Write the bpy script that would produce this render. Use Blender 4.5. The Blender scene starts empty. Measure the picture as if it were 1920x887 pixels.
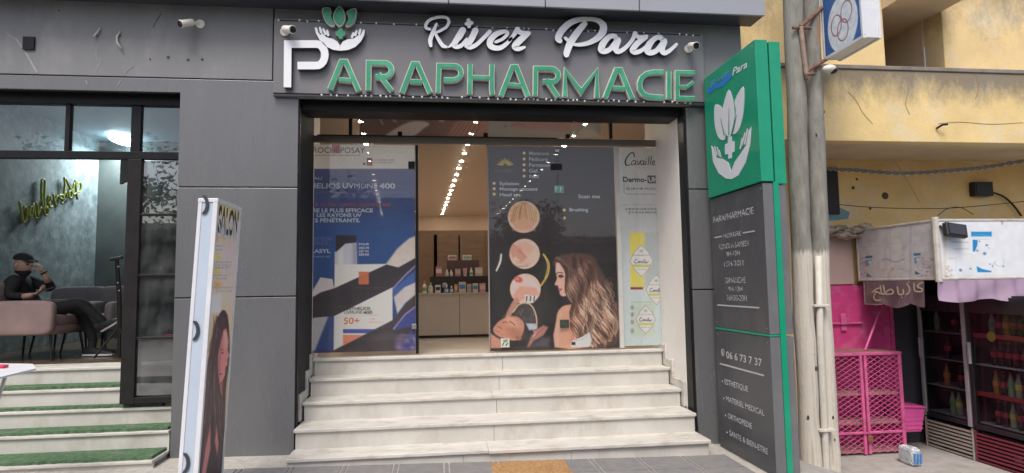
import bpy, bmesh, math, random
import numpy as np
from mathutils import Vector, Matrix
random.seed(7); RNG = np.random.default_rng(7)
scene = bpy.context.scene
COL = scene.collection
rad = math.radians

# ------------------------------------------------------------------ camera
FPX = 1152.5
C_POS = np.array([-.1714, -6.1738, 1.6385])
YAW, PITCH, ROLL = -.1207, .0804, -.015
_fw = np.array([-math.sin(YAW)*math.cos(PITCH), math.cos(YAW)*math.cos(PITCH), math.sin(PITCH)])
_r0 = np.array([math.cos(YAW), math.sin(YAW), 0.0]); _u0 = np.cross(_r0, _fw)
_R = math.cos(ROLL)*_r0 + math.sin(ROLL)*_u0
_U = -math.sin(ROLL)*_r0 + math.cos(ROLL)*_u0
cam_data = bpy.data.cameras.new('camera'); cam = bpy.data.objects.new('camera', cam_data); COL.objects.link(cam)
cam_data.sensor_width = 36.0; cam_data.lens = FPX/1920*36.0
cam_data.clip_start = .05; cam_data.clip_end = 2000
cam.matrix_world = Matrix(((_R[0], _U[0], -_fw[0], C_POS[0]), (_R[1], _U[1], -_fw[1], C_POS[1]), (_R[2], _U[2], -_fw[2], C_POS[2]), (0, 0, 0, 1)))
scene.camera = cam

# ------------------------------------------------------------------ sky, sun, exposure
SUN_EL, SUN_AZ = rad(58), rad(200)       # azimuth of the sun measured from +y clockwise
world = bpy.data.worlds.new('World'); scene.world = world; world.use_nodes = True
wn = world.node_tree; wn.nodes.clear()
wo = wn.nodes.new('ShaderNodeOutputWorld'); wb = wn.nodes.new('ShaderNodeBackground'); ws = wn.nodes.new('ShaderNodeTexSky')
ws.sky_type = 'NISHITA'; ws.sun_disc = False; ws.sun_elevation = SUN_EL; ws.sun_rotation = SUN_AZ
ws.air_density = .9; ws.dust_density = 4.0; ws.ozone_density = .6
wb.inputs['Strength'].default_value = .13
wn.links.new(ws.outputs[0], wb.inputs[0]); wn.links.new(wb.outputs[0], wo.inputs[0])
sun_l = bpy.data.lights.new('sun', 'SUN'); sun_l.energy = 1.7; sun_l.angle = rad(24); sun_l.color = (1, .965, .92)
sun = bpy.data.objects.new('sun', sun_l); COL.objects.link(sun)
_sd = Vector((math.sin(SUN_AZ)*math.cos(SUN_EL), math.cos(SUN_AZ)*math.cos(SUN_EL), math.sin(SUN_EL)))
sun.rotation_euler = _sd.to_track_quat('Z', 'Y').to_euler(); sun.location = (0, -8, 14)
vs = scene.view_settings
vs.view_transform = 'Standard'; vs.look = 'None'; vs.gamma = 1; vs.use_curve_mapping = False; vs.exposure = .45
scene.cycles.max_bounces = 8; scene.cycles.transparent_max_bounces = 16
scene.cycles.diffuse_bounces = 4; scene.cycles.glossy_bounces = 3
scene.cycles.use_denoising = True; scene.cycles.caustics_reflective = False; scene.cycles.caustics_refractive = False

# ------------------------------------------------------------------ picture <-> place (for setting out on real planes)
def ray(px, py): return _fw + _R*(px-960)/FPX - _U*(py-443.5)/FPX
def at(px, py, y): d = ray(px, py); return Vector(C_POS + d*((y-C_POS[1])/d[1]))
def atx(px, py, x): d = ray(px, py); return Vector(C_POS + d*((x-C_POS[0])/d[0]))
def atz(px, py, z): d = ray(px, py); return Vector(C_POS + d*((z-C_POS[2])/d[2]))
def pix(P):
    d = np.asarray(P, float) - C_POS; k = d @ _fw
    return 960 + FPX*(d @ _R)/k, 443.5 - FPX*(d @ _U)/k
def gz(x, y=0):                                            # the street falls gently to the right
    if x < 2.4: return max(-.02*(x-2.4), -.4) if x > -8 else .208
    if x < 3.0: return 0.0
    if x < 4.4: return -.45*(x-3.0)/1.4
    return -.45

# ------------------------------------------------------------------ colours and materials
def lin(c):
    c = np.asarray(c, float)/255.0
    return tuple(np.where(c <= .04045, c/12.92, ((c+.055)/1.055)**2.4))
MATS = {}
def mat(name, rgb, rough=.5, metal=0.0, var=.12, scale=6.0, bump=0.0, bscale=60.0, spec=.5, dirt=None, dscale=2.0, damt=.5, stretch=(1, 1, 1), coat=0.0, detail=6):
    """procedural material: base colour varied by noise, optional second (dirt) colour in noise patches, fine bump"""
    if name in MATS: return MATS[name]
    m = bpy.data.materials.new(name); m.use_nodes = True; nt = m.node_tree; N = nt.nodes; L = nt.links
    b = N['Principled BSDF']; b.inputs['Roughness'].default_value = rough; b.inputs['Metallic'].default_value = metal
    b.inputs['Specular IOR Level'].default_value = spec; b.inputs['Coat Weight'].default_value = coat
    tc = N.new('ShaderNodeTexCoord'); mp = N.new('ShaderNodeMapping'); mp.inputs['Scale'].default_value = stretch
    L.new(tc.outputs['Object'], mp.inputs[0])
    nz = N.new('ShaderNodeTexNoise'); nz.inputs['Scale'].default_value = scale; nz.inputs['Detail'].default_value = detail; nz.inputs['Roughness'].default_value = .62
    L.new(mp.outputs[0], nz.inputs[0])
    cr = N.new('ShaderNodeValToRGB'); cr.color_ramp.elements[0].position = .3; cr.color_ramp.elements[1].position = .7
    cr.color_ramp.elements[0].color = (*[max(0, c*(1-var)) for c in rgb], 1); cr.color_ramp.elements[1].color = (*[min(1, c*(1+var)) for c in rgb], 1)
    L.new(nz.outputs[0], cr.inputs[0]); out = cr.outputs[0]
    if dirt is not None:
        n2 = N.new('ShaderNodeTexNoise'); n2.inputs['Scale'].default_value = dscale; n2.inputs['Detail'].default_value = 9; n2.inputs['Roughness'].default_value = .7
        L.new(mp.outputs[0], n2.inputs[0])
        r2 = N.new('ShaderNodeMapRange'); r2.inputs[1].default_value = .5; r2.inputs[2].default_value = .72; r2.inputs[3].default_value = 0; r2.inputs[4].default_value = damt
        L.new(n2.outputs[0], r2.inputs[0])
        mx = N.new('ShaderNodeMix'); mx.data_type = 'RGBA'; L.new(r2.outputs[0], mx.inputs[0]); L.new(out, mx.inputs[6]); mx.inputs[7].default_value = (*dirt, 1)
        out = mx.outputs[2]
    L.new(out, b.inputs['Base Color'])
    rr = N.new('ShaderNodeMapRange'); rr.inputs[3].default_value = max(0, rough-.08); rr.inputs[4].default_value = min(1, rough+.08)
    L.new(nz.outputs[0], rr.inputs[0]); L.new(rr.outputs[0], b.inputs['Roughness'])
    if bump:
        n3 = N.new('ShaderNodeTexNoise'); n3.inputs['Scale'].default_value = bscale; n3.inputs['Detail'].default_value = 4
        L.new(mp.outputs[0], n3.inputs[0])
        bp = N.new('ShaderNodeBump'); bp.inputs['Strength'].default_value = bump; bp.inputs['Distance'].default_value = .01
        L.new(n3.outputs[0], bp.inputs['Height']); L.new(bp.outputs[0], b.inputs['Normal'])
    MATS[name] = m; return m
def emis(name, rgb, s):
    if name in MATS: return MATS[name]
    m = bpy.data.materials.new(name); m.use_nodes = True; N = m.node_tree.nodes
    b = N['Principled BSDF']; b.inputs['Base Color'].default_value = (*rgb, 1); b.inputs['Emission Color'].default_value = (*rgb, 1); b.inputs['Emission Strength'].default_value = s
    MATS[name] = m; return m
def glass(name, tint=(1, 1, 1), refl=.06, dust=0.0):
    if name in MATS: return MATS[name]
    m = bpy.data.materials.new(name); m.use_nodes = True; nt = m.node_tree; N = nt.nodes; L = nt.links; N.clear()
    o = N.new('ShaderNodeOutputMaterial'); t = N.new('ShaderNodeBsdfTransparent'); t.inputs[0].default_value = (*tint, 1)
    g = N.new('ShaderNodeBsdfGlossy'); g.inputs['Roughness'].default_value = .01
    lw = N.new('ShaderNodeLayerWeight'); lw.inputs[0].default_value = .5
    p = N.new('ShaderNodeMath'); p.operation = 'POWER'; p.inputs[1].default_value = 5; L.new(lw.outputs['Facing'], p.inputs[0])
    ma = N.new('ShaderNodeMath'); ma.operation = 'MULTIPLY_ADD'; ma.inputs[1].default_value = .8; ma.inputs[2].default_value = refl; L.new(p.outputs[0], ma.inputs[0])
    mx = N.new('ShaderNodeMixShader'); L.new(ma.outputs[0], mx.inputs[0]); L.new(t.outputs[0], mx.inputs[1]); L.new(g.outputs[0], mx.inputs[2])
    last = mx.outputs[0]
    if dust:
        d = N.new('ShaderNodeBsdfDiffuse'); d.inputs[0].default_value = (.6, .6, .58, 1)
        nz = N.new('ShaderNodeTexNoise'); nz.inputs['Scale'].default_value = 3; nz.inputs['Detail'].default_value = 8
        mr = N.new('ShaderNodeMapRange'); mr.inputs[1].default_value = .35; mr.inputs[2].default_value = .8; mr.inputs[4].default_value = dust; L.new(nz.outputs[0], mr.inputs[0])
        m2 = N.new('ShaderNodeMixShader'); L.new(mr.outputs[0], m2.inputs[0]); L.new(last, m2.inputs[1]); L.new(d.outputs[0], m2.inputs[2]); last = m2.outputs[0]
    L.new(last, o.inputs[0]); MATS[name] = m; return m
def print_mat(name, see=0.0, rough=.45, trans=0.0):
    """flat print: colour from the sheet's own colour attribute; window film may let a little light through"""
    if name in MATS: return MATS[name]
    m = bpy.data.materials.new(name); m.use_nodes = True; nt = m.node_tree; N = nt.nodes; L = nt.links
    b = N['Principled BSDF']; b.inputs['Roughness'].default_value = rough
    a = N.new('ShaderNodeAttribute'); a.attribute_name = 'Col'; L.new(a.outputs[0], b.inputs['Base Color'])
    last = b.outputs[0]
    if trans:                                              # vinyl on glass: the lit room behind shines through a little
        tl_ = N.new('ShaderNodeBsdfTranslucent'); L.new(a.outputs[0], tl_.inputs[0]); m2 = N.new('ShaderNodeMixShader'); m2.inputs[0].default_value = trans
        L.new(last, m2.inputs[1]); L.new(tl_.outputs[0], m2.inputs[2]); last = m2.outputs[0]; L.new(last, N['Material Output'].inputs[0])
    if see:
        o = N['Material Output']; t = N.new('ShaderNodeBsdfTransparent'); mx = N.new('ShaderNodeMixShader'); mx.inputs[0].default_value = see
        L.new(last, mx.inputs[1]); L.new(t.outputs[0], mx.inputs[2]); L.new(mx.outputs[0], o.inputs[0])
    MATS[name] = m; return m

# ------------------------------------------------------------------ mesh building
class MB:
    def __init__(s): s.v = []; s.f = []; s.m = []
    def add(s, vs_, fs, mi=0):
        o = len(s.v); s.v += [tuple(map(float, p)) for p in vs_]; s.f += [tuple(o+i for i in f) for f in fs]; s.m += [mi]*len(fs); return s
    def box(s, x0, x1, y0, y1, z0, z1, mi=0):
        return s.add([(x0, y0, z0), (x1, y0, z0), (x1, y1, z0), (x0, y1, z0), (x0, y0, z1), (x1, y0, z1), (x1, y1, z1), (x0, y1, z1)],
                     [(0, 3, 2, 1), (4, 5, 6, 7), (0, 1, 5, 4), (1, 2, 6, 5), (2, 3, 7, 6), (3, 0, 4, 7)], mi)
    def hexa(s, p, mi=0):      # 8 points in the order of box()
        return s.add(p, [(0, 3, 2, 1), (4, 5, 6, 7), (0, 1, 5, 4), (1, 2, 6, 5), (2, 3, 7, 6), (3, 0, 4, 7)], mi)
    def obox(s, c, ax, ay, az, hx, hy, hz, mi=0):
        c, ax, ay, az = Vector(c), Vector(ax).normalized(), Vector(ay).normalized(), Vector(az).normalized()
        P = [c + ax*a*hx + ay*b*hy + az*d*hz for d in (-1, 1) for a, b in ((-1, -1), (1, -1), (1, 1), (-1, 1))]
        return s.hexa(P, mi)
    def quad(s, a, b, c, d, mi=0): return s.add([a, b, c, d], [(0, 1, 2, 3)], mi)
    def tube(s, pts, r, n=8, mi=0, cap=True):
        pts = [Vector(p) for p in pts]; k = len(pts); rs = r if hasattr(r, '__len__') else [r]*k
        V = []; up = None
        for i in range(k):
            t = (pts[min(i+1, k-1)] - pts[max(i-1, 0)]).normalized()
            if up is None: up = t.orthogonal().normalized()
            up = (up - t*up.dot(t)).normalized(); w = t.cross(up)
            V += [pts[i] + (up*math.cos(2*math.pi*j/n) + w*math.sin(2*math.pi*j/n))*rs[i] for j in range(n)]
        F = [(i*n+j, i*n+(j+1) % n, (i+1)*n+(j+1) % n, (i+1)*n+j) for i in range(k-1) for j in range(n)]
        if cap: F += [tuple(range(n-1, -1, -1)), tuple((k-1)*n+j for j in range(n))]
        return s.add(V, F, mi)
    def lathe(s, c, prof, n=14, mi=0, axis=(0, 0, 1)):       # prof: (radius, height)
        a = Vector(axis).normalized(); u = a.orthogonal().normalized(); w = a.cross(u); c = Vector(c)
        V = [c + a*h + (u*math.cos(2*math.pi*j/n) + w*math.sin(2*math.pi*j/n))*r for r, h in prof for j in range(n)]
        k = len(prof)
        F = [(i*n+j, i*n+(j+1) % n, (i+1)*n+(j+1) % n, (i+1)*n+j) for i in range(k-1) for j in range(n)]
        F += [tuple(range(n-1, -1, -1)), tuple((k-1)*n+j for j in range(n))]
        return s.add(V, F, mi)
    def slab(s, poly, thick, mi=0, mi_side=None):
        """poly: 3-D outline facing its normal; extruded backwards by the vector thick"""
        n = len(poly); P = [Vector(p) for p in poly]; Q = [p + Vector(thick) for p in P]
        o = len(s.v); s.add(P+Q, [tuple(range(n)), tuple(range(2*n-1, n-1, -1))], mi)
        s.f += [(o+i, o+n+i, o+n+(i+1) % n, o+(i+1) % n) for i in range(n)]; s.m += [mi if mi_side is None else mi_side]*n
        return s
    def grid(s, fn, nu, nv, mi=0):
        V = [fn(i/nu, j/nv) for j in range(nv+1) for i in range(nu+1)]
        return s.add(V, [(j*(nu+1)+i, j*(nu+1)+i+1, (j+1)*(nu+1)+i+1, (j+1)*(nu+1)+i) for j in range(nv) for i in range(nu)], mi)
    def sphere(s, c, r, nu=14, nv=9, mi=0, sc=(1, 1, 1), fn=None):
        V = []; c = Vector(c)
        for j in range(nv+1):
            t = math.pi*j/nv
            for i in range(nu):
                p = 2*math.pi*i/nu; d = Vector((math.sin(t)*math.cos(p)*sc[0], math.sin(t)*math.sin(p)*sc[1], math.cos(t)*sc[2]))*r
                if fn: d = fn(d)
                V.append(c+d)
        F = [(j*nu+i, (j+1)*nu+i, (j+1)*nu+(i+1) % nu, j*nu+(i+1) % nu) for j in range(nv) for i in range(nu)]
        return s.add(V, F, mi)
ORIGIN = {}
def thing(name, loc, label, cat, group=None, kind=None):
    o = bpy.data.objects.new(name, None); o.empty_display_size = .1; COL.objects.link(o); o.location = loc
    ORIGIN[o.name] = Vector(loc); o['label'] = label; o['category'] = cat
    if group: o['group'] = group
    if kind: o['kind'] = kind
    return o
def part(name, mb, m, parent, label=None, smooth=False, bevel=0, kind=None, mods=None):
    org = ORIGIN[parent.name] if parent is not None else Vector((0, 0, 0))
    me = bpy.data.meshes.new(name); me.from_pydata([Vector(p)-org for p in mb.v], [], mb.f)
    ms = m if isinstance(m, (list, tuple)) else [m]
    for q in ms: me.materials.append(q)
    if len(ms) > 1: me.polygons.foreach_set('material_index', mb.m)
    me.update()
    bm = bmesh.new(); bm.from_mesh(me); bmesh.ops.remove_doubles(bm, verts=bm.verts, dist=1e-6)
    bmesh.ops.recalc_face_normals(bm, faces=bm.faces); bm.to_mesh(me); bm.free()
    if smooth: me.shade_smooth()
    o = bpy.data.objects.new(name, me); COL.objects.link(o); o.parent = parent; ORIGIN[o.name] = org
    if bevel:
        bv = o.modifiers.new('edge', 'BEVEL'); bv.width = bevel; bv.segments = 2; bv.limit_method = 'ANGLE'; bv.angle_limit = rad(40)
    if label: o['label'] = label
    if kind: o['kind'] = kind
    return o
def solo(name, mb, m, label, cat, group=None, kind=None, loc=None, **kw):
    """a thing that is one mesh, its origin at its base"""
    V = np.array(mb.v); c = Vector(loc) if loc is not None else Vector(((V[:, 0].min()+V[:, 0].max())/2, (V[:, 1].min()+V[:, 1].max())/2, V[:, 2].min()))
    mb.v = [tuple(Vector(p)-c) for p in mb.v]
    o = part(name, mb, m, None, **kw); o.location = c; ORIGIN[o.name] = c
    if label: o['label'] = label
    if cat: o['category'] = cat
    if group: o['group'] = group
    if kind: o['kind'] = kind
    return o
def struct(name, mb, m, **kw): return part(name, mb, m, None, kind='structure', **kw)
def copy_tree(o, parent=None):
    c = o.copy(); COL.objects.link(c); c.parent = parent; ORIGIN[c.name] = ORIGIN.get(o.name, Vector((0, 0, 0)))
    for ch in list(o.children): copy_tree(ch, c)
    return c

ORD = ['first', 'second', 'third', 'fourth', 'fifth', 'sixth', 'seventh', 'eighth', 'ninth', 'tenth', 'eleventh', 'twelfth', 'thirteenth', 'fourteenth', 'fifteenth', 'sixteenth', 'seventeenth', 'eighteenth', 'nineteenth', 'twentieth']
# ------------------------------------------------------------------ strokes, letters, print
def smooth_path(pts, n=6, closed=False):
    P = [np.array(p, float) for p in pts]; k = len(P); out = []
    for i in range(k if closed else k-1):
        p0, p1, p2, p3 = (P[(i-1) % k], P[i], P[(i+1) % k], P[(i+2) % k]) if closed else (P[max(i-1, 0)], P[i], P[i+1], P[min(i+2, k-1)])
        for j in range(n):
            t = j/n
            out.append(.5*((2*p1)+(-p0+p2)*t+(2*p0-5*p1+4*p2-p3)*t*t+(-p0+3*p1-3*p2+p3)*t**3))
    if not closed: out.append(P[-1])
    return out
def stroke_outline(pts, w, caps='round', ncap=5):
    """outline of a 2-D stroke: list of left/right points (mitre joints); w scalar or per-point widths"""
    P = [np.array(p[:2], float) for p in pts]; k = len(P); W = list(w) if hasattr(w, '__len__') else [w]*k
    Lp, Rp = [], []
    for i in range(k):
        a = P[i]-P[i-1] if i > 0 else P[1]-P[0]; b = P[i+1]-P[i] if i < k-1 else a
        a = a/(np.linalg.norm(a)+1e-9); b = b/(np.linalg.norm(b)+1e-9)
        n1 = np.array([-a[1], a[0]]); n2 = np.array([-b[1], b[0]]); m = n1+n2; q = np.linalg.norm(m)
        m = m/q if q > .2 else n1
        s = min(1.6, 1/max(.3, m@n1)); Lp.append(P[i]+m*W[i]/2*s); Rp.append(P[i]-m*W[i]/2*s)
    return Lp, Rp, P, W
def stroke_slab(mb, pts, w, to3d, depth, front=0.0, caps='round', mi=0, mi_side=None, ncap=5):
    """a solid stroke: front face at offset `front` towards the viewer, going back by depth"""
    Lp, Rp, P, W = stroke_outline(pts, w)
    n = len(P); V = []; F = []
    def put(q, d): V.append(tuple(to3d(q[0], q[1], d))); return len(V)-1
    lf = [put(q, front) for q in Lp]; rf = [put(q, front) for q in Rp]; lb = [put(q, front-depth) for q in Lp]; rb = [put(q, front-depth) for q in Rp]
    S = []
    for i in range(n-1):
        F.append((lf[i], lf[i+1], rf[i+1], rf[i]))
        S += [(lf[i], lb[i], lb[i+1], lf[i+1]), (rf[i], rf[i+1], rb[i+1], rb[i])]
    for e, sg in ((0, -1), (n-1, 1)):
        if caps == 'round':
            t = (P[e]-P[e-1]) if e else (P[1]-P[0]); t = t/(np.linalg.norm(t)+1e-9)*sg
            nn = np.array([-t[1], t[0]]); arc = [P[e]+W[e]/2*(nn*math.cos(a)+t*math.sin(a)) for a in np.linspace(0, math.pi, ncap+2)[1:-1]]
            st, en = (lf[e], rf[e]) if sg > 0 else (rf[e], lf[e]); stb, enb = (lb[e], rb[e]) if sg > 0 else (rb[e], lb[e])
            fr = [st]+[put(q, front) for q in arc]+[en]; bk = [stb]+[put(q, front-depth) for q in arc]+[enb]
            F.append(tuple(fr))
            S += [(fr[j], bk[j], bk[j+1], fr[j+1]) for j in range(len(fr)-1)]
        else: S.append((lf[e], rf[e], rb[e], lb[e]))
    mb.add(V, F, mi); o = len(mb.v)-len(V)
    mb.f += [tuple(o+i for i in f) for f in S]; mb.m += [mi if mi_side is None else mi_side]*len(S)
_TXT = {}
def glyphs(s, bold=0.0, shear=0.0):
    key = (s, bold, shear)
    if key not in _TXT:
        cu = bpy.data.curves.new('t', 'FONT'); cu.body = s; cu.size = 1; cu.offset = bold; cu.shear = shear; cu.fill_mode = 'FRONT'; cu.resolution_u = 3
        o = bpy.data.objects.new('t', cu); me = o.to_mesh()
        V = np.array([v.co[:2] for v in me.vertices]).reshape(-1, 2); F = [tuple(p.vertices) for p in me.polygons]
        o.to_mesh_clear(); bpy.data.objects.remove(o); bpy.data.curves.remove(cu)
        _TXT[key] = (V, F)
    return _TXT[key]
def text(mb, s, p0, p1, h, up=(0, 0, 1), off=(0, 0, 0), bold=0.0, shear=0.0, mi=0, fit=True, align='left'):
    """flat lettering from p0 (baseline left) to p1 (baseline right), capital height h"""
    V, F = glyphs(s, bold, shear)
    if len(V) == 0: return mb
    p0, p1 = Vector(p0), Vector(p1); ux = (p1-p0); wid = ux.length; ux.normalize(); up = Vector(up).normalized()
    x0, x1 = V[:, 0].min(), V[:, 0].max(); k = h/.73; kx = wid/(x1-x0) if fit else k
    return mb.add([p0 + ux*float((v[0]-x0)*kx) + up*float(v[1]*k) + Vector(off) for v in V], F, mi)

class Sheet:
    """a printed sheet: a fine grid on a real plane whose vertices carry the print's colours (painted below in numpy)"""
    def __init__(s, o, ux, uz, w, h, step):
        s.nx, s.ny = max(2, int(w/step)), max(2, int(h/step)); s.o, s.ux, s.uz, s.w, s.h = Vector(o), Vector(ux), Vector(uz), w, h
        u, v = np.meshgrid(np.linspace(0, w, s.nx+1), np.linspace(h, 0, s.ny+1))
        s.P = np.array(s.o)[None, None]+u[..., None]*np.array(s.ux)+v[..., None]*np.array(s.uz)
        d = s.P-C_POS; k = d@_fw; s.X = 960+FPX*(d@_R)/k; s.Y = 443.5-FPX*(d@_U)/k       # drawing coordinates
        s.c = np.ones((s.ny+1, s.nx+1, 3))
        s.px = abs(s.X[0, -1]-s.X[0, 0])/s.nx
    def coords(s, X, Y): s.X, s.Y = X, Y; return s
    def _blend(s, a, col, sl=None):
        col = np.asarray(col, float)/255 if not isinstance(col, np.ndarray) else col
        t = s.c if sl is None else s.c[sl]; t[...] = t*(1-a[..., None])+col*a[..., None]
    def _win(s, x0, x1, y0, y1):
        m = (s.X >= x0) & (s.X <= x1) & (s.Y >= y0) & (s.Y <= y1); r = np.where(m.any(1))[0]; c = np.where(m.any(0))[0]
        return None if len(r) == 0 else (slice(r[0], r[-1]+1), slice(c[0], c[-1]+1))
    def fill(s, col): s.c[...] = np.asarray(col, float)/255
    def grad(s, stops, axis='y'):
        A = s.Y if axis == 'y' else s.X; xs = [q[0] for q in stops]
        for k in range(3): s.c[..., k] = np.interp(A, xs, [q[1][k]/255 for q in stops])
    def rect(s, x0, y0, x1, y1, col, a=1.0, f=.6): s.poly([(x0, y0), (x1, y0), (x1, y1), (x0, y1)], col, a, f)
    def poly(s, pts, col, a=1.0, f=.8, sm=0):
        if sm: pts = smooth_path(pts, sm, True)
        P = np.array(pts, float); w = s._win(P[:, 0].min()-f-1, P[:, 0].max()+f+1, P[:, 1].min()-f-1, P[:, 1].max()+f+1)
        if w is None: return
        X, Y = s.X[w], s.Y[w]; ins = np.zeros(X.shape, bool); D = np.full(X.shape, 1e9)
        for i in range(len(P)):
            (xa, ya), (xb, yb) = P[i-1], P[i]
            if ya != yb: ins ^= ((ya > Y) != (yb > Y)) & (X < (xb-xa)*(Y-ya)/(yb-ya)+xa)
            dx, dy = xb-xa, yb-ya; t = np.clip(((X-xa)*dx+(Y-ya)*dy)/(dx*dx+dy*dy+1e-9), 0, 1); D = np.minimum(D, np.hypot(X-xa-t*dx, Y-ya-t*dy))
        al = np.clip(.5+np.where(ins, D, -D)/(2*f), 0, 1)*a
        s._blend(al, col, w)
    def ell(s, cx, cy, rx, ry, col, a=1.0, f=.15, rot=0.0):
        R_ = max(rx, ry)*(1+f)+1; w = s._win(cx-R_, cx+R_, cy-R_, cy+R_)
        if w is None: return
        X, Y = s.X[w]-cx, s.Y[w]-cy; c, q = math.cos(rot), math.sin(rot); d = np.hypot((X*c+Y*q)/rx, (-X*q+Y*c)/ry)
        s._blend(np.clip((1+f-d)/(2*f), 0, 1)*a, col, w)
    def line(s, pts, wd, col, a=1.0, f=.5, sm=0):
        if sm: pts = smooth_path(pts, sm)
        P = np.array(pts, float); W = wd if hasattr(wd, '__len__') else [wd]*len(P)
        if sm and hasattr(wd, '__len__'): W = np.interp(np.linspace(0, 1, len(P)), np.linspace(0, 1, len(wd)), wd)
        g = max(W)/2+f+1; w = s._win(P[:, 0].min()-g, P[:, 0].max()+g, P[:, 1].min()-g, P[:, 1].max()+g)
        if w is None: return
        X, Y = s.X[w], s.Y[w]; al = np.zeros(X.shape)
        for i in range(len(P)-1):
            (xa, ya), (xb, yb) = P[i], P[i+1]; dx, dy = xb-xa, yb-ya
            t = np.clip(((X-xa)*dx+(Y-ya)*dy)/(dx*dx+dy*dy+1e-9), 0, 1); d = np.hypot(X-xa-t*dx, Y-ya-t*dy)
            hw = (W[i]*(1-t)+W[i+1]*t)/2
            al = np.maximum(al, np.clip((hw+f-d)/(2*f), 0, 1))
        s._blend(al*a, col, w)
    def noise(s, amt, cell=6):
        n = RNG.random((s.ny//cell+3, s.nx//cell+3)); yy = np.arange(s.ny+1)/cell; xx = np.arange(s.nx+1)/cell
        yi, xi = yy.astype(int), xx.astype(int); fy, fx = (yy-yi)[:, None], (xx-xi)[None]
        v = (n[yi][:, xi]*(1-fy)*(1-fx)+n[yi+1][:, xi]*fy*(1-fx)+n[yi][:, xi+1]*(1-fy)*fx+n[yi+1][:, xi+1]*fy*fx)
        s.c *= (1+(v-.5)*2*amt)[..., None]
    def gain(s, g, sat=1.0):
        l = s.c.mean(2, keepdims=True); s.c[...] = np.clip((l+(s.c-l)*sat)*g, 0, .97); return s
    def build(s, name, m, parent=None, label=None):
        org = ORIGIN[parent.name] if parent is not None else Vector((0, 0, 0))
        V = (s.P-np.array(org)).reshape(-1, 3); nx, ny = s.nx, s.ny
        i, j = np.meshgrid(np.arange(nx), np.arange(ny)); a = (j*(nx+1)+i).ravel(); F = np.stack([a, a+nx+1, a+nx+2, a+1], 1)
        me = bpy.data.meshes.new(name); me.vertices.add(len(V)); me.vertices.foreach_set('co', V.astype(np.float32).ravel())
        me.loops.add(F.size); me.loops.foreach_set('vertex_index', F.astype(np.int32).ravel())
        me.polygons.add(len(F)); me.polygons.foreach_set('loop_start', np.arange(0, F.size, 4, dtype=np.int32))
        c = np.clip(s.c, 0, 1); c = np.where(c <= .04045, c/12.92, ((c+.055)/1.055)**2.4)
        at_ = me.attributes.new('Col', 'FLOAT_COLOR', 'POINT'); at_.data.foreach_set('color', np.concatenate([c, np.ones(c.shape[:2]+(1,))], 2).astype(np.float32).ravel())
        me.update(calc_edges=True); me.validate(); me.materials.append(m)
        o = bpy.data.objects.new(name, me); COL.objects.link(o); o.parent = parent; ORIGIN[o.name] = org
        if label: o['label'] = label
        return o
# ================================================================== materials
M_PANEL = mat('aluminium_panel_grey', (.134, .136, .141), rough=.27, var=.06, scale=1.1, dirt=(.19, .188, .185), dscale=1.2, damt=.22, bump=.035, bscale=2.5, spec=.75, stretch=(2.2, 2.2, .45))
M_PANEL_OLD = mat('painted_fascia_grey', (.200, .201, .206), rough=.5, var=.10, scale=1.4, dirt=(.33, .325, .315), dscale=1.9, damt=.5, bump=.05, bscale=9, stretch=(1.5, 1.5, .7))
M_BACK = mat('joint_dark', (.018, .018, .02), rough=.8)
M_BLACK = mat('black_metal', (.012, .012, .014), rough=.42, var=.2, scale=9, spec=.22)
M_BROWNBLK = mat('brown_black_frame', (.018, .016, .016), rough=.45, var=.25, scale=7, spec=.25)
M_FASCIA = mat('fascia_panel_light', (.33, .34, .38), rough=.35, var=.05, scale=2, dirt=(.25, .25, .27), damt=.3)
M_SOFFIT = mat('soffit_dark', (.05, .053, .07), rough=.4, var=.15, scale=2)
M_WHITE = mat('white_plaster', (.86, .82, .77), rough=.75, var=.04, scale=2.5, dirt=(.6, .55, .5), dscale=1.6, damt=.25, bump=.05, bscale=40)
M_MARBLE = mat('cream_marble', (.61, .585, .535), rough=.42, var=.12, scale=3.2, dirt=(.34, .30, .24), dscale=3.8, damt=.85, bump=.08, bscale=24, stretch=(1, 2, 3))
M_MARBLE_R = mat('cream_marble_riser', (.57, .55, .505), rough=.48, var=.11, scale=2.4, dirt=(.37, .335, .27), dscale=3.0, damt=.65, bump=.05, bscale=20, stretch=(1, 1, .6))
M_INT_TAN = mat('interior_tan', (.46, .35, .26), rough=.6, var=.06, scale=1.5)
M_INT_CEIL = mat('interior_ceiling', (.50, .41, .34), rough=.45, var=.04, scale=1.2)
M_INT_FLOOR = mat('interior_floor_tile', (.60, .53, .45), rough=.22, var=.05, scale=2)
M_PLASTER = mat('textured_plaster_blue', (.205, .255, .265), rough=.7, var=.4, scale=5.5, dirt=(.40, .47, .50), dscale=7, damt=.8, bump=.35, bscale=16, detail=10)
M_DARKWALL = mat('dark_wall', (.085, .10, .095), rough=.7, var=.2, scale=3)
M_SALONCEIL = mat('salon_ceiling', (.42, .50, .56), rough=.6, var=.05, scale=1)
M_WOODFLOOR = mat('brown_floor', (.11, .075, .05), rough=.25, var=.3, scale=4, stretch=(1, 8, 1))
M_TURF = mat('green_mat', (.075, .150, .075), rough=.95, var=.5, scale=26, dirt=(.20, .22, .16), dscale=7, damt=.75, bump=.8, bscale=180)
M_ASPHALT = mat('asphalt', (.055, .054, .053), rough=.9, var=.2, scale=20, bump=.4, bscale=120)
M_PAVE = mat('pavement_grey', (.20, .195, .195), rough=.75, var=.14, scale=14, dirt=(.30, .28, .25), dscale=4, damt=.4, bump=.25, bscale=60)
M_JOINT = mat('pavement_joint', (.42, .40, .36), rough=.9, var=.2, scale=20)
M_CONC = mat('concrete', (.36, .345, .32), rough=.85, var=.18, scale=6, dirt=(.18, .17, .15), damt=.5, bump=.3, bscale=50)
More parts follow.
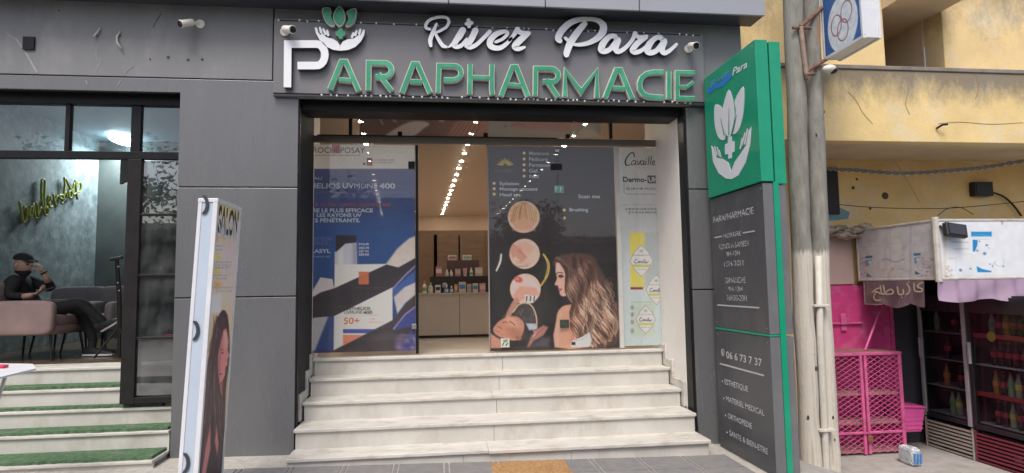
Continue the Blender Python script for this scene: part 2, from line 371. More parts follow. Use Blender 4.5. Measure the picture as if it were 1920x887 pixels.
M_SILICONE = mat('steel', (.50, .49, .47), rough=.3, metal=.8, var=.05)
M_GLASS = glass('shop_glass', (.98, .985, .985), .034, .035)
M_GLASS_B = glass('salon_glass', (.84, .90, .92), .065, .04)
M_GLASS_SIDE = glass('salon_side_glass', (.42, .45, .45), .26, .12)

# ================================================================== ground, street
gm = MB()
xs = [-900, -80, -30, -12, -8, -4, -2, 0, 1, 2.4, 3.0, 3.35, 3.7, 4.05, 4.4, 6, 8, 12, 30, 80, 900]; ys_ = [-900, -70, -40, -22, -12, -7, -4.2, -3, -2, -1, 0, 1, 2, 4, 8, 20, 60, 900]
V = [(x, y, gz(x, y)-.012) for y in ys_ for x in xs]; n = len(xs)
gm.add(V, [(j*n+i, j*n+i+1, (j+1)*n+i+1, (j+1)*n+i) for j in range(len(ys_)-1) for i in range(n-1)])
struct('ground', gm, M_CONC)
rd = MB(); xr = [-70, -12, -4, 2.4, 3, 4.4, 12, 70]
V = [(x, y, gz(x)-.02+.012) for y in (-11, -4.6) for x in xr]; n = len(xr)
rd.add(V, [(i, i+1, n+i+1, n+i) for i in range(n-1)]); struct('road', rd, M_ASPHALT)
kb = MB()
for i in range(len(xr)-1):
    a, b = xr[i], xr[i+1]; za, zb = gz(a), gz(b)
    kb.hexa([(a, -4.6, za-.1), (b, -4.6, zb-.1), (b, -4.45, zb-.1), (a, -4.45, za-.1), (a, -4.6, za+.1), (b, -4.6, zb+.1), (b, -4.45, zb+.1), (a, -4.45, za+.1)])
struct('kerb', kb, M_CONC)
# pavement of grey slabs with pale joints in front of the steps
pv = MB(); V = [(x, y, gz(x)-.004) for y in (-1.7, .05) for x in (-5.5, -2, 0, 2.62)]; pv.add(V, [(i, i+1, 5+i, 4+i) for i in range(3)])
pave = struct('pavement', pv, M_JOINT)
def tile(a, b, c, d):
    m = MB(); m.hexa([(a, c, gz(a)-.003), (b, c, gz(b)-.003), (b, d, gz(b)-.003), (a, d, gz(a)-.003), (a, c, gz(a)+.004), (b, c, gz(b)+.004), (b, d, gz(b)+.004), (a, d, gz(a)+.004)])
    part('paving_slab', m, M_PAVE, pave)
xt = -2.3
k = 0
while xt < 2.5:
    w = .40 if k % 2 == 0 else .045
    for r in range(3):
        tile(xt, min(xt+w-.012, 2.61), -1.62+r*.40, -1.62+r*.40+.388)
    xt += w; k += 1

# ================================================================== the grey building
Z1, Z2, Z3 = 3.70, 2.633, 1.572
BXL, BXR = -1.535, 2.472            # edges of the pharmacy opening
X1 = -2.645                         # right edge of the barber opening
XE = 3.13                           # right end of the facade
YG = .86                            # pharmacy glass
FL = .89; FB = .90                  # floors: pharmacy, barber
YS = .15                            # barber shopfront
TOP = 4.75
bld = thing('shop_building', (.5, .5, 0), 'grey aluminium clad building with a barber shop and a parapharmacy at street level', 'building')
def panel(poly, m=M_PANEL, name='cladding_panel', y=0.0, th=.03):
    mb = MB(); mb.slab([(x, y, z) for x, z in poly], (0, th, 0)); return part(name, mb, m, bld, bevel=.004)
g = .006
panel([(X1, .04), (BXL, .04), (BXL, Z3-g), (X1, Z3-g)])
panel([(X1, Z3+g), (BXL, Z3+g), (BXL, Z2-g), (X1, Z2-g)])
panel([(-6.2, 3.56), (X1, 3.56), (X1, Z2+g), (BXL, Z2+g), (BXL, Z1-g), (-6.2, Z1-g)])
panel([(-6.2, Z1+g), (-1.79, Z1+g), (-1.79, TOP), (-6.2, TOP)], M_PANEL_OLD)
panel([(-1.775, 3.53), (XE, 3.53), (XE, TOP), (-1.775, TOP)], M_PANEL_OLD)
for a, b in ((-.1, Z3-g), (Z3+g, Z2-g), (Z2+g, 3.518)):
    panel([(BXR, a), (XE, a), (XE, b), (BXR, b)])
bk = MB()                                                     # solid wall behind the cladding
bk.box(X1+.002, BXL-.004, .031, .8, .0, TOP-.05); bk.box(BXR+.004, XE-.002, .031, .8, -.3, TOP-.05)
bk.box(-6.2, X1, .031, .13, 3.58, TOP-.05); bk.box(BXL-.004, BXR+.004, .031, .09, 3.54, TOP-.05)
part('wall', bk, M_BACK, bld)
sw = MB(); sw.box(XE-.03, XE, .8, 10, -.6, TOP); part('side_wall', sw, M_PANEL, bld)
rf = MB(); rf.box(-6.4, XE+.05, .06, 14.6, TOP, TOP+.2); part('roof', rf, M_CONC, bld)
# overhanging eave: dark soffit and light fascia panels
ZF = (at(740, 2, -.27).z + at(1420, 32, -.27).z)/2
so = MB(); so.box(-6.2, XE+.12, -.262, -.002, ZF+.006, ZF+.03); part('soffit', so, M_SOFFIT, bld)
XF = [-5.9, -4.6, -3.3, -2.0, -.95, at(841, 6, -.27).x, at(1022, 14, -.27).x, at(1198, 22, -.27).x, XE+.13]
for a, b in zip(XF[:-1], XF[1:]):
    mb = MB(); mb.box(a+.006, b-.006, -.295, -.265, ZF, ZF+.6); part('fascia_panel', mb, M_FASCIA, bld, bevel=.004)
# shutter box over the pharmacy opening, black returns, white reveals
zb = at(917, 213, .12).z
lb = MB(); lb.box(BXL+.003, BXR-.003, .12, .42, zb, 3.76); part('shutter_box', lb, M_BLACK, bld, bevel=.006)
l2 = MB(); l2.box(BXL+.003, BXR-.003, .42, YG+.3, 3.72, 3.76); part('lintel', l2, M_WHITE, bld)
WL, WR = -1.552, 2.437
rt = MB(); rt.box(WR+.004, BXR-.003, .02, .17, -.05, zb-.003); part('black_return', rt, M_BLACK, bld)
rt = MB(); rt.box(BXL+.003, BXL+.018, .02, .05, 0, zb-.003); part('black_return', rt, M_BLACK, bld)
wl = MB(); wl.box(WL-.2, WL, .06, YG+.35, .2, 3.715); part('reveal_wall', wl, M_WHITE, bld)
wr = MB(); wr.box(WR, WR+.03, .172, YG+.35, .2, 3.715); part('reveal_wall', wr, M_WHITE, bld)
# pharmacy interior shell
pi_ = MB(); pi_.box(-2.9, -2.8, YG+.3, 13.6, FL, 3.95); part('interior_wall', pi_, M_INT_TAN, bld)
pi_ = MB(); pi_.box(3.0, 3.09, YG+.3, 13.6, FL, 3.95); part('interior_wall', pi_, M_INT_TAN, bld)
pi_ = MB(); pi_.box(-2.8, 3.0, 13.5, 13.6, FL, 3.95); part('interior_wall', pi_, M_INT_TAN, bld)
pi_ = MB(); pi_.box(-2.8, WL-.2, YG+.3, YG+.35, FL, 3.95); pi_.box(WR+.03, 3.0, YG+.3, YG+.35, FL, 3.95); pi_.box(-2.8, 3.0, YG+.302, YG+.36, 3.762, 3.95); part('interior_wall', pi_, M_WHITE, bld)
PC = 3.9
pc = MB(); pc.box(-2.8, 3.0, YG+.36, 13.5, PC, PC+.04); part('ceiling', pc, M_INT_CEIL, bld)
fl = MB(); fl.box(-2.9, 3.0, .80, 13.6, .3, FL-.004); part('floor', fl, M_INT_FLOOR, bld)

# ================================================================== pharmacy stairs
NY = [-.44, -.13, .23, .54, .74]; TT = [.15, .335, .52, .705, .89]
st = thing('marble_stairs', (.45, .1, 0), 'five cream marble steps with thin nosings up to the glass doors', 'stairs')
SXL, SXR = -1.512, 2.405
for i in range(5):
    y1 = NY[i+1]+.03 if i < 4 else YG-.03; x0, x1 = SXL, SXR
    cuts = [x0, .28+.05*i, x1] if i in (0, 2, 4) else [x0, x1]
    for a, b in zip(cuts[:-1], cuts[1:]):
        mb = MB(); dz = .004 if (i == 0 and a > 0) else 0
        mb.box(a+(.001 if a > x0 else 0), b, NY[i]-dz*2, y1, TT[i]-.032-dz, TT[i]-dz*.5)
        part('tread', mb, M_MARBLE, st, bevel=.006)
    zb0 = (TT[i-1] if i else -.06)
    cs = [x0+.012, .30+.06*i, x1-.012] if i else [x0+.012, .05, 1.05, x1-.012]
    for a, b in zip(cs[:-1], cs[1:]):
        mb = MB(); mb.box(a+.002, b-.001, NY[i]+.022, NY[i]+.05, zb0-.02, TT[i]-.032); part('riser', mb, M_MARBLE_R, st, bevel=.002)
bd = MB()
for i in range(5): bd.box(SXL+.02, SXR-.02, NY[i]+.051, (NY[i+1]+.052) if i < 4 else .81, -.1, TT[i]-.034)
part('stair_core', bd, M_CONC, st)
for side, xw in ((-1, WL), (1, WR)):
    for i in range(2 if side > 0 else 1, 5):
        y0 = NY[i]-.05; y1 = (NY[i+1]-.05) if i < 4 else YG+.02
        if y0 < .175: y0 = .175
        if y1-y0 < .03: continue
        mb = MB(); a, b = (xw-.030, xw-.001) if side > 0 else (xw+.001, xw+.034)
        mb.box(a, b, y0+.001, y1-.001, TT[i]-.18, TT[i]+(.085 if i < 4 else .05)); part('stair_skirting', mb, M_MARBLE, st, bevel=.004)

# ================================================================== barber stairs with green mats
bs = thing('barber_stairs', (-4, 0, 0), 'six pale stone steps with strips of worn green turf up to the barber shop', 'stairs')
BT = [.02, .17, .353, .536, .718, .90]; pyn = [None, 876, 820, 774, 735, 694.5]
XPOST = at(224, 640, YS).x-.02
BN = [None]+[atz(150, pyn[i], BT[i]-.028).y for i in range(1, 6)]; BN[0] = BN[1]-.3
for i in range(1, 6):
    y1 = BN[i+1]+.03 if i < 5 else BN[5]+.4
    xr_ = X1-.008 if i < 4 else XPOST
    mb = MB(); mb.box(-5.9, xr_, BN[i], y1, BT[i]-.028, BT[i]); part('tread', mb, M_MARBLE, bs, bevel=.006)
    mb = MB(); mb.box(-5.9, xr_, BN[i]+.02, BN[i]+.045, BT[i-1]-.02, BT[i]-.028); part('riser', mb, M_MARBLE_R, bs)
    if i < 5:
        xe = xr_-.02 if i != 3 else xr_-.16
        mg = MB(); yb = BN[i+1]+.018; nn = 60
        for q in range(nn):                                       # the mats' front edges are frayed
            xa, xb = -5.85+(xe+5.85)*q/nn, -5.85+(xe+5.85)*(q+1)/nn
            ja, jb = [random.uniform(-.012, .012) for _ in range(2)]
            if q: ja = lastj
            lastj = jb
            f0 = BN[i]+.03
            mg.hexa([(xa, f0+ja, BT[i]+.001), (xb, f0+jb, BT[i]+.001), (xb, yb, BT[i]+.001), (xa, yb, BT[i]+.001), (xa, f0+ja, BT[i]+.026), (xb, f0+jb, BT[i]+.026), (xb, yb, BT[i]+.03), (xa, yb, BT[i]+.03)])
        solo('step_mat', mg, M_TURF, ['', 'worn green turf strip on the lowest visible barber step', 'worn green turf strip on the second barber step from the bottom', 'green turf strip just below the foot of the glazed side panel', 'green turf strip on the step under the barber shop floor edge'][i], 'mat', 'green turf strips on the barber steps')
mb = MB(); mb.box(XPOST+.001, X1-.008, BN[4]-.02, YS+.14, BT[3]-.027, BT[3]-.0005); part('tread', mb, M_MARBLE, bs)
for i in (4, 5):
    mb = MB(); mb.box(XPOST+.001, X1-.008, max(BN[i], YS+.15), BN[i+1]+.02 if i < 5 else BN[5]+.4, BT[i]-.028, BT[i]-.001); part('tread', mb, M_MARBLE, bs)
    mb = MB(); mb.box(XPOST+.001, X1-.008, max(BN[i], YS+.15)+.02, max(BN[i], YS+.15)+.04, BT[i-1]-.02, BT[i]-.028); part('riser', mb, M_MARBLE_R, bs)
cb = MB()
for i in range(1, 6): cb.box(-5.9, X1-.03 if i < 4 else XPOST-.02, BN[i]+.046, (BN[i+1]+.04) if i < 5 else BN[5]+.38, -.1, BT[i]-.03)
part('stair_core', cb, M_CONC, bs)

# ================================================================== barber interior shell
SC = 4.1
CL = atz(45, 195, SC); CF = atz(170, 265, SC)
LWX = (CL.x+CF.x)/2; BWY = CF.y
wi = MB(); wi.box(-6.6, -2.0, BN[5]+.40, BWY+.2, .4, FB-.002); part('floor', wi, M_WOODFLOOR, bld)
wi = MB(); wi.box(LWX-.1, LWX, -.02, BWY+.1, FB, SC); part('interior_wall', wi, M_PLASTER, bld)
wi = MB(); wi.box(LWX, -2.02, BWY, BWY+.1, FB, SC); part('interior_wall', wi, M_DARKWALL, bld)
wi = MB(); wi.box(-2.12, -2.02, .81, BWY, FB, SC); part('interior_wall', wi, M_DARKWALL, bld)
wi = MB(); wi.box(LWX, -2.02, .20, BWY, SC, SC+.05); part('ceiling', wi, M_SALONCEIL, bld)
wi = MB(); wi.box(LWX, X1, .20, .25, 3.60, SC); part('interior_wall', wi, M_SALONCEIL, bld)
# ================================================================== shop sign
M_SIGNP = mat('sign_panel_grey', (.165, .163, .172), rough=.4, var=.05, scale=1.6, dirt=(.25, .245, .25), dscale=1.4, damt=.25)
M_LWHITE = mat('white_acrylic', (.80, .81, .84), rough=.35, var=.03, scale=9)
M_LSIDE = mat('letter_side_dark', (.05, .05, .06), rough=.5)
M_LEDGE = mat('letter_edge_cream', (.62, .62, .55), rough=.45, var=.1, scale=12)
M_LGREEN = mat('green_acrylic', (.030, .29, .155), rough=.35, var=.16, scale=5, dirt=(.10, .42, .27), dscale=5, damt=.6)
M_LED = mat('led_lens', (.85, .86, .88), rough=.3)
SY = -.06
sign = thing('shop_sign', (.45, SY, 3.53), 'long grey sign board with raised white and green letters over the shop entrance', 'sign')
mb = MB(); mb.box(-1.765, 2.668, SY, -.003, 3.532, 4.31); part('board', mb, M_SIGNP, sign, bevel=.004)
def zmap(x0, y0, s): return lambda x, y: (x0+x/s, y0+y/s)
def on_sign(zm):
    def f(x, y, d):
        p = at(*zm(x, y), SY-.05); return (p.x, p.y+.05-d, p.z)
    return f
z5, z6, zR, zP, zL = zmap(500, 0, 4.224), zmap(900, 0, 4.2227), zmap(780, 20, 8.0), zmap(1030, 20, 7.68), zmap(580, 5, 8.867)
def arc(cx, cy, rx, ry, a0, a1, n=8): return [(cx+rx*math.cos(rad(a)), cy+ry*math.sin(rad(a))) for a in np.linspace(a0, a1, n)]
def letter(strokes, zm, w, kind, name='letter'):
    mb = MB(); to = on_sign(zm)
    for k, s in enumerate(strokes):
        s, ww, caps = (s if isinstance(s, tuple) and isinstance(s[0], list) else (s, w, 'flat'))
        e = k*.0012
        if kind == 'green':
            stroke_slab(mb, s, (np.array(ww)*1.0 if hasattr(ww, '__len__') else ww), to, .05+e, .055+e, caps, 1, 1)
            stroke_slab(mb, s, (np.array(ww)*.74 if hasattr(ww, '__len__') else ww*.74), to, .006, .061+e, caps, 0, 0)
        else: stroke_slab(mb, s, ww, to, .05+e, .06+e, caps, 0, 1)
    part(name, mb, [M_LGREEN, M_LEDGE] if kind == 'green' else [M_LWHITE, M_LSIDE], sign)
letter([[(166, 694), (169, 352), (385, 352)]+arc(400, 437, 62, 85, -80, 80, 9)+[(385, 522), (246, 522)]], z5, 60, 'white')
W = 45
letter([[(502, 708), (592, 490), (628, 490), (730, 722)], ([(572, 632), (672, 640)], 38, 'flat')], z5, W, 'green')
letter([[(806, 716), (808, 498), (925, 500)]+arc(928, 555, 62, 56, -70, 70, 7)+[(915, 612), (862, 610)], ([(885, 585), (990, 722)], 42, 'flat')], z5, W, 'green')
letter([[(1072, 735), (1160, 508), (1194, 508), (1295, 738)], ([(1135, 645), (1230, 652)], 38, 'flat')], z5, W, 'green')
letter([[(1358, 735), (1364, 520), (1475, 522)]+arc(1482, 578, 58, 56, -70, 70, 7)+[(1470, 635), (1402, 635)]], z5, 42, 'green')
H2 = lambda x, y: ((900+x/4.2227-500)*4.224, y/4.2227*4.224)
letter([[(1608, 748), (1611, 510)], ([(1622, 612), H2(92, 620)], 36, 'flat'), ([H2(100, 752), H2(92, 705), H2(94, 512)], 42, 'flat')], z5, 42, 'green')
letter([[(165, 762), (255, 532), (288, 532), (380, 766)], ([(225, 672), (325, 680)], 36, 'flat')], z6, W-2, 'green')
letter([[(437, 760), (440, 542), (560, 545)]+arc(562, 598, 58, 54, -70, 70, 7)+[(550, 648), (498, 646)], ([(525, 630), (618, 770)], 40, 'flat')], z6, 42, 'green')
letter([[(672, 768), (675, 560), (800, 728), (925, 562), (925, 775)]], z6, 42, 'green')
letter([[(990, 776), (1078, 556), (1112, 556), (1204, 782)], ([(1052, 696), (1150, 704)], 36, 'flat')], z6, W-2, 'green')
letter([[(1452, 573), (1370, 573), (1318, 585), (1280, 615), (1262, 660), (1266, 705), (1290, 745), (1335, 765), (1390, 770), (1452, 772)]], z6, 42, 'green')
letter([[(1494, 566), (1494, 784)]], z6, 40, 'green')
letter([[(1700, 578), (1560, 576), (1560, 778), (1700, 782)], ([(1570, 690), (1640, 690), (1690, 648)], 28, 'flat')], z6, 38, 'green')
# script lettering
sp = lambda p, n=5: smooth_path(p, n)
def wv(ws, p): return list(np.interp(np.linspace(0, 1, len(p)), np.linspace(0, 1, len(ws)), ws))
def script(strokes, zm):
    L_ = []
    for pts, ws in strokes:
        p = [tuple(q) for q in sp(pts)]; L_.append((p, wv(ws, p), 'round'))
    letter(L_, zm, 40, 'white')
script([([(205, 285), (155, 265), (150, 215), (200, 150), (300, 112), (410, 102), (475, 125), (492, 180), (455, 250), (380, 300), (300, 335)], [40, 46, 50, 46, 44, 44, 44, 46, 44, 42, 36]),
        ([(308, 205), (260, 320), (215, 440), (222, 530)], [34, 62, 66, 50]), ([(285, 345), (345, 450), (400, 530), (455, 550)], [36, 54, 60, 40])], zR)
script([([(700, 300), (640, 400), (570, 490), (485, 555)], [100, 105, 70, 16]), ([(690, 330), (610, 440), (575, 520), (620, 548), (690, 520), (760, 430)], [80, 90, 85, 66, 60, 40])], zR)
script([([(788, 150), (795, 240)], [60, 60]), ([(757, 205), (833, 190)], [58, 58])], zR)
script([([(890, 305), (835, 420), (760, 520), (740, 545)], [95, 95, 70, 30]), ([(890, 320), (830, 440), (775, 530), (815, 555), (900, 520), (1000, 430), (1105, 320)], [80, 85, 75, 66, 62, 58, 60])], zR)
script([([(1195, 475), (1290, 435), (1360, 370), (1365, 330), (1310, 320), (1200, 360), (1120, 440), (1110, 520), (1170, 562), (1270, 560), (1370, 490), (1430, 420)], [44, 48, 52, 50, 60, 84, 96, 92, 80, 70, 58, 40])], zR)
script([([(1400, 450), (1465, 370), (1520, 290)], [40, 60, 84]), ([(1520, 300), (1580, 340), (1690, 345)], [80, 70, 60]), ([(1665, 355), (1560, 450), (1480, 540), (1530, 580), (1625, 555)], [86, 100, 92, 70, 40])], zR)
script([([(150, 440), (125, 400), (165, 310), (270, 200), (400, 140), (560, 125), (690, 145), (770, 215), (765, 310), (690, 400), (560, 470), (430, 495), (345, 490)], [70, 96, 100, 92, 78, 60, 72, 100, 108, 90, 66, 54, 40]),
        ([(505, 195), (400, 320), (300, 470), (250, 600), (245, 640)], [80, 100, 104, 92, 80]), ([(225, 400), (260, 430)], [42, 50])], zP)
script([([(960, 415), (930, 370), (850, 390), (770, 480), (745, 560), (790, 590), (870, 560), (950, 470), (985, 425)], [70, 66, 74, 96, 100, 80, 70, 84, 84]),
        ([(985, 440), (950, 540), (985, 595), (1080, 550), (1200, 420)], [90, 90, 70, 60, 50])], zP)
script([([(1150, 480), (1205, 400), (1230, 335)], [44, 60, 70]), ([(1230, 345), (1290, 390), (1395, 375)], [60, 62, 50]), ([(1380, 390), (1270, 470), (1195, 570), (1235, 605), (1320, 580), (1390, 520)], [70, 84, 84, 70, 60, 44])], zP)
script([([(1625, 430), (1590, 388), (1510, 410), (1430, 500), (1410, 580), (1460, 610), (1540, 580), (1620, 490), (1650, 440)], [70, 66, 74, 96, 100, 80, 70, 84, 84]),
        ([(1650, 455), (1615, 560), (1655, 615), (1740, 570), (1825, 490)], [88, 88, 70, 56, 44])], zP)
# emblem: leaves, cross, cupped hands
def plate(poly, zm, mats_, name, sm=0, front=.06, depth=.05, edge=None):
    if sm: poly = smooth_path(poly, sm, True)
    to = on_sign(zm); mb = MB()
    mb.slab([to(x, y, front) for x, y in poly], (0, depth, 0), 0, 1)
    part(name, mb, mats_, sign)
GL = [M_LGREEN, M_LEDGE]; WLm = [M_LWHITE, M_LSIDE]
def leaf(poly):
    c = np.mean(np.array(poly, float), 0); small = [tuple(c+(np.array(p)-c)*.86) for p in poly]
    plate(poly, zL, [M_LEDGE, M_LEDGE], 'leaf', 3, .055); plate(small, zL, GL, 'leaf_face', 3, .062, .006)
leaf([(215, 100), (335, 85), (368, 150), (362, 240), (425, 375), (365, 402), (285, 340), (235, 240)])
leaf([(505, 58), (565, 115), (605, 230), (590, 320), (525, 398), (480, 398), (418, 330), (393, 230), (435, 120)])
leaf([(622, 150), (775, 92), (778, 230), (740, 340), (665, 404), (600, 390), (650, 270)])
plate([(492, 440), (552, 440), (562, 478), (598, 488), (598, 548), (562, 556), (552, 600), (492, 600), (482, 556), (442, 548), (442, 488), (482, 478)], zL, GL, 'cross', 2)
plate([(90, 415), (132, 425), (155, 505), (190, 545), (212, 508), (290, 582), (400, 610), (470, 655), (512, 720), (512, 806), (400, 790), (270, 730), (170, 620), (110, 510)], zL, WLm, 'hand')
plate([(515, 722), (560, 652), (640, 615), (740, 602), (820, 545), (858, 545), (893, 455), (925, 455), (915, 550), (860, 650), (770, 740), (650, 792), (515, 806)], zL, WLm, 'hand')
for (a, b) in (((178, 425), (200, 500)), ((236, 450), (270, 525)), ((300, 474), (316, 545)), ((850, 455), (832, 522)), ((788, 480), (766, 545)), ((735, 515), (712, 575))):
    mb = MB(); stroke_slab(mb, [a, b], [36, 44], on_sign(zL), .05, .06, 'round', 0, 1); part('finger', mb, WLm, sign)
# small white diode modules along the board's edges, some out of line
mb = MB(); rr = random.Random(3)
def diode(x, z): mb.lathe((x, SY-.002, z), [(.0, -.016), (.009, -.012), (.012, 0)], 6, 0, (0, 1, 0))
x = -1.72
while x < 2.63:
    if rr.random() < .62: diode(x, 4.292+rr.uniform(-.008, .006))
    x += rr.choice([.05, .075, .11])
x = -1.30
while x < 2.6:
    if rr.random() < .8: diode(x, 3.545+rr.uniform(-.006, .008))
    x += rr.choice([.04, .055, .09])
part('led_strip', mb, M_LED, sign, kind='stuff')
mb = MB(); mb.box(-1.76, 2.66, SY-.012, SY-.002, 3.551, 3.557); part('cable_channel', mb, M_BLACK, sign)
mb = MB(); mb.box(-1.72, 2.64, SY-.009, SY-.002, 4.288, 4.293); part('cable_channel', mb, M_BLACK, sign)

# ================================================================== security cameras
M_CAMW = mat('camera_white', (.78, .74, .66), rough=.4, var=.04)
M_LENS = mat('dark_lens', (.01, .01, .012), rough=.08)
def bullet(px, py, y, d, label, s=1.0, wallc=(0, 0)):
    c = at(px, py, y); d = Vector(d).normalized()
    t = thing('security_camera', (c.x, y+.1, c.z), label, 'security camera', 'white bullet cameras on the facade')
    m = MB(); m.lathe(c-d*.07*s, [(.020*s, 0), (.036*s, .01*s), (.036*s, .13*s), (.040*s, .135*s), (.040*s, .15*s), (.034*s, .15*s)], 16, 0, d); part('housing', m, M_CAMW, t, smooth=False, bevel=.003)
    m = MB(); m.lathe(c+d*(.081*s), [(.033*s, 0), (.033*s, .004*s), (.012*s, .006*s)], 16, 0, d); part('lens', m, M_LENS, t)
    b = c-d*.06*s; w = Vector((c.x-d.x*.05+wallc[0], y+.12, c.z+.01+wallc[1]))
    m = MB(); m.tube([b, b+Vector((0, .03, .012)), w], .014*s, 10); m.lathe(w+Vector((0, .001, 0)), [(.045*s, -.02), (.045*s, 0)], 16, 0, (0, 1, 0)); part('bracket', m, M_CAMW, t)
bullet(351, 43, -.12, (-.62, -.75, -.5), 'white bullet camera on the bare grey fascia over the barber shop', .95, (.05, .03))
bullet(540, 55, SY-.12, (.72, -.65, -.28), 'white bullet camera above the big white letter P', 1.0, (-.02, .01))
bullet(1299, 86, SY-.12, (.05, -.9, -.35), 'white bullet camera at the right end of the sign board', 1.0)
# black square on the barber fascia, cable stubs, drilled holes, plaster scars
p = at(54, 81, -.012); mb = MB(); mb.box(p.x-.05, p.x+.05, -.02, -.001, p.z-.062, p.z+.062); solo('vent_cover', mb, M_BLACK, 'small black square plate on the grey fascia left of the first camera', 'vent cover', loc=(p.x, 0, p.z))
def z1(x, y): return at(x/3.692, y/3.692, -.001)
def scar(pts, w, m, name, d=.0025):
    mb = MB(); stroke_slab(mb, [tuple(q) for q in smooth_path(pts, 4)], w, lambda x, y, e: (lambda q: (q.x, -e, q.z))(z1(x, y)), .002, d); part(name, mb, m, bld)
M_SCAR2 = mat('filler_smudge', (.25, .247, .24), rough=.8, var=.2, scale=30); M_SCAR = mat('filler_scar', (.33, .325, .315), rough=.8, var=.2, scale=30); M_WIRE = mat('cable_white', (.55, .52, .47), rough=.6); M_WIRED = mat('cable_dark', (.03, .03, .03), rough=.5)
scar([(30, 215), (70, 250), (110, 270), (165, 345), (215, 430), (255, 500)], list(np.linspace(4, 16, 21)), M_SCAR, 'filler_mark')
scar([(668, 330), (668, 400), (700, 415), (690, 440), (665, 490)], 6, M_SCAR, 'filler_mark')
scar([(920, 462), (880, 490), (860, 520)], 7, M_SCAR2, 'filler_mark')
scar([(595, 560), (605, 585)], 12, M_SCAR2, 'filler_mark'); scar([(835, 560), (815, 590)], 9, M_SCAR2, 'filler_mark')
scar([(1115, 95), (1080, 150), (1060, 190)], 4, M_WIRED, 'scratch')
for pts in ([(695, 195), (684, 225), (668, 250), (660, 262)], [(835, 215), (815, 260), (820, 300), (852, 345)]):
    mb = MB(); P3 = [z1(*q)+Vector((0, -.012-.006*i, 0)) for i, q in enumerate(pts)]; P3[0].y = 0; mb.tube(P3, .009, 6); part('cable_stub', mb, M_WIRE, bld, smooth=True)
for q, r in (((672, 246), 9), ((833, 248), 8), ((1040, 411), 8), ((1165, 397), 14), ((1302, 415), 13), ((1400, 412), 12), ((408, 73), 7), ((150, 70), 4), ((100, 208), 4)):
    a = z1(*q); mb = MB(); mb.lathe((a.x, -.0028, a.z), [(.0001, 0), (r*.0011, 0), (r*.0011, .0025)], 9, 0, (0, 1, 0)); part('drill_hole', mb, M_WIRED, bld)
# ================================================================== barber shopfront (frames, glass)
bf = thing('barber_shopfront', (-4, YS, FB), 'black framed glass shopfront of the barber shop with an open doorway', 'shopfront')
zt0 = at(128, 195, YS).z; zt1 = at(128, 283, YS).z; zt2 = at(128, 297, YS).z; zbot = at(270, 757, YS).z; zbr = at(270, 745, YS).z
xm0, xm1 = at(222, 600, YS).x, at(240, 600, YS).x
xm0, xm1 = at(240, 500, YS).x, at(259, 500, YS).x
xr1 = X1-.006
def bar(x0, x1, z0, z1, y0=YS, y1=YS+.06, m=M_BROWNBLK, name='frame_bar', b=.004):
    mb = MB(); mb.box(x0, x1, y0, y1, z0, z1); return part(name, mb, m, bf, bevel=b)
bar(-6.1, xr1, zt0, 3.60, YS-.02, YS+.08, M_BLACK, 'head_beam')
bar(-6.1, xr1, zt2, zt1, YS-.004, YS+.066, M_BLACK, 'transom_bar')
xv = at(126, 240, YS).x; bar(xv-.022, xv+.022, zt1+.001, zt0-.001, name='transom_mullion', m=M_BLACK)
xv2 = at(-160, 240, YS).x; bar(xv2-.022, xv2+.022, zt1+.001, zt0-.001, name='transom_mullion', m=M_BLACK)
bar(xm0-.02, xm1-.02, zt1+.001, zt0-.001, YS, YS+.06, M_BLACK, 'transom_mullion')
bar(xm0-.035, xm1, zbot, zt2-.001, YS-.002, YS+.13, name='post')
bar(xm1, xr1, zbot, zbr, name='bottom_rail'); bar(xr1-.03, xr1, zbr+.001, zt2-.001, name='side_stile')
for py in (402, 516, 634):
    z = at(290, py, YS).z; bar(xm1+.001, xr1-.031, z-.012, z+.012, YS+.005, YS+.055, name='glazing_bar')
zs = [zbr]+[at(290, py, YS).z for py in (634, 516, 402)]+[zt2]
for a, b in zip(zs[:-1], zs[1:]):
    mb = MB(); mb.box(xm1+.001, xr1-.031, YS+.028, YS+.034, a+.013, b-.013); part('glass_pane', mb, M_GLASS_SIDE, bf)
for a, b in ((-6.0, xv2-.023), (xv2+.023, xv-.023), (xv+.023, xm0-.021), (xm1-.019, xr1)):
    mb = MB(); mb.box(a, b, YS+.028, YS+.034, zt1+.002, zt0-.002); part('transom_pane', mb, M_GLASS_B, bf)
# small white panel and black coat stand beside the post, inside
mb = MB(); a = at(226, 300, 1.4); b = at(243, 345, 1.4); mb.slab([(a.x, 1.4, a.z), (b.x, 1.4, a.z), (b.x, 1.4, b.z+.06), (a.x, 1.4, b.z)], (0, .05, 0)); solo('wall_cabinet', mb, mat('grey_panel', (.16, .16, .16), rough=.6), 'small grey wall cabinet inside the barber shop beside the post', 'cabinet')
# ceiling lamp
M_LAMP = emis('lamp_white', (.80, .95, 1.0), 14)
lp = atz(232, 263, SC-.05); dl = (CF-CL).normalized()
la = thing('ceiling_lamp', (lp.x, lp.y, SC), 'bright oval ceiling lamp seen through the barber shop fanlight', 'lamp')
m = MB(); m.sphere((lp.x, lp.y, SC-.06), 1, 18, 8, 0, (.16, .34, .05)); part('diffuser', m, M_LAMP, la, smooth=True)
m = MB(); m.box(lp.x-.1, lp.x+.1, lp.y-.25, lp.y+.25, SC-.02, SC-.002); part('base', m, M_CAMW, la)
lg = bpy.data.lights.new('lamp_light', 'AREA'); lg.energy = 34; lg.size = .6; lg.color = (.86, .96, 1); lo = bpy.data.objects.new('lamp_light', lg); COL.objects.link(lo); lo.parent = la; lo.location = (0, 0, -.16)
lp2 = at(268, 201, 1.5); lg2 = thing('ceiling_lamp', (lp2.x, lp2.y, SC), 'small white ceiling lamp at the top edge of the barber fanlight', 'lamp')
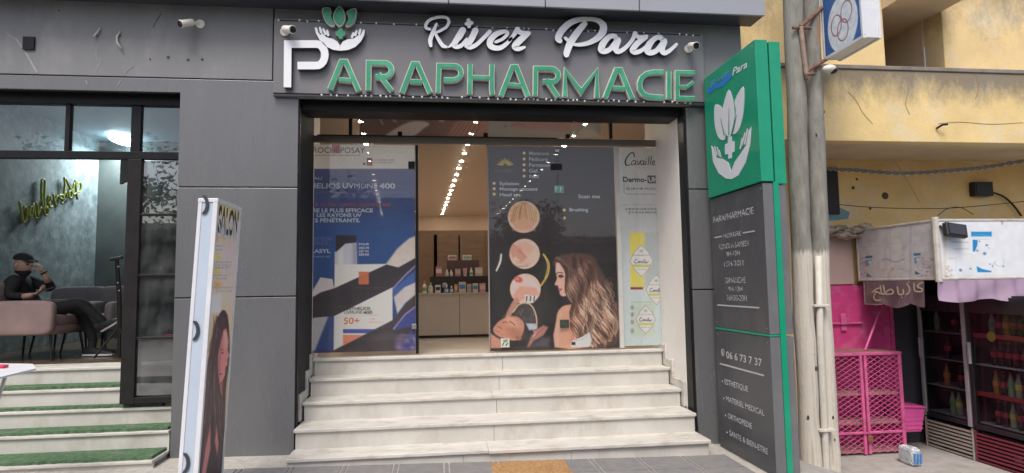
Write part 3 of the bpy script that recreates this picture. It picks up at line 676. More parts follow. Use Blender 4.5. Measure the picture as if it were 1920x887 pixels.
m = MB(); m.lathe((lp2.x, lp2.y, SC-.05), [(.11, 0), (.13, .05)], 18); part('diffuser', m, M_LAMP, lg2)
lw = Vector((LWX+.9, 1.5, SC)); 
# green neon-style script on the plaster wall
M_NEON = mat('moss_green_tube', (.27, .30, .055), rough=.5, var=.3, scale=20)
zN = zmap(20, 320, 8.067)
def onw(x, y, d=0):
    p = atx(*zN(x, y), LWX+.05); return Vector((p.x, p.y, p.z))
NS = [[(130, 470), (165, 640), (185, 770), (215, 770), (245, 680), (240, 580), (210, 545), (185, 610)],
      [(330, 540), (295, 560), (285, 650), (300, 700), (325, 640), (340, 500), (365, 690), (395, 720)],
      [(380, 470), (400, 560), (410, 690), (430, 610), (450, 560), (470, 575)],
      [(470, 150), (462, 320), (480, 520), (515, 660), (550, 670), (565, 600), (545, 545), (515, 580), (505, 400), (515, 160), (490, 135), (470, 150)],
      [(560, 500), (590, 480), (600, 410), (575, 380), (560, 450), (590, 550), (630, 540)],
      [(640, 350), (655, 430), (680, 545), (675, 450), (700, 380), (720, 400)],
      [(790, 370), (740, 370), (735, 410), (780, 430), (790, 470), (770, 500)],
      [(812, 100), (815, 250), (790, 440), (820, 340), (840, 330), (850, 420)],
      [(910, 300), (880, 330), (885, 400), (915, 410), (930, 340), (905, 300)],
      [(975, 140), (985, 250), (1010, 440), (990, 280), (1030, 180), (1065, 220), (1050, 310), (1000, 330), (950, 370)],
      [(840, 130), (870, 210), (930, 300), (960, 180)]]
nt_ = thing('wall_lettering', onw(560, 500), 'moss green script lettering reading barbershop on the blue plaster wall', 'lettering')
for s in NS:
    m = MB(); m.tube([onw(*q) for q in smooth_path(s, 4)], .016, 7); part('letter', m, M_NEON, nt_, smooth=True)
# ================================================================== armchairs
M_PINK = mat('dusty_pink_velvet', (.30, .21, .195), rough=.8, var=.16, scale=4, bump=.1, bscale=120)
M_GREYV = mat('grey_velvet', (.24, .215, .21), rough=.85, var=.16, scale=4)
M_LEG = mat('black_tube', (.015, .015, .016), rough=.4)
def rbox(c, hx, hy, hz, r=.3, ang=0.0, n=10):
    m = MB()
    def fn(d):
        v = [math.copysign(abs(a)**r, a) for a in d]; return Vector((v[0]*hx, v[1]*hy, v[2]*hz))
    m.sphere((0, 0, 0), 1, 20, 12, 0, (1, 1, 1), fn)
    ca, sa = math.cos(ang), math.sin(ang); m.v = [(c[0]+x*ca-y*sa, c[1]+x*sa+y*ca, c[2]+z) for x, y, z in m.v]; return m
def armchair(x, y, ang, M, label, s=1.0, group='velvet armchairs in the barber shop'):
    t = thing('armchair', (x, y, FB), label, 'armchair', group)
    def loc(a, b, c): ca, sa = math.cos(ang), math.sin(ang); return (x+(a*ca-b*sa)*s, y+(a*sa+b*ca)*s, FB+c*s)
    for nm, c, h, r in (('seat_base', (0, 0, .33), (.33, .36, .06), .35), ('seat_cushion', (0, -.02, .43), (.27, .33, .07), .35),
                        ('backrest', (0, .33, .56), (.36, .09, .30), .35), ('armrest', (-.34, -.02, .47), (.06, .35, .19), .35), ('armrest', (.34, -.02, .47), (.06, .35, .19), .35)):
        part(nm, rbox(loc(*c), h[0]*s, h[1]*s, h[2]*s, r, ang), M, t, smooth=True)
    for a, b in ((-.28, -.3), (.28, -.3), (-.28, .3), (.28, .3)):
        m = MB(); m.tube([loc(a, b, .28), loc(a*1.12, b*1.12, 0.002)], [.016*s, .011*s], 8); part('leg', m, M_LEG, t)
    return t
foot = atz(185, 668, FB); PY = foot.y
seat = at(110, 590, PY)
M_SKIN = mat('skin', (.46, .28, .20), rough=.5, var=.07, scale=14)
M_CLOTH = mat('black_cloth', (.012, .012, .014), rough=.85, var=.3, scale=14, bump=.3, bscale=90)
M_CAP = mat('black_cap', (.014, .014, .016), rough=.8, var=.2, scale=20)
M_HAIR = mat('dark_beard', (.030, .021, .017), rough=.9, var=.4, scale=60, bump=.5, bscale=200)
M_SHOE = mat('black_shoe', (.012, .012, .013), rough=.6); M_SOLE = mat('white_sole', (.70, .70, .70), rough=.6)
PXM = (at(101, 560, PY)-at(100, 560, PY)).length
def J(px, py, dy=0.0):                     # a joint seen at (px,py), set dy in front of (-) or behind (+) the body's mid plane
    return at(px, py, PY+dy)
man = thing('person', (at(75, 600, PY).x, PY, FB), 'seated man in black clothes and cap, legs crossed, one hand at his face', 'person')
def skin_mesh(name, verts, edges, radii, m, parent, root=0, sub=2):
    org = ORIGIN[parent.name]; me = bpy.data.meshes.new(name); me.from_pydata([Vector(v)-org for v in verts], edges, []); me.materials.append(m)
    o = bpy.data.objects.new(name, me); COL.objects.link(o); o.parent = parent; ORIGIN[o.name] = org
    md = o.modifiers.new('skin', 'SKIN'); md.use_smooth_shade = True
    if not me.skin_vertices: me.attributes
    for i, r in enumerate(radii):
        sv = me.skin_vertices[0].data[i]; sv.radius = (r, r) if not hasattr(r, '__len__') else r; sv.use_root = (i == root)
    sd = o.modifiers.new('sub', 'SUBSURF'); sd.levels = sub; sd.render_levels = sub
    return o
bv = [J(66, 592), J(52, 572), J(38, 548), J(34, 530), J(39, 517),          # 0 pelvis 1 waist 2 chest 3 upper chest 4 neck base
      J(24, 528, -.17), J(18, 556, -.22), J(48, 556, -.26),                 # 5 near shoulder 6 elbow 7 forearm end
      J(52, 526, .15), J(98, 541, .06), J(86, 522, -.02),                   # 8 far shoulder 9 elbow 10 forearm end
      J(78, 590, -.11), J(152, 566, -.12), J(190, 600, -.10), J(198, 608, -.10),   # 11 near hip 12 knee 13 shin 14 ankle
      J(78, 592, .10), J(150, 583, .12), J(170, 620, .08), J(176, 648, .06)]       # 15 far hip 16 knee 17 shin 18 ankle
be = [(0, 1), (1, 2), (2, 3), (3, 4), (3, 5), (5, 6), (6, 7), (3, 8), (8, 9), (9, 10), (0, 11), (11, 12), (12, 13), (13, 14), (0, 15), (15, 16), (16, 17), (17, 18)]
br = [.135, .140, .150, .125, .062, .080, .058, .040, .078, .056, .040, .105, .072, .052, .044, .100, .070, .054, .048]
body = skin_mesh('body', bv, be, br, M_CLOTH, man)
# head
hc = J(43, 497, -.01); hf = Vector((1, -.22, -.10)).normalized(); hu = Vector((.06, 0, 1)); hu = (hu-hf*hu.dot(hf)).normalized(); hs = hf.cross(hu)
def hpt(f, s, u): return hc+hf*f+hs*s+hu*u
def hfn(d):                                # d unit-ish in (front, side, up)
    f, s_, u = d; x, y, z = f*.100, s_*.076, u*.122
    if u < -.2: x *= 1-.10*(-u-.2); y *= 1-.35*(-u-.2)            # jaw narrows
    if f > .75 and -.35 < u < .12: x += .020*math.exp(-(s_/.22)**2)*math.exp(-((u+.10)/.16)**2)*1.4   # nose
    if f > .6 and abs(u-.08) < .14 and .18 < abs(s_) < .55: x -= .008  # eye sockets
    if f > .7 and abs(u+.42) < .1: x += .006*math.exp(-(s_/.3)**2)     # mouth
    return hf*x+hs*y+hu*z
m = MB(); m.sphere(hc, 1, 28, 20, 0, (1, 1, 1), hfn); head = part('head', m, M_SKIN, man, smooth=True)
m = MB(); m.tube([J(38, 520), hpt(-.02, 0, -.07)], [.058, .055], 12); part('neck', m, M_SKIN, man, smooth=True)
for sg in (-1, 1):
    m = MB(); m.sphere(hpt(-.012, sg*.078, -.005), 1, 10, 8, 0, (1, 1, 1), lambda d: hf*d[0]*.020+hs*d[1]*.010+hu*d[2]*.032); part('ear', m, M_SKIN, head, smooth=True)
    m = MB(); m.sphere(hpt(.086, sg*.032, .012), .011, 10, 8); part('eye', m, mat('eye_dark', (.02, .015, .012), rough=.2), head, smooth=True)
    m = MB(); m.tube([hpt(.092, sg*.014, .034), hpt(.092, sg*.034, .040), hpt(.078, sg*.052, .032)], [.005, .006, .003], 6); part('eyebrow', m, M_HAIR, head)
def beard(d):
    f, s_, u = d; p = hfn(d); k = 1.09 if u < -.12 else .97
    return p*k+hu*(-.018 if u < -.3 else 0)+hf*(.006 if u < -.3 else 0)
m = MB(); V = []; nu, nv = 24, 10
for j in range(nv+1):
    t = rad(111+62*j/nv)
    for i in range(nu+1):
        a = rad(-118+236*i/nu); d = (math.sin(t)*math.cos(a), math.sin(t)*math.sin(a), math.cos(t))
        keep = 1 if (abs(a) > .62 or d[2] < -.56) else .93
        V.append(hc+beard(d)*keep)
m.add(V, [(j*(nu+1)+i, j*(nu+1)+i+1, (j+1)*(nu+1)+i+1, (j+1)*(nu+1)+i) for j in range(nv) for i in range(nu)]); part('beard', m, M_HAIR, head, smooth=True)
def capf(d):
    f, s_, u = d; return hf*f*.110+hs*s_*.088+hu*(u*.075 if u > 0 else u*.02)
m = MB(); m.sphere(hpt(-.006, 0, .068), 1, 24, 12, 0, (1, 1, 1), capf); cap = part('cap', m, M_CAP, man, smooth=True)
m = MB(); V = []
for k, (zz) in enumerate((0, -.008)):
    for i in range(13):
        a = rad(-75+150*i/12); V += [hpt(.085*math.cos(a)+.0, .082*math.sin(a), .074+zz), hpt(.160*math.cos(a*.8)+.0, .086*math.sin(a), .066+zz-.012*abs(math.sin(a)))]
m.add(V, [(2*i, 2*i+1, 2*i+3, 2*i+2) for i in range(12)]+[(26+2*i, 26+2*i+2, 26+2*i+3, 26+2*i+1) for i in range(12)]+[(2*i+1, 26+2*i+1, 26+2*i+3, 2*i+3) for i in range(12)]); part('brim', m, M_CAP, cap)
# hands: palm, four unequal curled fingers and a thumb from the side of the palm
def hand(wr, dirv, nrm, thumb, curl, s=1.0):
    """wr wrist, dirv wrist->knuckles, nrm palm normal (the way fingers curl), thumb: direction of the thumb side"""
    d = Vector(dirv).normalized(); n = Vector(nrm); n = (n-d*n.dot(d)).normalized(); t = Vector(thumb); t = (t-d*t.dot(d)-n*t.dot(n)).normalized()
    verts = [wr, wr+d*.045*s, wr+d*.075*s]; edges = [(0, 1), (1, 2)]; rad_ = [(.026*s, .019*s), (.036*s, .018*s), (.034*s, .015*s)]
    for k, (off, ln) in enumerate(((.030, .074), (.010, .084), (-.010, .078), (-.029, .060))):
        b = wr+d*.085*s+t*off*s; i0 = len(verts); verts.append(b); rad_.append(.0095*s); edges.append((2, i0))
        ang = 0; p = b
        for q, (fr, c) in enumerate(((.45, curl), (.32, curl*1.2), (.23, curl*.9))):
            ang += c*(1+.08*k); p = p+(d*math.cos(ang)+n*math.sin(ang))*ln*fr*s; verts.append(p); rad_.append((.0088-.001*q)*s); edges.append((len(verts)-2, len(verts)-1))
    b = wr+d*0.020*s+t*.030*s; i0 = len(verts); verts += [b, b+(d*.6+t*.6+n*.35)*.036*s, b+(d*.95+t*.45+n*.75)*.062*s]; rad_ += [.0125*s, .0105*s, .0085*s]; edges += [(1, i0), (i0, i0+1), (i0+1, i0+2)]
    return skin_mesh('hand', verts, edges, rad_, M_SKIN, man, 0, 2)
w2 = J(80, 509, -.06)
m = MB(); m.tube([J(90, 530, -.01), J(86, 519, -.03), w2], [.038, .034, .027], 12); part('forearm', m, M_SKIN, man, smooth=True)
hand(w2, J(70, 495, -.07)-w2, Vector((-1, 0, -.4)), Vector((0, -1, .3)), .55, 1.05)
m = MB(); m.tube([J(83, 513, -.05), J(81, 510.5, -.055)], [.035, .034], 12); part('wristband', m, M_CAP, man)
w1 = J(62, 553, -.26)
m = MB(); m.tube([J(44, 556.5, -.26), J(54, 555, -.26), w1], [.036, .033, .026], 12); part('forearm', m, M_SKIN, man, smooth=True)
hand(w1, J(80, 545, -.25)-w1, Vector((.2, 0, 1)), Vector((0, .6, .6)), .45, 1.0)
c = J(88, 543, -.245); ph = MB(); ph.obox(c, (1, .15, .35), (0, 1, .1), (-.35, 0, 1), .075, .036, .005)
solo('phone', ph, mat('phone_dark', (.02, .02, .025), rough=.12), 'dark phone held in the seated man\'s lower hand', 'phone', bevel=.003)
# shoes
def shoe(heel, toe, up, s=1.0):
    heel, toe, up = Vector(heel), Vector(toe), Vector(up).normalized(); d = toe-heel; L_ = d.length; d.normalize(); up = (up-d*up.dot(d)).normalized(); sd = d.cross(up)
    def prof(u): return (.036+.012*math.sin(u*2.6)) if u < .85 else .046*math.sqrt(max(.02, 1-((u-.85)/.17)**2))
    m = MB(); us = np.linspace(0, 1, 15); ring = [(heel+d*(u*L_)+sd*prof(u)*q*s) for q in (1, -1) for u in (us if q > 0 else us[::-1])]
    m.slab([p+up*0.020*s for p in ring], -up*0.020*s); part('sole', m, M_SOLE, man)
    m = MB(); n = 12; V = []
    for u in us:
        hgt = (.075 if u < .3 else .075-.050*(u-.3)/.7)*s*(1 if u < .97 else .6)
        for k in range(n):
            a = math.pi*k/(n-1); V.append(heel+d*(u*L_)+sd*prof(u)*.97*math.cos(a)*s+up*(0.020*s+hgt*math.sin(a)**.8))
    m.add(V, [(i*n+k, i*n+k+1, (i+1)*n+k+1, (i+1)*n+k) for i in range(len(us)-1) for k in range(n-1)]+[tuple(range(n))]); part('shoe', m, M_SHOE, man, smooth=True)
    m = MB(); m.tube([heel+d*.35*L_+sd*-.044*s+up*.045*s, heel+d*.55*L_+sd*-.046*s+up*.055*s, heel+d*.62*L_+sd*-.042*s+up*.035*s], .006, 6); part('shoe_stripe', m, M_SOLE, man)
shoe(J(158, 667, .05), J(212, 666, -.02), (0, 0, 1)); m = MB(); m.tube([J(174, 640, .06), J(172, 655, .05)], [.045, .042], 12); part('sock', m, M_SHOE, man)
shoe(J(193, 620, -.10), J(223, 602, -.14), (-.35, -.42, .8), .95)
# chairs
ca = at(72, 626, PY); armchair(ca.x+.02, PY-.05, rad(90), M_PINK, 'dusty pink velvet armchair the man in black sits in', 1.0)
armchair(at(133, 600, PY+.75).x, PY+.75, rad(8), M_GREYV, 'greyish velvet armchair behind the seated man\'s knee', .95)
armchair(at(196, 600, PY+.60).x, PY+.60, rad(-14), M_GREYV, 'greyish velvet armchair beside the glazed post, right of the one behind the knee', .95)
# black stand leaning beside the post
s0, s1 = at(219, 488, PY-.2), at(224, 560, PY-.2)
t = thing('tripod_stand', (s1.x, s1.y, FB), 'black folded tripod stand near the post inside the barber shop', 'stand')
m = MB(); m.tube([s0, s1, Vector((s1.x+.02, s1.y, FB))], [.022, .026, .02], 8); part('pole', m, M_LEG, t)
m = MB(); m.tube([s0+Vector((-.07, 0, .01)), s0+Vector((.06, 0, .03))], .02, 8); part('crossbar', m, M_LEG, t)
for k in range(3):
    a = rad(90+120*k); m = MB(); m.tube([Vector((s1.x+.01, s1.y, FB+.35)), Vector((s1.x+.22*math.cos(a), s1.y+.22*math.sin(a), FB+.01))], .012, 6); part('leg', m, M_LEG, t)
for q in ((222, 500), (221, 530), (223, 545)):
    m = MB(); m.sphere(at(*q, PY-.23), .012, 8, 6); part('knob', m, M_SILICONE, t)
# ================================================================== pharmacy glass front
pf = thing('pharmacy_shopfront', (.45, YG, FL), 'frameless glass shopfront with an open middle doorway at the top of the marble steps', 'shopfront')
gx = lambda px: (at(px, 300, YG).x+at(px, 640, YG).x)/2
gxz = lambda py: (at(700, py, YG).z+at(1100, py, YG).z)/2
xs1, xd1, xd2, xs2, xp0, xp1 = gx(653), gx(781), gx(917), gx(1048), gx(1157), gx(1165)
ztb, ztt, ztop = gxz(271), gxz(259), 3.718
def fbox(name, x0, x1, z0, z1, m, y0=YG-.02, y1=YG+.02, b=.002):
    mb = MB(); mb.box(x0, x1, y0, y1, z0, z1); return part(name, mb, m, pf, bevel=b)
M_STEEL = mat('brushed_steel_bar', (.20, .175, .155), rough=.35, metal=.6, var=.12, scale=8, stretch=(1, 6, 30))
fbox('transom_bar', WL+.001, WR-.001, ztb, ztt, M_STEEL)
fbox('transom_bar_edge', WL+.04, xs2, ztt+.001, ztt+.012, M_BLACK)
x65, x115 = gx(656), gx(1151)
fbox('transom_mullion', x65-.018, x65+.018, ztt+.013, ztop, M_BLACK); fbox('transom_mullion', x115-.018, x115+.018, ztt+.013, ztop, M_BLACK)
for a, b in ((WL+.002, x65-.019), (x65+.019, gx(918)), (gx(918)+.004, x115-.019), (x115+.019, WR-.002)):
    fbox('transom_pane', a, b, ztt+.014, ztop-.002, M_GLASS, YG-.005, YG+.005, 0)
for px in (750, 913, 1069):
    x = gx(px); fbox('glass_clamp', x-.024, x+.024, ztt+.0125, ztt+.058, M_BLACK, YG-.022, YG+.022)
zg = FL+.012
fbox('glass_pane', WL+.002, xs1-.003, zg, ztb-.002, M_GLASS, YG-.005, YG+.005, 0)
fbox('glass_door', xs1+.003, xd1-.012, zg, ztb-.004, M_GLASS, YG-.005, YG+.005, 0)
fbox('glass_door', xd2+.003, xs2-.003, zg, ztb-.004, M_GLASS, YG-.005, YG+.005, 0)
fbox('glass_pane', xs2+.003, xp0-.002, zg, ztb-.002, M_GLASS, YG-.005, YG+.005, 0)
fbox('glass_pane', xp1+.002, WR-.002, zg, ztb-.002, M_GLASS, YG-.005, YG+.005, 0)
fbox('door_edge', xd1-.011, xd1+.022, zg, ztb-.02, M_BLACK, YG-.012, YG+.03)
fbox('door_edge', xd2-.012, xd2+.002, zg, ztb-.006, mat('grey_seal', (.30, .27, .24), rough=.5), YG-.008, YG+.008)
fbox('mullion', xp0, xp1, zg, ztb-.001, mat('pale_profile', (.55, .53, .50), rough=.4), YG-.015, YG+.02)
zl = gxz
def hw(name, px, py, w, h, m=M_BLACK, y=YG-.018):
    a = gx(px); z = at(px, py, YG).z; fbox(name, a-w/2, a+w/2, z-h/2, z+h/2, m, y, YG-.0055)
hw('lock_plate', 772, 340-10+12-32, .075, .085); hw('lock_plate', 1046, 313, .13, .07); hw('door_clamp', 776, 612, .05, .055, M_SILICONE)
M_PATCH = mat('dark_patch_fitting', (.05, .065, .055), rough=.3, var=.4, scale=30)
hw('floor_lock', 1055, 607, .105, .095, M_PATCH)
for px in (1048,): hw('hinge_clip', px, 283, .05, .03, M_SILICONE)
# ------------------------------------------------------------------ printed films
M_FILM = print_mat('window_film', .005, trans=.40); M_PRINT = print_mat('poster_print')
YP = YG+.013
def T(mb, s, zm, x0, y0, x1, h, bold=0.0, shear=0.0, y=None, mi=0, dz=0.0):
    """print lettering, set out in a zoom's own coordinates"""
    y = (YP-.0035 if y is None else y)-dz; a = at(*zm(x0, y0), y); b = at(*zm(x1, y0), y); k = (at(*zm(x0, y0-h), y)-a).length
    return text(mb, s, a, Vector((b.x, a.y, a.z)), k, bold=bold, shear=shear, mi=mi)
inkw = mat('ink_white', (.72, .74, .78), rough=.5, var=.02); inkk = mat('ink_black', (.03, .03, .035), rough=.5); inkr = mat('ink_red', (.55, .13, .09), rough=.5, var=.03)
inko = mat('ink_orange', (.75, .20, .07), rough=.5, var=.03); inkp = mat('ink_violet', (.20, .20, .42), rough=.5, var=.03); inkg = mat('ink_gold', (.50, .40, .20), rough=.5, var=.05); inkgr = mat('ink_grey', (.25, .25, .27), rough=.5)
def dashes(S, zm, x0, x1, y, h, col, a=.6, seed=1, w=(6, 16)):
    r = random.Random(seed); x = x0
    while x < x1:
        d = r.uniform(*w); p, q = zm(x, y-h), zm(min(x+d, x1), y); S.rect(p[0], p[1], q[0], q[1], col, a*r.uniform(.5, 1), .5); x += d*r.uniform(1.15, 1.6)
# --- left: sun cream poster
za, zb_ = zmap(575, 260, 5.2186), zmap(550, 430, 3.548)
S = Sheet((WL+.005, YP, zg+.035), (1, 0, 0), (0, 0, 1), xd1-.016-(WL+.005), ztb-.02-(zg+.035), .0058)
S.grad([(316, (76, 82, 132)), (340, (68, 78, 134)), (440, (44, 84, 156)), (560, (40, 72, 140)), (660, (52, 58, 120))])
S.rect(500, 200, 900, 316.5, (206, 203, 200))
m_ = lambda L: [zb_(*q) for q in L]
S.poly(m_([(100, 460), (180, 320), (260, 330), (272, 395)]), (196, 194, 198)); S.poly(m_([(100, 590), (245, 556), (150, 800), (90, 840)]), (168, 172, 186), f=2)
S.poly(m_([(245, 556), (275, 575), (268, 800), (150, 800)]), (44, 74, 140), f=3)
S.poly(m_([(275, 152), (345, 92), (420, 84), (424, 240), (275, 240)]), (188, 192, 210)); S.poly(m_([(300, 160), (330, 120), (330, 238), (300, 238)]), (226, 228, 236), .6, 4); S.poly(m_([(395, 88), (424, 86), (424, 240), (395, 240)]), (120, 128, 160), .6, 4)
S.poly(m_([(283, 40), (420, 40), (418, 88), (345, 96), (283, 152)]), (52, 46, 58))
S.poly(m_([(275, 235), (622, 230), (660, 385), (660, 610), (268, 808)]), (214, 220, 230))
S.poly(m_([(612, 236), (690, 130), (770, 60), (825, 40), (825, 190), (690, 262)]), (206, 196, 190), f=2)
S.poly(m_([(100, 470), (180, 420), (272, 392), (620, 234), (700, 254), (830, 180), (830, 250), (660, 386), (275, 576), (100, 592)]), (60, 56, 64))
S.poly(m_([(268, 806), (660, 606), (700, 560), (830, 400), (830, 560), (700, 830), (268, 830)]), (70, 60, 66), f=1.5)
S.poly(m_([(664, 400), (830, 262), (830, 360), (670, 450)]), (58, 92, 176), f=1); S.poly(m_([(668, 452), (740, 385), (830, 345), (830, 420), (745, 490), (692, 562)]), (200, 194, 196), f=1.5)
S.poly(m_([(668, 668), (730, 590), (830, 505), (830, 640), (760, 650)]), (56, 70, 160), f=2)
S.line(m_([(664, 392), (740, 310), (830, 225)]), 3, (160, 140, 215), .8); S.line(m_([(668, 662), (740, 570), (830, 500)]), 3, (160, 140, 215), .8)
for k in range(26): S.ell(*zb_(random.uniform(690, 830), random.uniform(700, 810)), random.uniform(3, 9), random.uniform(2, 5), random.choice([(140, 118, 205), (96, 80, 160), (180, 160, 225)]), .35, .8)
S.rect(*zb_(435, 282), *zb_(502, 366), (214, 108, 70), .95); S.rect(*zb_(330, 664), *zb_(540, 692), (70, 84, 170)); S.poly(m_([(330, 702), (482, 702), (440, 740), (340, 772), (330, 772)]), (232, 128, 96))
S.poly(m_([(268, 806), (662, 606), (662, 640), (560, 720), (300, 830)]), (66, 58, 64))
for yy, x0, x1 in ((575, 505, 570), (600, 505, 540), (622, 505, 600)): dashes(S, zb_, x0, x1, yy, 7, (224, 140, 110), .8, yy)
dashes(S, zb_, 395, 625, 392, 7, (110, 100, 104), .5, 5); dashes(S, za, 78, 520, 168, 10, (110, 108, 106), .8, 7); dashes(S, za, 655, 860, 215, 12, (120, 112, 108), .7, 8); dashes(S, za, 655, 860, 240, 12, (120, 112, 108), .7, 9)
S.rect(*za(590, 190), *za(642, 262), (96, 50, 36)); S.rect(*za(600, 218), *za(632, 255), (190, 92, 52)); S.ell(*za(563, 246), 2.2, 2.2, (52, 50, 52))
S.rect(*za(246, 20), *za(326, 142), (192, 84, 78)); dashes(S, za, 80, 990, 535, 16, (104, 88, 150), .7, 11, (8, 20)); dashes(S, zb_, 130, 240, 186, 7, (190, 196, 214), .7, 12)
S.noise(.02, 4)
po = thing('poster', (gx(700), YP, zg), 'large blue sun cream window poster on the left glass door', 'poster', None)
S.gain(1.16, .78); S.build('print', M_FILM, po)
for k, (s, zm, x0, y0, x1, h, b, m) in enumerate([
    ('ROCHE', za, 60, 138, 322, 58, .0, inkk), ('POSAY', za, 332, 140, 572, 58, .0, inkk), ('EAU', za, 38, 402, 150, 32, .0, inkw), ('HELIOS', za, 30, 485, 328, 52, .02, inkw), ('UV', za, 350, 485, 462, 52, .025, inkw),
    ('MUNE', za, 466, 486, 690, 52, -.008, inkw), ('400', za, 712, 487, 866, 52, .03, inkw), ('UVA ULTRA LONGS: MEXORYL 400', za, 20, 662, 818, 34, .02, inkr),
    ('RE LE PLUS EFFICACE', za, 58, 720, 648, 38, .03, inkw), ('LES RAYONS UV', za, 98, 766, 536, 36, .03, inkw), ('S PÉNÉTRANTS.', za, 82, 818, 522, 38, .03, inkw),
    ('NTION', zb_, 140, 76, 254, 26, .02, inkp), ('IRES', zb_, 140, 104, 232, 24, .02, inkp), ('LASYL', zb_, 118, 157, 246, 26, .025, inkw), ('POUR', zb_, 436, 106, 505, 14, .02, inkw), ('DES PE', zb_, 436, 131, 505, 14, .02, inkw), ('LES TA', zb_, 436, 153, 503, 14, .02, inkw), ('SENSI', zb_, 436, 175, 503, 14, .02, inkw),
    ('ANTHELIOS', zb_, 338, 540, 512, 22, .015, inkk), ('UVMUNE', zb_, 338, 563, 458, 20, .0, inkk), ('400', zb_, 464, 563, 526, 20, .02, inkk), ('50+', zb_, 336, 630, 440, 44, .01, inko)]):
    mb = MB(); T(mb, s, zm, x0, y0, x1, h, b); part('printed_word', mb, m, po)
# --- right: beauty salon poster over two glass leaves
zc, zd, ze = zmap(910, 260, 5.9115), zmap(910, 440, 4.031), zmap(1030, 460, 6.3375)
S = Sheet((xd2+.004, YP, zg+.002), (1, 0, 0), (0, 0, 1), xp0-.004-(xd2+.004), ztb-.012-(zg+.002), .0052)
S.grad([(270, (54, 46, 50)), (400, (62, 56, 62)), (520, (46, 44, 46)), (660, (54, 50, 52))])
d_ = lambda L: [zd(*q) for q in L]; e_ = lambda L: [ze(*q) for q in L]
# gold lotus
for a, ln in ((0, 62), (-32, 62), (32, 62), (-60, 66), (60, 66), (-82, 78), (82, 78)):
    t = rad(a); cx, cy = zc(220+math.sin(t)*ln*.72, 296-math.cos(t)*ln*.8); S.ell(cx, cy, 1.9, ln*.085, (168, 150, 62), .95, .2, t); S.ell(cx, cy, .7, ln*.06, (210, 196, 110), .7, .3, t)
dashes(S, zc, 112, 310, 372, 34, (120, 114, 124), .55, 21, (10, 22))
for q in ((430, 160), (430, 225), (430, 290), (430, 350), (430, 415), (98, 495), (98, 555), (98, 615), (875, 792), (878, 878)): S.ell(*zc(*q), 2.7, 2.7, (222, 204, 150), 1, .25)
# three round treatment pictures on a gold ring
S.line(d_([(120, 150), (112, 205), (84, 272)]), [3.2, 4, 3], (226, 222, 220), 1, .6, 5)
S.line(d_([(440, 150), (478, 215), (470, 305), (412, 395)]), 3.6, (206, 172, 84), 1, .6, 6); S.line(d_([(452, 170), (470, 240), (450, 330)]), 1.2, (240, 222, 160), .8, .4, 6)
for (cx, cy, r) in ((982, 407, 30), (983.6, 476, 28.5), (985, 542, 29)):
    S.ell(cx, cy, r, r, (206, 176, 132), 1, .02); S.ell(cx, cy, r-1.2, r-1.2, (222, 200, 196), 1, .02)
S.ell(982, 404, 27, 26, (214, 176, 140), 1, .06)
for k in range(60):
    u = random.uniform(-1, 1); S.line([(982+u*6, 380), (982+u*18, 392), (982+u*25, 412+abs(u)*4)], random.uniform(.6, 1.6), random.choice([(240, 214, 176), (186, 140, 104), (224, 190, 150), (160, 112, 86)]), .55, .5, 4)
S.poly([(962, 432), (966, 414), (982, 408), (998, 414), (1003, 432)], (224, 172, 152), .8, 3)
S.poly([(957, 480), (965, 460), (985, 452), (1008, 468), (1010, 482), (990, 498), (968, 496)], (226, 178, 160), .9, 3); S.poly([(956, 470), (962, 456), (978, 466), (988, 486), (976, 492), (962, 484)], (206, 150, 134), .8, 2); S.line([(972, 470), (984, 480), (994, 494)], 2, (170, 120, 108), .6, 1, 4); S.poly([(1008, 462), (1012, 480), (996, 494), (984, 490), (994, 474)], (238, 200, 186), .8, 2); S.line([(960, 496), (972, 500), (990, 498)], 2, (110, 84, 82), .5, 1.2, 4); S.ell(968, 486, 6, 3, (240, 206, 192), .8, .4, .5)
S.rect(958, 515, 1012, 570, (222, 222, 230), .0); S.ell(972, 524, 8, 5.5, (212, 92, 84), .95, .3, .3); S.ell(970, 523, 3, 2, (240, 170, 160), .8, .4)
S.poly([(960, 556), (975, 536), (1005, 540), (1012, 552), (985, 560), (970, 566)], (226, 166, 148), .95, 2); S.poly([(984, 552), (1006, 556), (1000, 568), (984, 566)], (238, 240, 246), .9, 1)
for x in (988, 995, 1002): S.line([(x, 556), (x-1, 564)], 2.4, (50, 46, 52), .9)
# reclining head under a shower, hands
S.poly(d_([(148, 640), (165, 580), (205, 505), (235, 470), (262, 500), (225, 560), (190, 620)]), (196, 146, 130), .95, 1.5)
S.poly(d_([(215, 640), (235, 545), (300, 515), (360, 550), (388, 640), (385, 720), (300, 720)]), (72, 66, 68), 1, 2)
for k in range(46):
    x = random.uniform(228, 372); y = random.uniform(535, 640); S.line(d_([(x, y), (x+random.uniform(-8, 8), y+random.uniform(12, 30))]), .6, (160, 150, 146), .45, .4)
S.line(d_([(210, 585), (250, 532), (305, 514), (355, 545), (385, 620), (388, 700)]), 2.6, (214, 190, 150), 1, .6, 6)
S.poly(d_([(250, 640), (320, 680), (340, 790), (300, 850), (200, 850), (240, 760)]), (44, 36, 36), 1, 2)
S.poly(d_([(306, 670), (380, 672), (392, 715), (330, 722)]), (202, 212, 232), .9, 1.5)
S.poly(d_([(58, 718), (72, 690), (112, 648), (180, 620), (245, 622), (292, 668), (290, 730), (262, 780), (215, 802), (130, 784), (75, 752)]), (204, 146, 124), 1, 1.2, 3)
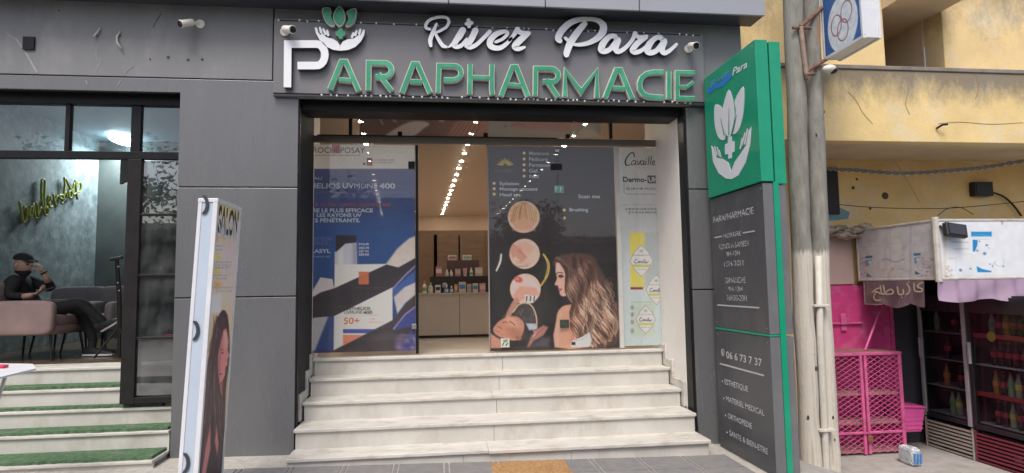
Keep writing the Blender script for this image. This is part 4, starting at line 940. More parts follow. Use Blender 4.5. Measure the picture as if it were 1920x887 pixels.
S.ell(*zd(200, 660), 14, 8, (226, 178, 156), .7, .6, .6); S.ell(*zd(225, 745), 14, 8, (170, 112, 94), .6, .6, .4); S.line(d_([(130, 668), (150, 660), (165, 668)]), 1.3, (90, 56, 48), .9, .5, 4); S.line(d_([(182, 655), (205, 668), (222, 684)]), 1.5, (80, 50, 44), .9, .5, 4); S.line(d_([(92, 694), (112, 700), (120, 712)]), 2, (150, 80, 76), .8, .6, 4); S.line(d_([(62, 722), (100, 732), (112, 728)]), 1, (140, 90, 80), .7, .5, 3)
S.ell(*zd(245, 778), 7, 5, (186, 126, 106), .95, .3, .5); S.ell(*zd(244, 778), 3, 2.2, (140, 88, 76), .8, .4, .5)
S.poly(d_([(40, 745), (75, 770), (118, 795), (118, 858), (40, 858)]), (206, 148, 128), 1, 1.5)
S.poly(d_([(316, 848), (345, 770), (380, 720), (440, 685), (475, 700), (440, 760), (370, 800), (330, 850)]), (200, 140, 128), .9, 2); S.line(d_([(350, 800), (400, 745), (450, 700)]), 2, (150, 96, 88), .7, 1, 4); S.line(d_([(362, 720), (378, 745), (366, 770)]), 3, (222, 168, 152), .8, 1, 4)
S.poly(d_([(340, 850), (420, 780), (490, 770), (480, 850)]), (120, 112, 116), .6, 4)
# woman with long waved hair, seen from behind, face in profile
S.poly(d_([(508, 215), (540, 172), (620, 145), (720, 140), (810, 160), (860, 240), (905, 330), (945, 385), (958, 470), (1000, 560), (1022, 650), (1005, 760), (960, 845), (690, 845), (752, 742), (716, 640), (680, 560), (690, 480), (680, 420), (640, 380), (560, 290)]), (92, 70, 66), 1, 2, 3)
S.poly(d_([(525, 850), (535, 660), (552, 575), (610, 530), (692, 526), (722, 610), (765, 735), (770, 850)]), (222, 166, 144), 1, 1.2, 2)
S.poly(d_([(640, 600), (720, 640), (762, 735), (640, 805), (655, 700)]), (196, 136, 118), .7, 5); S.poly(d_([(528, 850), (536, 680), (556, 590), (575, 600), (560, 720), (556, 850)]), (236, 186, 166), .7, 3)
S.poly(e_([(150, 600), (300, 540), (330, 640), (290, 700), (160, 712)]), (54, 44, 46), 1, 1.5)
S.poly(e_([(82, 205), (74, 300), (78, 335), (92, 388), (80, 425), (62, 462), (80, 480), (104, 482), (108, 512), (112, 530), (124, 548), (120, 572), (146, 606), (185, 606), (235, 584), (302, 532), (296, 440), (262, 366), (180, 300), (120, 210)]), (226, 178, 164), 1, .8)
S.poly(e_([(215, 400), (300, 450), (300, 530), (235, 580), (180, 560), (200, 470)]), (216, 150, 136), .6, 3); S.poly(e_([(80, 215), (110, 220), (150, 280), (130, 330), (85, 320)]), (240, 204, 190), .6, 3)
S.line(e_([(84, 338), (110, 322), (158, 330)]), 1.6, (70, 48, 46), .9, .5, 4); S.ell(*ze(138, 364), 4.6, 2.2, (64, 40, 46), .95, .4, .15); S.line(e_([(108, 372), (130, 386), (166, 372)]), 1.2, (50, 32, 36), .9, .4, 4); S.poly(e_([(108, 508), (150, 512), (158, 524), (130, 545), (116, 540)]), (186, 100, 100), .9, .8); S.ell(*ze(90, 478), 2, 1, (150, 96, 88), .8, .4)
hair = random.Random(5)
def lock(x0, y0, x1, y1, amp, wl, ph, wd, base, tip):
    n = 22; P_ = []
    for i in range(n+1):
        t = i/n; P_.append((x0+(x1-x0)*t+amp*math.sin(ph+t*wl)*min(1, .15+t*1.4), y0+(y1-y0)*t))
    for i in range(n):
        t = i/n; c = [base[q]*(1-t)+tip[q]*t for q in range(3)]; g = math.cos(ph+t*wl+.6)               # the wave's crests catch the light in the print
        c = [max(0, min(255, v*(.80+.42*max(0, g)**2))) for v in c]
        w = wd*(1-.55*max(0, t-.75)/.25)/4.03
        S.line(d_(P_[i:i+2]), w, c, .85, .6)
    for o, a in ((-.42, .5), (.40, .35)):
        S.line(d_([(x+o*wd, y) for x, y in P_]), .7, (52, 36, 34) if o < 0 else (90, 64, 56), a, .4)
    for i in range(2, n-1):
        t = i/n; g = math.cos(ph+t*wl+.6)
        if g > .45 and t > .12: S.line(d_([(P_[i][0]+hair.uniform(-.3, .3)*wd, P_[i][1]), (P_[i+1][0]+hair.uniform(-.3, .3)*wd, P_[i+1][1])]), hair.uniform(.7, 1.5), (244, 214, 192) if t > .35 else (196, 166, 150), .6*g, .5)
order = list(np.linspace(0, 1, 46)); hair.shuffle(order)
for u in order:
    x0 = 590+u*215; y0 = 168+abs(u-.45)*90; x1 = 700+u*305; y1 = 842-max(0, u-.55)*190+hair.uniform(-30, 10)
    b_ = hair.choice([(104, 78, 70), (126, 98, 88), (86, 64, 60)]); t_ = hair.choice([(214, 172, 146), (176, 134, 112), (232, 198, 172), (140, 102, 88)])
    lock(x0, y0, x1, y1, hair.uniform(22, 36), hair.uniform(14, 18), u*7+hair.uniform(-.6, .6), hair.uniform(20, 32), b_, t_)
for k in range(70):
    u = hair.random(); xa = 700+u*230; y0 = 330+hair.random()*330; x1 = xa+50+hair.uniform(-20, 20); y1 = min(842, y0+hair.uniform(90, 170)); n = 12; a_ = hair.uniform(12, 20); f_ = hair.uniform(3.5, 6)
    S.line(d_([(xa+(x1-xa)*t/n+a_*math.sin(u*5+t/n*f_), y0+(y1-y0)*t/n) for t in range(n+1)]), list(np.interp(np.linspace(0, 1, n+1), [0, .3, .8, 1], [.3, 1.6, 1.3, .3])), hair.choice([(236, 206, 184), (206, 168, 142), (60, 42, 40), (240, 216, 198)]), .55, .5)
for k in range(60):                                            # strands swept over the ear and crown
    v = hair.random(); S.line(d_([(530+v*60, 185+v*20-hair.random()*25), (620+v*40, 230+v*60), (700+v*30, 300+v*30), (720, 330+v*60)]), hair.uniform(1, 2), hair.choice([(120, 92, 82), (86, 64, 60), (168, 134, 118), (66, 50, 50)]), .5, .5, 5)
for k in range(22):
    y = hair.uniform(300, 640); x = 900+(y-300)*.28; S.line(d_([(x, y), (x+hair.uniform(15, 50), y+hair.uniform(-20, 40)), (x+hair.uniform(-10, 40), y+hair.uniform(40, 90))]), .8, (150, 120, 106), .6, .4, 5)
S.poly(d_([(648, 815), (662, 800), (730, 772), (788, 738), (804, 800), (786, 850), (648, 850)]), (218, 224, 236), 1, 1); S.rect(*zd(652, 812), *zd(680, 834), (36, 36, 44)); S.line(d_([(670, 800), (735, 790), (795, 745)]), 1.2, (170, 178, 196), .7, .6, 4)
S.noise(.03, 3)
po2 = thing('poster', (gx(1035), YP, zg), 'dark beauty salon poster with a woman\'s long wavy hair and round treatment pictures', 'poster')
S.gain(1.13); S.build('print', M_FILM, po2)
for s, x0, y0, x1, h, b in (('Manicure', 485, 180, 705, 40, .012), ('Pédicure', 485, 245, 690, 40, .012), ('Permanent', 485, 310, 742, 40, .012), ('Gel', 485, 374, 575, 40, .012), ('Nail', 490, 436, 592, 40, .012),
                            ('Epilation', 160, 514, 372, 38, .012), ('Massage relaxant', 160, 574, 580, 38, .012), ('Head spa', 160, 638, 392, 38, .012), ('Scan me', 1030, 660, 1272, 44, .012), ('Brushing', 932, 806, 1140, 40, .012)):
    mb = MB(); T(mb, s, zc, x0, y0, x1, h, b); part('printed_word', mb, inkw, po2)
# --- far right: soap poster
zf, zh = zmap(1150, 270, 5.916), zmap(1150, 450, 4.22)
S = Sheet((xp1+.003, YP, zg+.02), (1, 0, 0), (0, 0, 1), WR-.004-(xp1+.003), ztb-.012-(zg+.02), .0052)
S.grad([(270, (184, 186, 192)), (400, (188, 194, 202)), (520, (204, 218, 228)), (660, (206, 222, 234))])
dashes(S, zf, 250, 410, 268, 8, (130, 130, 138), .6, 31); S.rect(*zf(380, 350), *zf(560, 436), (62, 62, 70))
S.line([zf(*q) for q in ((118, 440), (120, 540), (150, 556), (560, 556))], 1, (110, 112, 120), .9, .4)
dashes(S, zf, 138, 500, 508, 24, (90, 92, 100), .8, 32, (12, 30)); dashes(S, zf, 110, 480, 684, 18, (150, 120, 130), .5, 33, (12, 30)); dashes(S, zf, 135, 520, 732, 22, (96, 98, 106), .8, 34, (12, 30)); dashes(S, zf, 170, 520, 770, 22, (96, 98, 106), .8, 35, (12, 30))
S.poly([zh(*q) for q in ((130, -60), (250, -60), (246, 372), (136, 372))], (226, 216, 110), 1, 2); S.poly([zh(*q) for q in ((250, -60), (420, -60), (420, 330), (246, 372))], (176, 186, 190), .7, 4); S.rect(*zh(136, 374), *zh(236, 392), (150, 62, 52))
S.rect(*zh(140, 490), *zh(330, 760), (200, 216, 204)); S.line([zh(140, 490), zh(330, 490)], .8, (150, 166, 160))
for y in (535, 590, 650, 720): S.ell(*zh(150, y), 3, 4, (110, 118, 122), .6, .5)
def diamond(cx, cy, w, h):
    P = [(cx, cy-h), (cx+w*.62, cy-h*.55), (cx+w, cy), (cx+w*.6, cy+h*.55), (cx, cy+h), (cx-w*.6, cy+h*.55), (cx-w, cy), (cx-w*.62, cy-h*.55)]
    P = [zh(*q) for q in P]; S.poly(P, (232, 236, 238), 1, .8, 4); S.line(P+[P[0]], 1, (120, 134, 132), .9, .5)
    S.ell(*zh(cx, cy-h*.62), 3.4, 3, (130, 150, 140), .6, .5); dashes(S, zh, cx-w*.7, cx+w*.7, cy-h*.32, 8, (120, 124, 130), .7, int(cy)); S.rect(*zh(cx-w*.78, cy+h*.24), *zh(cx+w*.78, cy+h*.40), (196, 200, 96), .9); dashes(S, zh, cx-w*.5, cx+w*.5, cy+h*.56, 6, (120, 124, 100), .7, int(cy)+1)
diamond(222, 165, 92, 125); diamond(340, 395, 82, 118); diamond(256, 630, 78, 112); S.noise(.02, 4)
po3 = thing('poster', (gx(1200), YP, zg), 'pale soap poster on the narrow right-hand pane beside the white reveal', 'poster')
S.gain(1.10); S.build('print', M_FILM, po3)
inkv = mat('ink_blue_violet', (.06, .06, .22), rough=.5)
for s, zm, x0, y0, x1, h, b, sh, m in (('Dermo-', zf, 108, 420, 372, 58, .03, 0, inkk), ('UHT', zf, 392, 420, 540, 56, .03, 0, inkw)):
    mb = MB(); T(mb, s, zm, x0, y0, x1, h, b, sh); part('printed_word', mb, m, po3)
def pstroke(zm, strokes, m, par):
    mb = MB()
    for k, (pts, w) in enumerate(strokes):
        p = [tuple(q) for q in smooth_path(pts, 5)]
        stroke_slab(mb, p, wv([w]*2 if not hasattr(w, '__len__') else w, p), lambda x, y, e: (lambda q: (q.x, q.y-e-.0003*k, q.z))(at(*zm(x, y), YP-.003)), .001, .001, 'round')
    part('printed_word', mb, m, par)
pstroke(zf, [([(232, 145), (225, 105), (195, 100), (150, 150), (132, 205), (150, 238), (200, 225)], [10, 14, 12, 14, 18, 14, 6]), ([(248, 190), (215, 185), (202, 215), (215, 234), (240, 215), (250, 188), (245, 225), (262, 232)], 9), ([(268, 188), (280, 230), (300, 188)], 9), ([(338, 190), (312, 186), (302, 215), (314, 234), (332, 215), (342, 188), (338, 228), (352, 230)], 9), ([(362, 190), (358, 232)], 9), ([(366, 165), (367, 170)], 8), ([(398, 140), (384, 232)], 9), ([(424, 138), (408, 232)], 9), ([(432, 212), (458, 200), (448, 186), (432, 205), (438, 232), (468, 222)], 9), ([(500, 190), (480, 200), (500, 215), (480, 234)], 9)], inkk, po3)
for cx, cy, sc in ((222, 172, 1.0), (338, 400, .9), (256, 632, .9)):
    mp = lambda L: [(cx+(x-50)*1.05*sc, cy+y*sc) for x, y in L]
    pstroke(zh, [(mp([(18, -14), (8, -20), (-2, 0), (6, 12), (20, 6)]), 4), (mp([(30, -4), (24, 10), (36, -4), (36, 10), (44, -4), (50, 10), (56, -4), (62, 8)]), 3.5), (mp([(70, -18), (66, 10)]), 3.5), (mp([(78, -18), (74, 10), (88, 0), (84, 12), (98, 4), (104, -4)]), 3.5)], inkv, po3)
# --- fanlight film: faded hands
zg1, zg2 = zmap(560, 200, 5.0526), zmap(900, 200, 5.0526)
S = Sheet((x65+.10, YP, ztt+.02), (1, 0, 0), (0, 0, 1), x115-.115-(x65+.10), ztop-.03-ztt, .007)
S.grad([(660, (100, 84, 84)), (800, (112, 92, 92)), (905, (150, 118, 108)), (918, (150, 150, 152)), (1040, (168, 160, 158)), (1100, (150, 154, 150)), (1150, (176, 150, 122))], 'x')
f1 = lambda L: [zg1(*q) for q in L]; f2 = lambda L: [zg2(*q) for q in L]
S.poly(f1([(820, 275), (900, 220), (1050, 145), (1180, 140), (1240, 165), (1180, 210), (1060, 290), (830, 290)]), (176, 172, 172), 1, 2, 3); S.line(f1([(735, 60), (770, 110), (795, 165)]), 4, (150, 134, 132), .9, 1, 4); S.line(f1([(830, 60), (880, 110), (915, 140)]), 5, (150, 134, 132), .9, 1, 4); S.line(f1([(920, 60), (960, 105)]), 4, (150, 134, 132), .9, 1)
S.poly(f1([(1320, 60), (1380, 60), (1375, 150), (1330, 140)]), (168, 164, 166), .9, 1.5); S.poly(f1([(1400, 290), (1480, 160), (1600, 80), (1790, 60), (1790, 290)]), (164, 130, 120), .9, 3)
for k in range(6): S.line(f1([(1420+k*50, 290), (1500+k*40, 200), (1580+k*30, 90)]), 2, (120, 92, 86), .6, 1, 4)
S.poly(f2([(420, 60), (1160, 60), (1160, 150), (960, 190), (760, 240), (600, 215), (420, 210), (300, 180)]), (172, 138, 138), .8, 3, 2); S.poly(f2([(880, 300), (960, 220), (1060, 210), (1170, 300)]), (184, 174, 172), .9, 3); S.line(f2([(300, 180), (360, 160), (420, 180)]), 3, (140, 120, 120), .7, 1, 4); S.ell(*zg2(240, 186), 3, 2.6, (126, 116, 118), .6, .5)
S.poly(f2([(1040, 110), (1170, 110), (1170, 280), (1120, 240)]), (132, 146, 138), .8, 3); S.poly(f2([(460, 330), (480, 260), (520, 250), (560, 330)]), (150, 156, 130), .5, 4)
po4 = thing('poster', (gx(900), YP, ztt), 'faded strip print of hands on the fanlight above the doorway', 'poster'); S.gain(1.12); S.build('print', print_mat('fanlight_film', .03, trans=.5), po4)
# small stickers
def sticker(px, py, w, h, m, label, glyph=None):
    c = at(px, py, YG-.0085); mb = MB(); mb.box(c.x-w/2, c.x+w/2, YG-.0095, YG-.0065, c.z-h/2, c.z+h/2)
    t = thing('door_sticker', (c.x, YG-.008, c.z-h/2), label, 'sticker'); part('backing', mb, m, t)
    if glyph:
        for mm, strokes in glyph:
            mb = MB()
            for k, (pts, wd) in enumerate(strokes): stroke_slab(mb, [(c.x+u*w, c.z+v*h) for u, v in pts], wd*w, lambda x, z, e: (x, YG-.0098-e-.0003*k, z), .0006, .0006, 'round')
            part('mark', mb, mm, t)
M_STG = mat('sticker_green', (.18, .42, .28), rough=.4, var=.2, scale=40); M_STW = mat('sticker_white', (.62, .64, .52), rough=.4, var=.15, scale=40); M_STD = mat('sticker_dark', (.03, .06, .04), rough=.5)
sticker(1048, 355, .115, .09, M_STG, 'small green and white sticker where the dark poster\'s two leaves meet', [(inkw, [([(-.35, -.25), (-.35, .3), (-.1, .1)], .09), ([(.15, -.3), (.15, .3)], .08), ([(.15, .3), (.35, .1), (.15, 0)], .07)])])
sticker(947, 643, .10, .10, M_STW, 'small pale sticker at the foot of the dark poster, left corner', [(M_STD, [([(-.3, -.3), (-.1, .1), (.2, .2)], .10), ([(-.2, .3), (.3, .34)], .08), ([(.1, -.3), (.3, 0)], .12)])])
# ================================================================== pharmacy ceiling spots
M_SPOT = emis('spot_glow', (1, .87, .70), 300); M_RING = mat('spot_ring', (.45, .38, .30), rough=.4)
sp_m = MB(); sp_m.lathe((0, 0, -.012), [(.031, 0), (.031, .008)], 14); rg = MB(); rg.lathe((0, 0, -.008), [(.045, 0), (.045, .008)], 16)
s0 = None
rows = (((677, 227), (717, 405)), ((892, 227.6), (828, 405)), ((1097, 232), (930, 405)))
rlab = ('left', 'middle', 'right')
for r, (qa, qb) in enumerate(rows):
    A, B = atz(*qa, PC), atz(*qb, PC); n = 18
    for i in range(n-1):
        p = A.lerp(B, i/(n-1)); p.z = PC-.001
        lab = '%s warm ceiling spot from the doorway in the %s row of the pharmacy' % (ORD[i], rlab[r])
        if s0 is None:
            s0 = thing('ceiling_spot', p, lab, 'ceiling light', 'ceiling spots, %s row' % rlab[r])
            a = part('lamp', MB(), M_SPOT, None); bpy.data.objects.remove(a)
            mm = MB(); mm.v = [tuple(Vector(v)+p) for v in sp_m.v]; mm.f = sp_m.f; mm.m = sp_m.m; part('lamp', mm, M_SPOT, s0)
            mm = MB(); mm.v = [tuple(Vector(v)+p) for v in rg.v]; mm.f = rg.f; mm.m = rg.m; part('ring', mm, M_RING, s0)
        else:
            c = copy_tree(s0); c.location = p; c['label'] = lab; c['group'] = 'ceiling spots, %s row' % rlab[r]
# ================================================================== counter and goods
M_COUNTER = mat('cream_gloss', (.60, .53, .44), rough=.18, var=.05, scale=2, coat=.3); M_SHELF = mat('dark_shelf', (.035, .025, .022), rough=.5); M_BROWNW = mat('brown_back', (.22, .135, .085), rough=.55, var=.15, scale=3, stretch=(1, 1, 6))
CY = (atz(783, 633, FL).y+atz(917, 632, FL).y)/2
cx0, cx1 = at(770, 600, CY).x, at(1030, 600, CY).x; cz = at(850, 549, CY).z
ct = thing('counter', ((cx0+cx1)/2, CY+.3, FL), 'cream glossy counter facing the open doorway inside the pharmacy', 'counter')
for a, b in ((cx0, at(862, 600, CY).x-.003), (at(862, 600, CY).x+.003, at(965, 600, CY).x-.003), (at(965, 600, CY).x+.003, cx1)):
    mb = MB(); mb.box(a, b, CY, CY+.02, FL+.035, cz-.022); part('front_panel', mb, M_COUNTER, ct, bevel=.003)
mb = MB(); mb.box(cx0-.02, cx1+.02, CY-.02, CY+.62, cz-.02, cz); part('top', mb, M_COUNTER, ct, bevel=.003)
mb = MB(); mb.box(cx0+.02, cx1-.02, CY+.03, CY+.6, FL, FL+.034); part('plinth', mb, M_SHELF, ct)
mb = MB(); mb.box(cx0+.01, cx1-.01, CY+.021, CY+.6, FL+.035, cz-.021); part('carcass', mb, M_SHELF, ct)
# stepped display on the counter
dy = CY+.24; dx0, dx1 = at(806, 520, dy).x, at(1000, 520, dy).x
z1_, z2_ = at(860, 518, dy).z, at(860, 488, dy+.2).z
dsp = thing('display_stand', ((dx0+dx1)/2, dy+.1, cz), 'dark two tier display stand on the cream counter', 'display stand')
mb = MB(); mb.box(dx0, dx1, dy, dy+.17, cz+.001, z1_); part('lower_tier', mb, M_SHELF, dsp, bevel=.003)
mb = MB(); mb.box(at(838, 500, dy).x, at(900, 500, dy).x, dy+.171, dy+.36, cz+.001, z2_); part('upper_tier', mb, mat('mauve_board', (.12, .075, .075), rough=.6), dsp, bevel=.003)
bwy = CY+1.9
shelf = thing('wall_cabinet', (at(880, 480, bwy).x, bwy, FL), 'brown cabinet wall behind the counter display', 'cabinet')
a, b = at(770, 480, bwy).x, at(925, 480, bwy).x
mb = MB(); mb.box(a-1.2, b, bwy, bwy+.25, FL, at(850, 432, bwy).z); part('body', mb, M_BROWNW, shelf)
for px in (795, 838, 884):
    x = at(px, 480, bwy).x; mb = MB(); mb.box(x-.24, x+.24, bwy-.02, bwy-.001, FL+.05, at(850, 440, bwy).z); part('door', mb, M_BROWNW, shelf, bevel=.004)
mb = MB(); mb.box(b+.02, b+1.4, bwy-.1, bwy+.2, FL, 2.9); part('side_panel', mb, M_INT_TAN, shelf)
PR = {k: mat('pack_'+k, c, rough=.35, var=.1, scale=20) for k, c in dict(cream=(.62, .55, .45), white=(.70, .68, .64), orange=(.75, .22, .05), blue=(.08, .24, .55), pink=(.60, .32, .34), amber=(.62, .26, .08), rose=(.50, .18, .20), green=(.25, .45, .22), dark=(.05, .05, .06)).items()}
def bottle(px, top, base, y, zb0, w, body, cap, label, group=None, kind='bottle'):
    x = at(px, base, y).x; h = (at(px, top, y)-at(px, base, y)).length; r = w*.0061/2*(y-C_POS[1])/7.0
    t = thing('product_'+kind, (x, y, zb0), label, kind, group)
    m = MB()
    if kind == 'bottle': m.lathe((x, y, zb0+.001), [(r*.9, 0), (r, h*.04), (r, h*.55), (r*.55, h*.70), (r*.4, h*.76)], 14); part('body', m, PR[body], t, smooth=False); m = MB(); m.lathe((x, y, zb0+h*.76), [(r*.48, 0), (r*.48, h*.18), (r*.3, h*.24)], 12); part('cap', m, PR[cap], t); m = MB(); m.lathe((x, y, zb0+h*.16), [(r*1.015, 0), (r*1.015, h*.30)], 14); part('label_band', m, PR['white' if body != 'white' else 'green'], t)
    elif kind == 'tube': m.slab([(x-r, y, zb0+h), (x+r, y, zb0+h), (x+r*.75, y-.0, zb0+h*.2), (x-r*.75, y, zb0+h*.2)], (0, .02, 0)); part('body', m, PR[body], t, bevel=.004); m = MB(); m.lathe((x, y+.01, zb0+.001), [(r*.62, 0), (r*.62, h*.2)], 12); part('cap', m, PR[cap], t)
    else: m.box(x-r, x+r, y-.0, y+.06, zb0+.001, zb0+h); part('body', m, PR[body], t, bevel=.002); m = MB(); m.box(x-r*.8, x+r*.8, y-.003, y-.0005, zb0+h*.35, zb0+h*.75); part('label_band', m, PR[cap], t)
gl, gu = 'products along the front of the counter', 'products on the lower display tier'
yl = CY+.10
for px, top, w, bo, ca, lb, kd in ((796, 526, 8, 'white', 'orange', 'white bottle with an orange cap, leftmost on the counter', 'bottle'), (807.5, 529, 8, 'cream', 'green', 'cream bottle with a greenish cap, second from the left on the counter', 'bottle'), (821, 534, 10, 'white', 'dark', 'squat white box between the capped bottles and the blue ones', 'box'),
        (837.5, 535, 6, 'blue', 'white', 'small blue and white bottle, left of a matching pair', 'bottle'), (846.5, 536, 6, 'blue', 'white', 'small blue and white bottle, right of a matching pair', 'bottle'), (855, 533, 6, 'amber', 'cream', 'slim amber box right of the blue bottles', 'box'),
        (867, 529, 13, 'cream', 'blue', 'wide tall cream box with blue band on the counter', 'box'), (880, 533, 8, 'pink', 'green', 'small pinkish box right of the wide cream box', 'box'), (891.5, 532, 10, 'cream', 'blue', 'cream tub box, second from the right on the counter', 'box'), (905, 532, 11, 'pink', 'cream', 'pinkish box at the right end of the counter row', 'box')):
    bottle(px, top, 549, yl, cz, w, bo, ca, lb, gl, kd)
yu = dy+.05
for px, top, w, bo, ca, lb, kd in ((823, 499, 12, 'rose', 'white', 'rose pink bag-like box at the left end of the display tier', 'box'), (838, 505, 6, 'cream', 'white', 'small cream bottle right of the rose box', 'bottle'), (846, 506, 6, 'cream', 'white', 'small cream bottle beside its twin on the display tier', 'bottle'), (858.5, 504, 10, 'pink', 'cream', 'pinkish box in the middle of the display tier', 'box'), (872, 503, 8, 'pink', 'white', 'pale pink tube on the display tier', 'tube'), (883.5, 502, 6, 'white', 'cream', 'slim white bottle on the display tier', 'bottle'), (898, 502, 14, 'cream', 'white', 'wide cream carton at the right end of the display tier', 'box')):
    bottle(px, top, 518, yu, z1_, w, bo, ca, lb, gu, kd)
for px, w, bo, lb in ((848, 16, 'cream', 'pale carton on the top tier, left one'), (876, 16, 'white', 'pale carton on the top tier, right one')):
    bottle(px, 478, 488, dy+.24, z2_, w, bo, 'rose' if bo == 'cream' else 'green', lb, 'cartons on the top display tier', 'box')
gb = at(834, 532, yl+.05); mb = MB(); mb.sphere((gb.x, gb.y+.02, cz+.11), .045, 14, 9); mb.lathe((gb.x, gb.y+.02, cz+.001), [(.03, 0), (.012, .02), (.012, .07)], 12); solo('glass_ornament', mb, mat('smoky_glass', (.35, .35, .36), rough=.1), 'round grey glass ball on a foot behind the blue bottles', 'ornament', smooth=True)
# ================================================================== totem sign
M_TGREEN = mat('totem_green', (.010, .30, .165), rough=.3, var=.06, scale=3, dirt=(.05, .36, .22), dscale=3, damt=.3)
M_TGREY = mat('totem_grey', (.080, .082, .090), rough=.38, var=.08, scale=2.5, dirt=(.16, .155, .15), dscale=3.2, damt=.5, stretch=(1, 1, .5))
M_TEDGE = mat('totem_edge_grey', (.15, .15, .158), rough=.45, var=.08, scale=3, dirt=(.22, .22, .22), dscale=3, damt=.3)
TX = 2.643; ty0, ty1 = -1.15, -.085; TXB = TX+.245
def tz(px, py): return atx(px, py, TX).z
zt_top = (tz(1322, 143)+tz(1418, 75))/2; zt_h = (tz(1328, 370)+tz(1425, 343))/2; zt_j = (tz(1335, 615)+tz(1430, 628))/2; zt_b = tz(1347, 852)
tm = thing('totem_sign', (TX+.12, (ty0+ty1)/2, 0), 'tall green and dark grey totem sign standing out from the facade beside the poles', 'sign')
def tb(name, x0, x1, z0, z1, m, y0=ty0, y1=ty1, b=.004):
    mb = MB(); mb.box(x0, x1, y0, y1, z0, z1); return part(name, mb, m, tm, bevel=b)
tb('head_box', TX, TX+.118, zt_h, zt_top, M_TGREEN); tb('head_box', TX+.138, TXB, zt_h-.02, zt_top-.01, M_TGREEN, ty0+.012)
tb('head_core', TX+.119, TX+.137, zt_h, zt_top-.02, M_TGREEN, ty0+.04)
tb('body_box', TX+.018, TX+.112, zt_j+.012, zt_h-.012, M_TGREY, ty0+.02); tb('body_box', TX+.018, TX+.112, zt_b+.012, zt_j-.012, M_TGREY, ty0+.02)
tb('body_back', TX+.168, TXB-.005, zt_j+.012, zt_h-.03, M_TEDGE, ty0+.022); tb('body_back', TX+.168, TXB-.005, zt_b, zt_j-.012, M_TEDGE, ty0+.022)
tb('edge_face', TX+.019, TX+.111, zt_j+.013, zt_h-.013, M_TEDGE, ty0+.014, ty0+.019, .001); tb('edge_face', TX+.019, TX+.111, zt_b+.013, zt_j-.013, M_TEDGE, ty0+.014, ty0+.019, .001)
tb('green_strip', TX+.113, TX+.167, -.25, zt_h-.001, M_TGREEN, ty0+.006); tb('green_line', TX+.014, TX+.1125, zt_j-.009, zt_j+.009, M_TGREEN, ty0+.015); tb('green_line', TX+.006, TX+.1125, zt_b-.014, zt_b+.011, M_TGREEN, ty0+.01)
tb('foot', TX+.02, TX+.110, -.25, zt_b-.015, M_TGREY, ty0+.022); tb('foot', TX+.17, TXB-.006, -.25, zt_b-.002, M_TGREY, ty0+.022)
M_SCREW = mat('screw_steel', (.25, .25, .25), rough=.4, metal=.8)
for yy in (ty0+.05, ty1-.05):
    for zz in (zt_top-.05, zt_h+.05): mb = MB(); mb.lathe((TX-.001, yy, zz), [(.008, 0), (.006, .003)], 8, 0, (-1, 0, 0)); part('screw', mb, M_SCREW, tm)
    for zz in (zt_h-.06, zt_j+.06, zt_j-.06, zt_b+.07): mb = MB(); mb.lathe((TX+.017, yy, zz), [(.008, 0), (.006, .003)], 8, 0, (-1, 0, 0)); part('screw', mb, M_SCREW, tm)
zT = zmap(1320, 70, 2.955)
def onT(zm, off=.004):
    def f(x, y, d):
        p = atx(*zm(x, y), TX-off); return (p.x-d, p.y, p.z)
    return f
def tplate(poly, m, name, sm=0, off=.004):
    if sm: poly = smooth_path(poly, sm, True)
    to = onT(zT, off); mb = MB(); mb.slab([to(x, y, 0) for x, y in poly], (.003, 0, 0)); part(name, mb, m, tm)
tplate([(62, 372), (100, 392), (108, 470), (118, 545), (108, 570), (80, 555), (62, 500), (56, 430)], inkw, 'leaf', 3)
tplate([(136, 290), (160, 350), (168, 440), (150, 530), (136, 552), (112, 520), (98, 450), (108, 370)], inkw, 'leaf', 3, .006)
tplate([(216, 272), (222, 350), (212, 450), (190, 515), (160, 535), (170, 470), (176, 400), (170, 350)], inkw, 'leaf', 3)
for s in ([(138, 390), (138, 540)], [(92, 450), (112, 540)], [(180, 430), (160, 520)]):
    mb = MB(); stroke_slab(mb, s, [2, 5], onT(zT, .008), .0008, .001, 'round'); part('leaf_vein', mb, M_TGREEN, tm)
tplate([(132, 552), (152, 548), (154, 578), (168, 574), (168, 632), (154, 640), (154, 668), (134, 674), (134, 646), (116, 650), (116, 592), (132, 586)], inkw, 'cross')
tplate([(40, 600), (52, 618), (70, 668), (100, 672), (135, 695), (150, 742), (150, 786), (120, 782), (80, 752), (50, 690)], inkw, 'hand'); tplate([(150, 742), (170, 690), (205, 640), (232, 600), (245, 520), (262, 495), (256, 590), (232, 690), (190, 765), (150, 786)], inkw, 'hand', 0, .0045)
for a, b in (((60, 605), (72, 650)), ((74, 608), (86, 656)), ((86, 626), (94, 660)), ((242, 508), (226, 590)), ((228, 530), (210, 600)), ((212, 560), (202, 615))):
    mb = MB(); stroke_slab(mb, [a, b], [7, 9], onT(zT, .004), 0, .002, 'round'); part('finger', mb, inkw, tm)
def TT_(s, x0, y0, x1, y1, h, m, zm=lambda x, y: (x, y), bold=0.0, shear=0.0, off=.004, flat=True, X=None):
    X = (TX if X is None else X)-off; a = atx(*zm(x0, y0), X); b = atx(*zm(x1, y1), X); k = (atx(*zm(x0, y0-h), X)-a).length
    mb = MB(); text(mb, s, a, Vector((X, b.y, a.z if flat else b.z)), k, bold=bold, shear=shear); return part('printed_word', mb, m, tm)
inkb = mat('ink_blue', (.03, .20, .62), rough=.4, var=.1)
a = atx(*zT(22, 300), TX-.004)
mb = MB(); stroke_slab(mb, smooth_path([(28, 300), (60, 270), (95, 262), (145, 210)], 5), [26]*16, onT(zT, .002), 0, .001, 'round'); part('painted_patch', mb, inkb, tm)
TT_('River', 36, 278, 140, 205, 34, mat('ink_pale_blue', (.12, .34, .62), rough=.5), zT, .01, .3, .005, False)
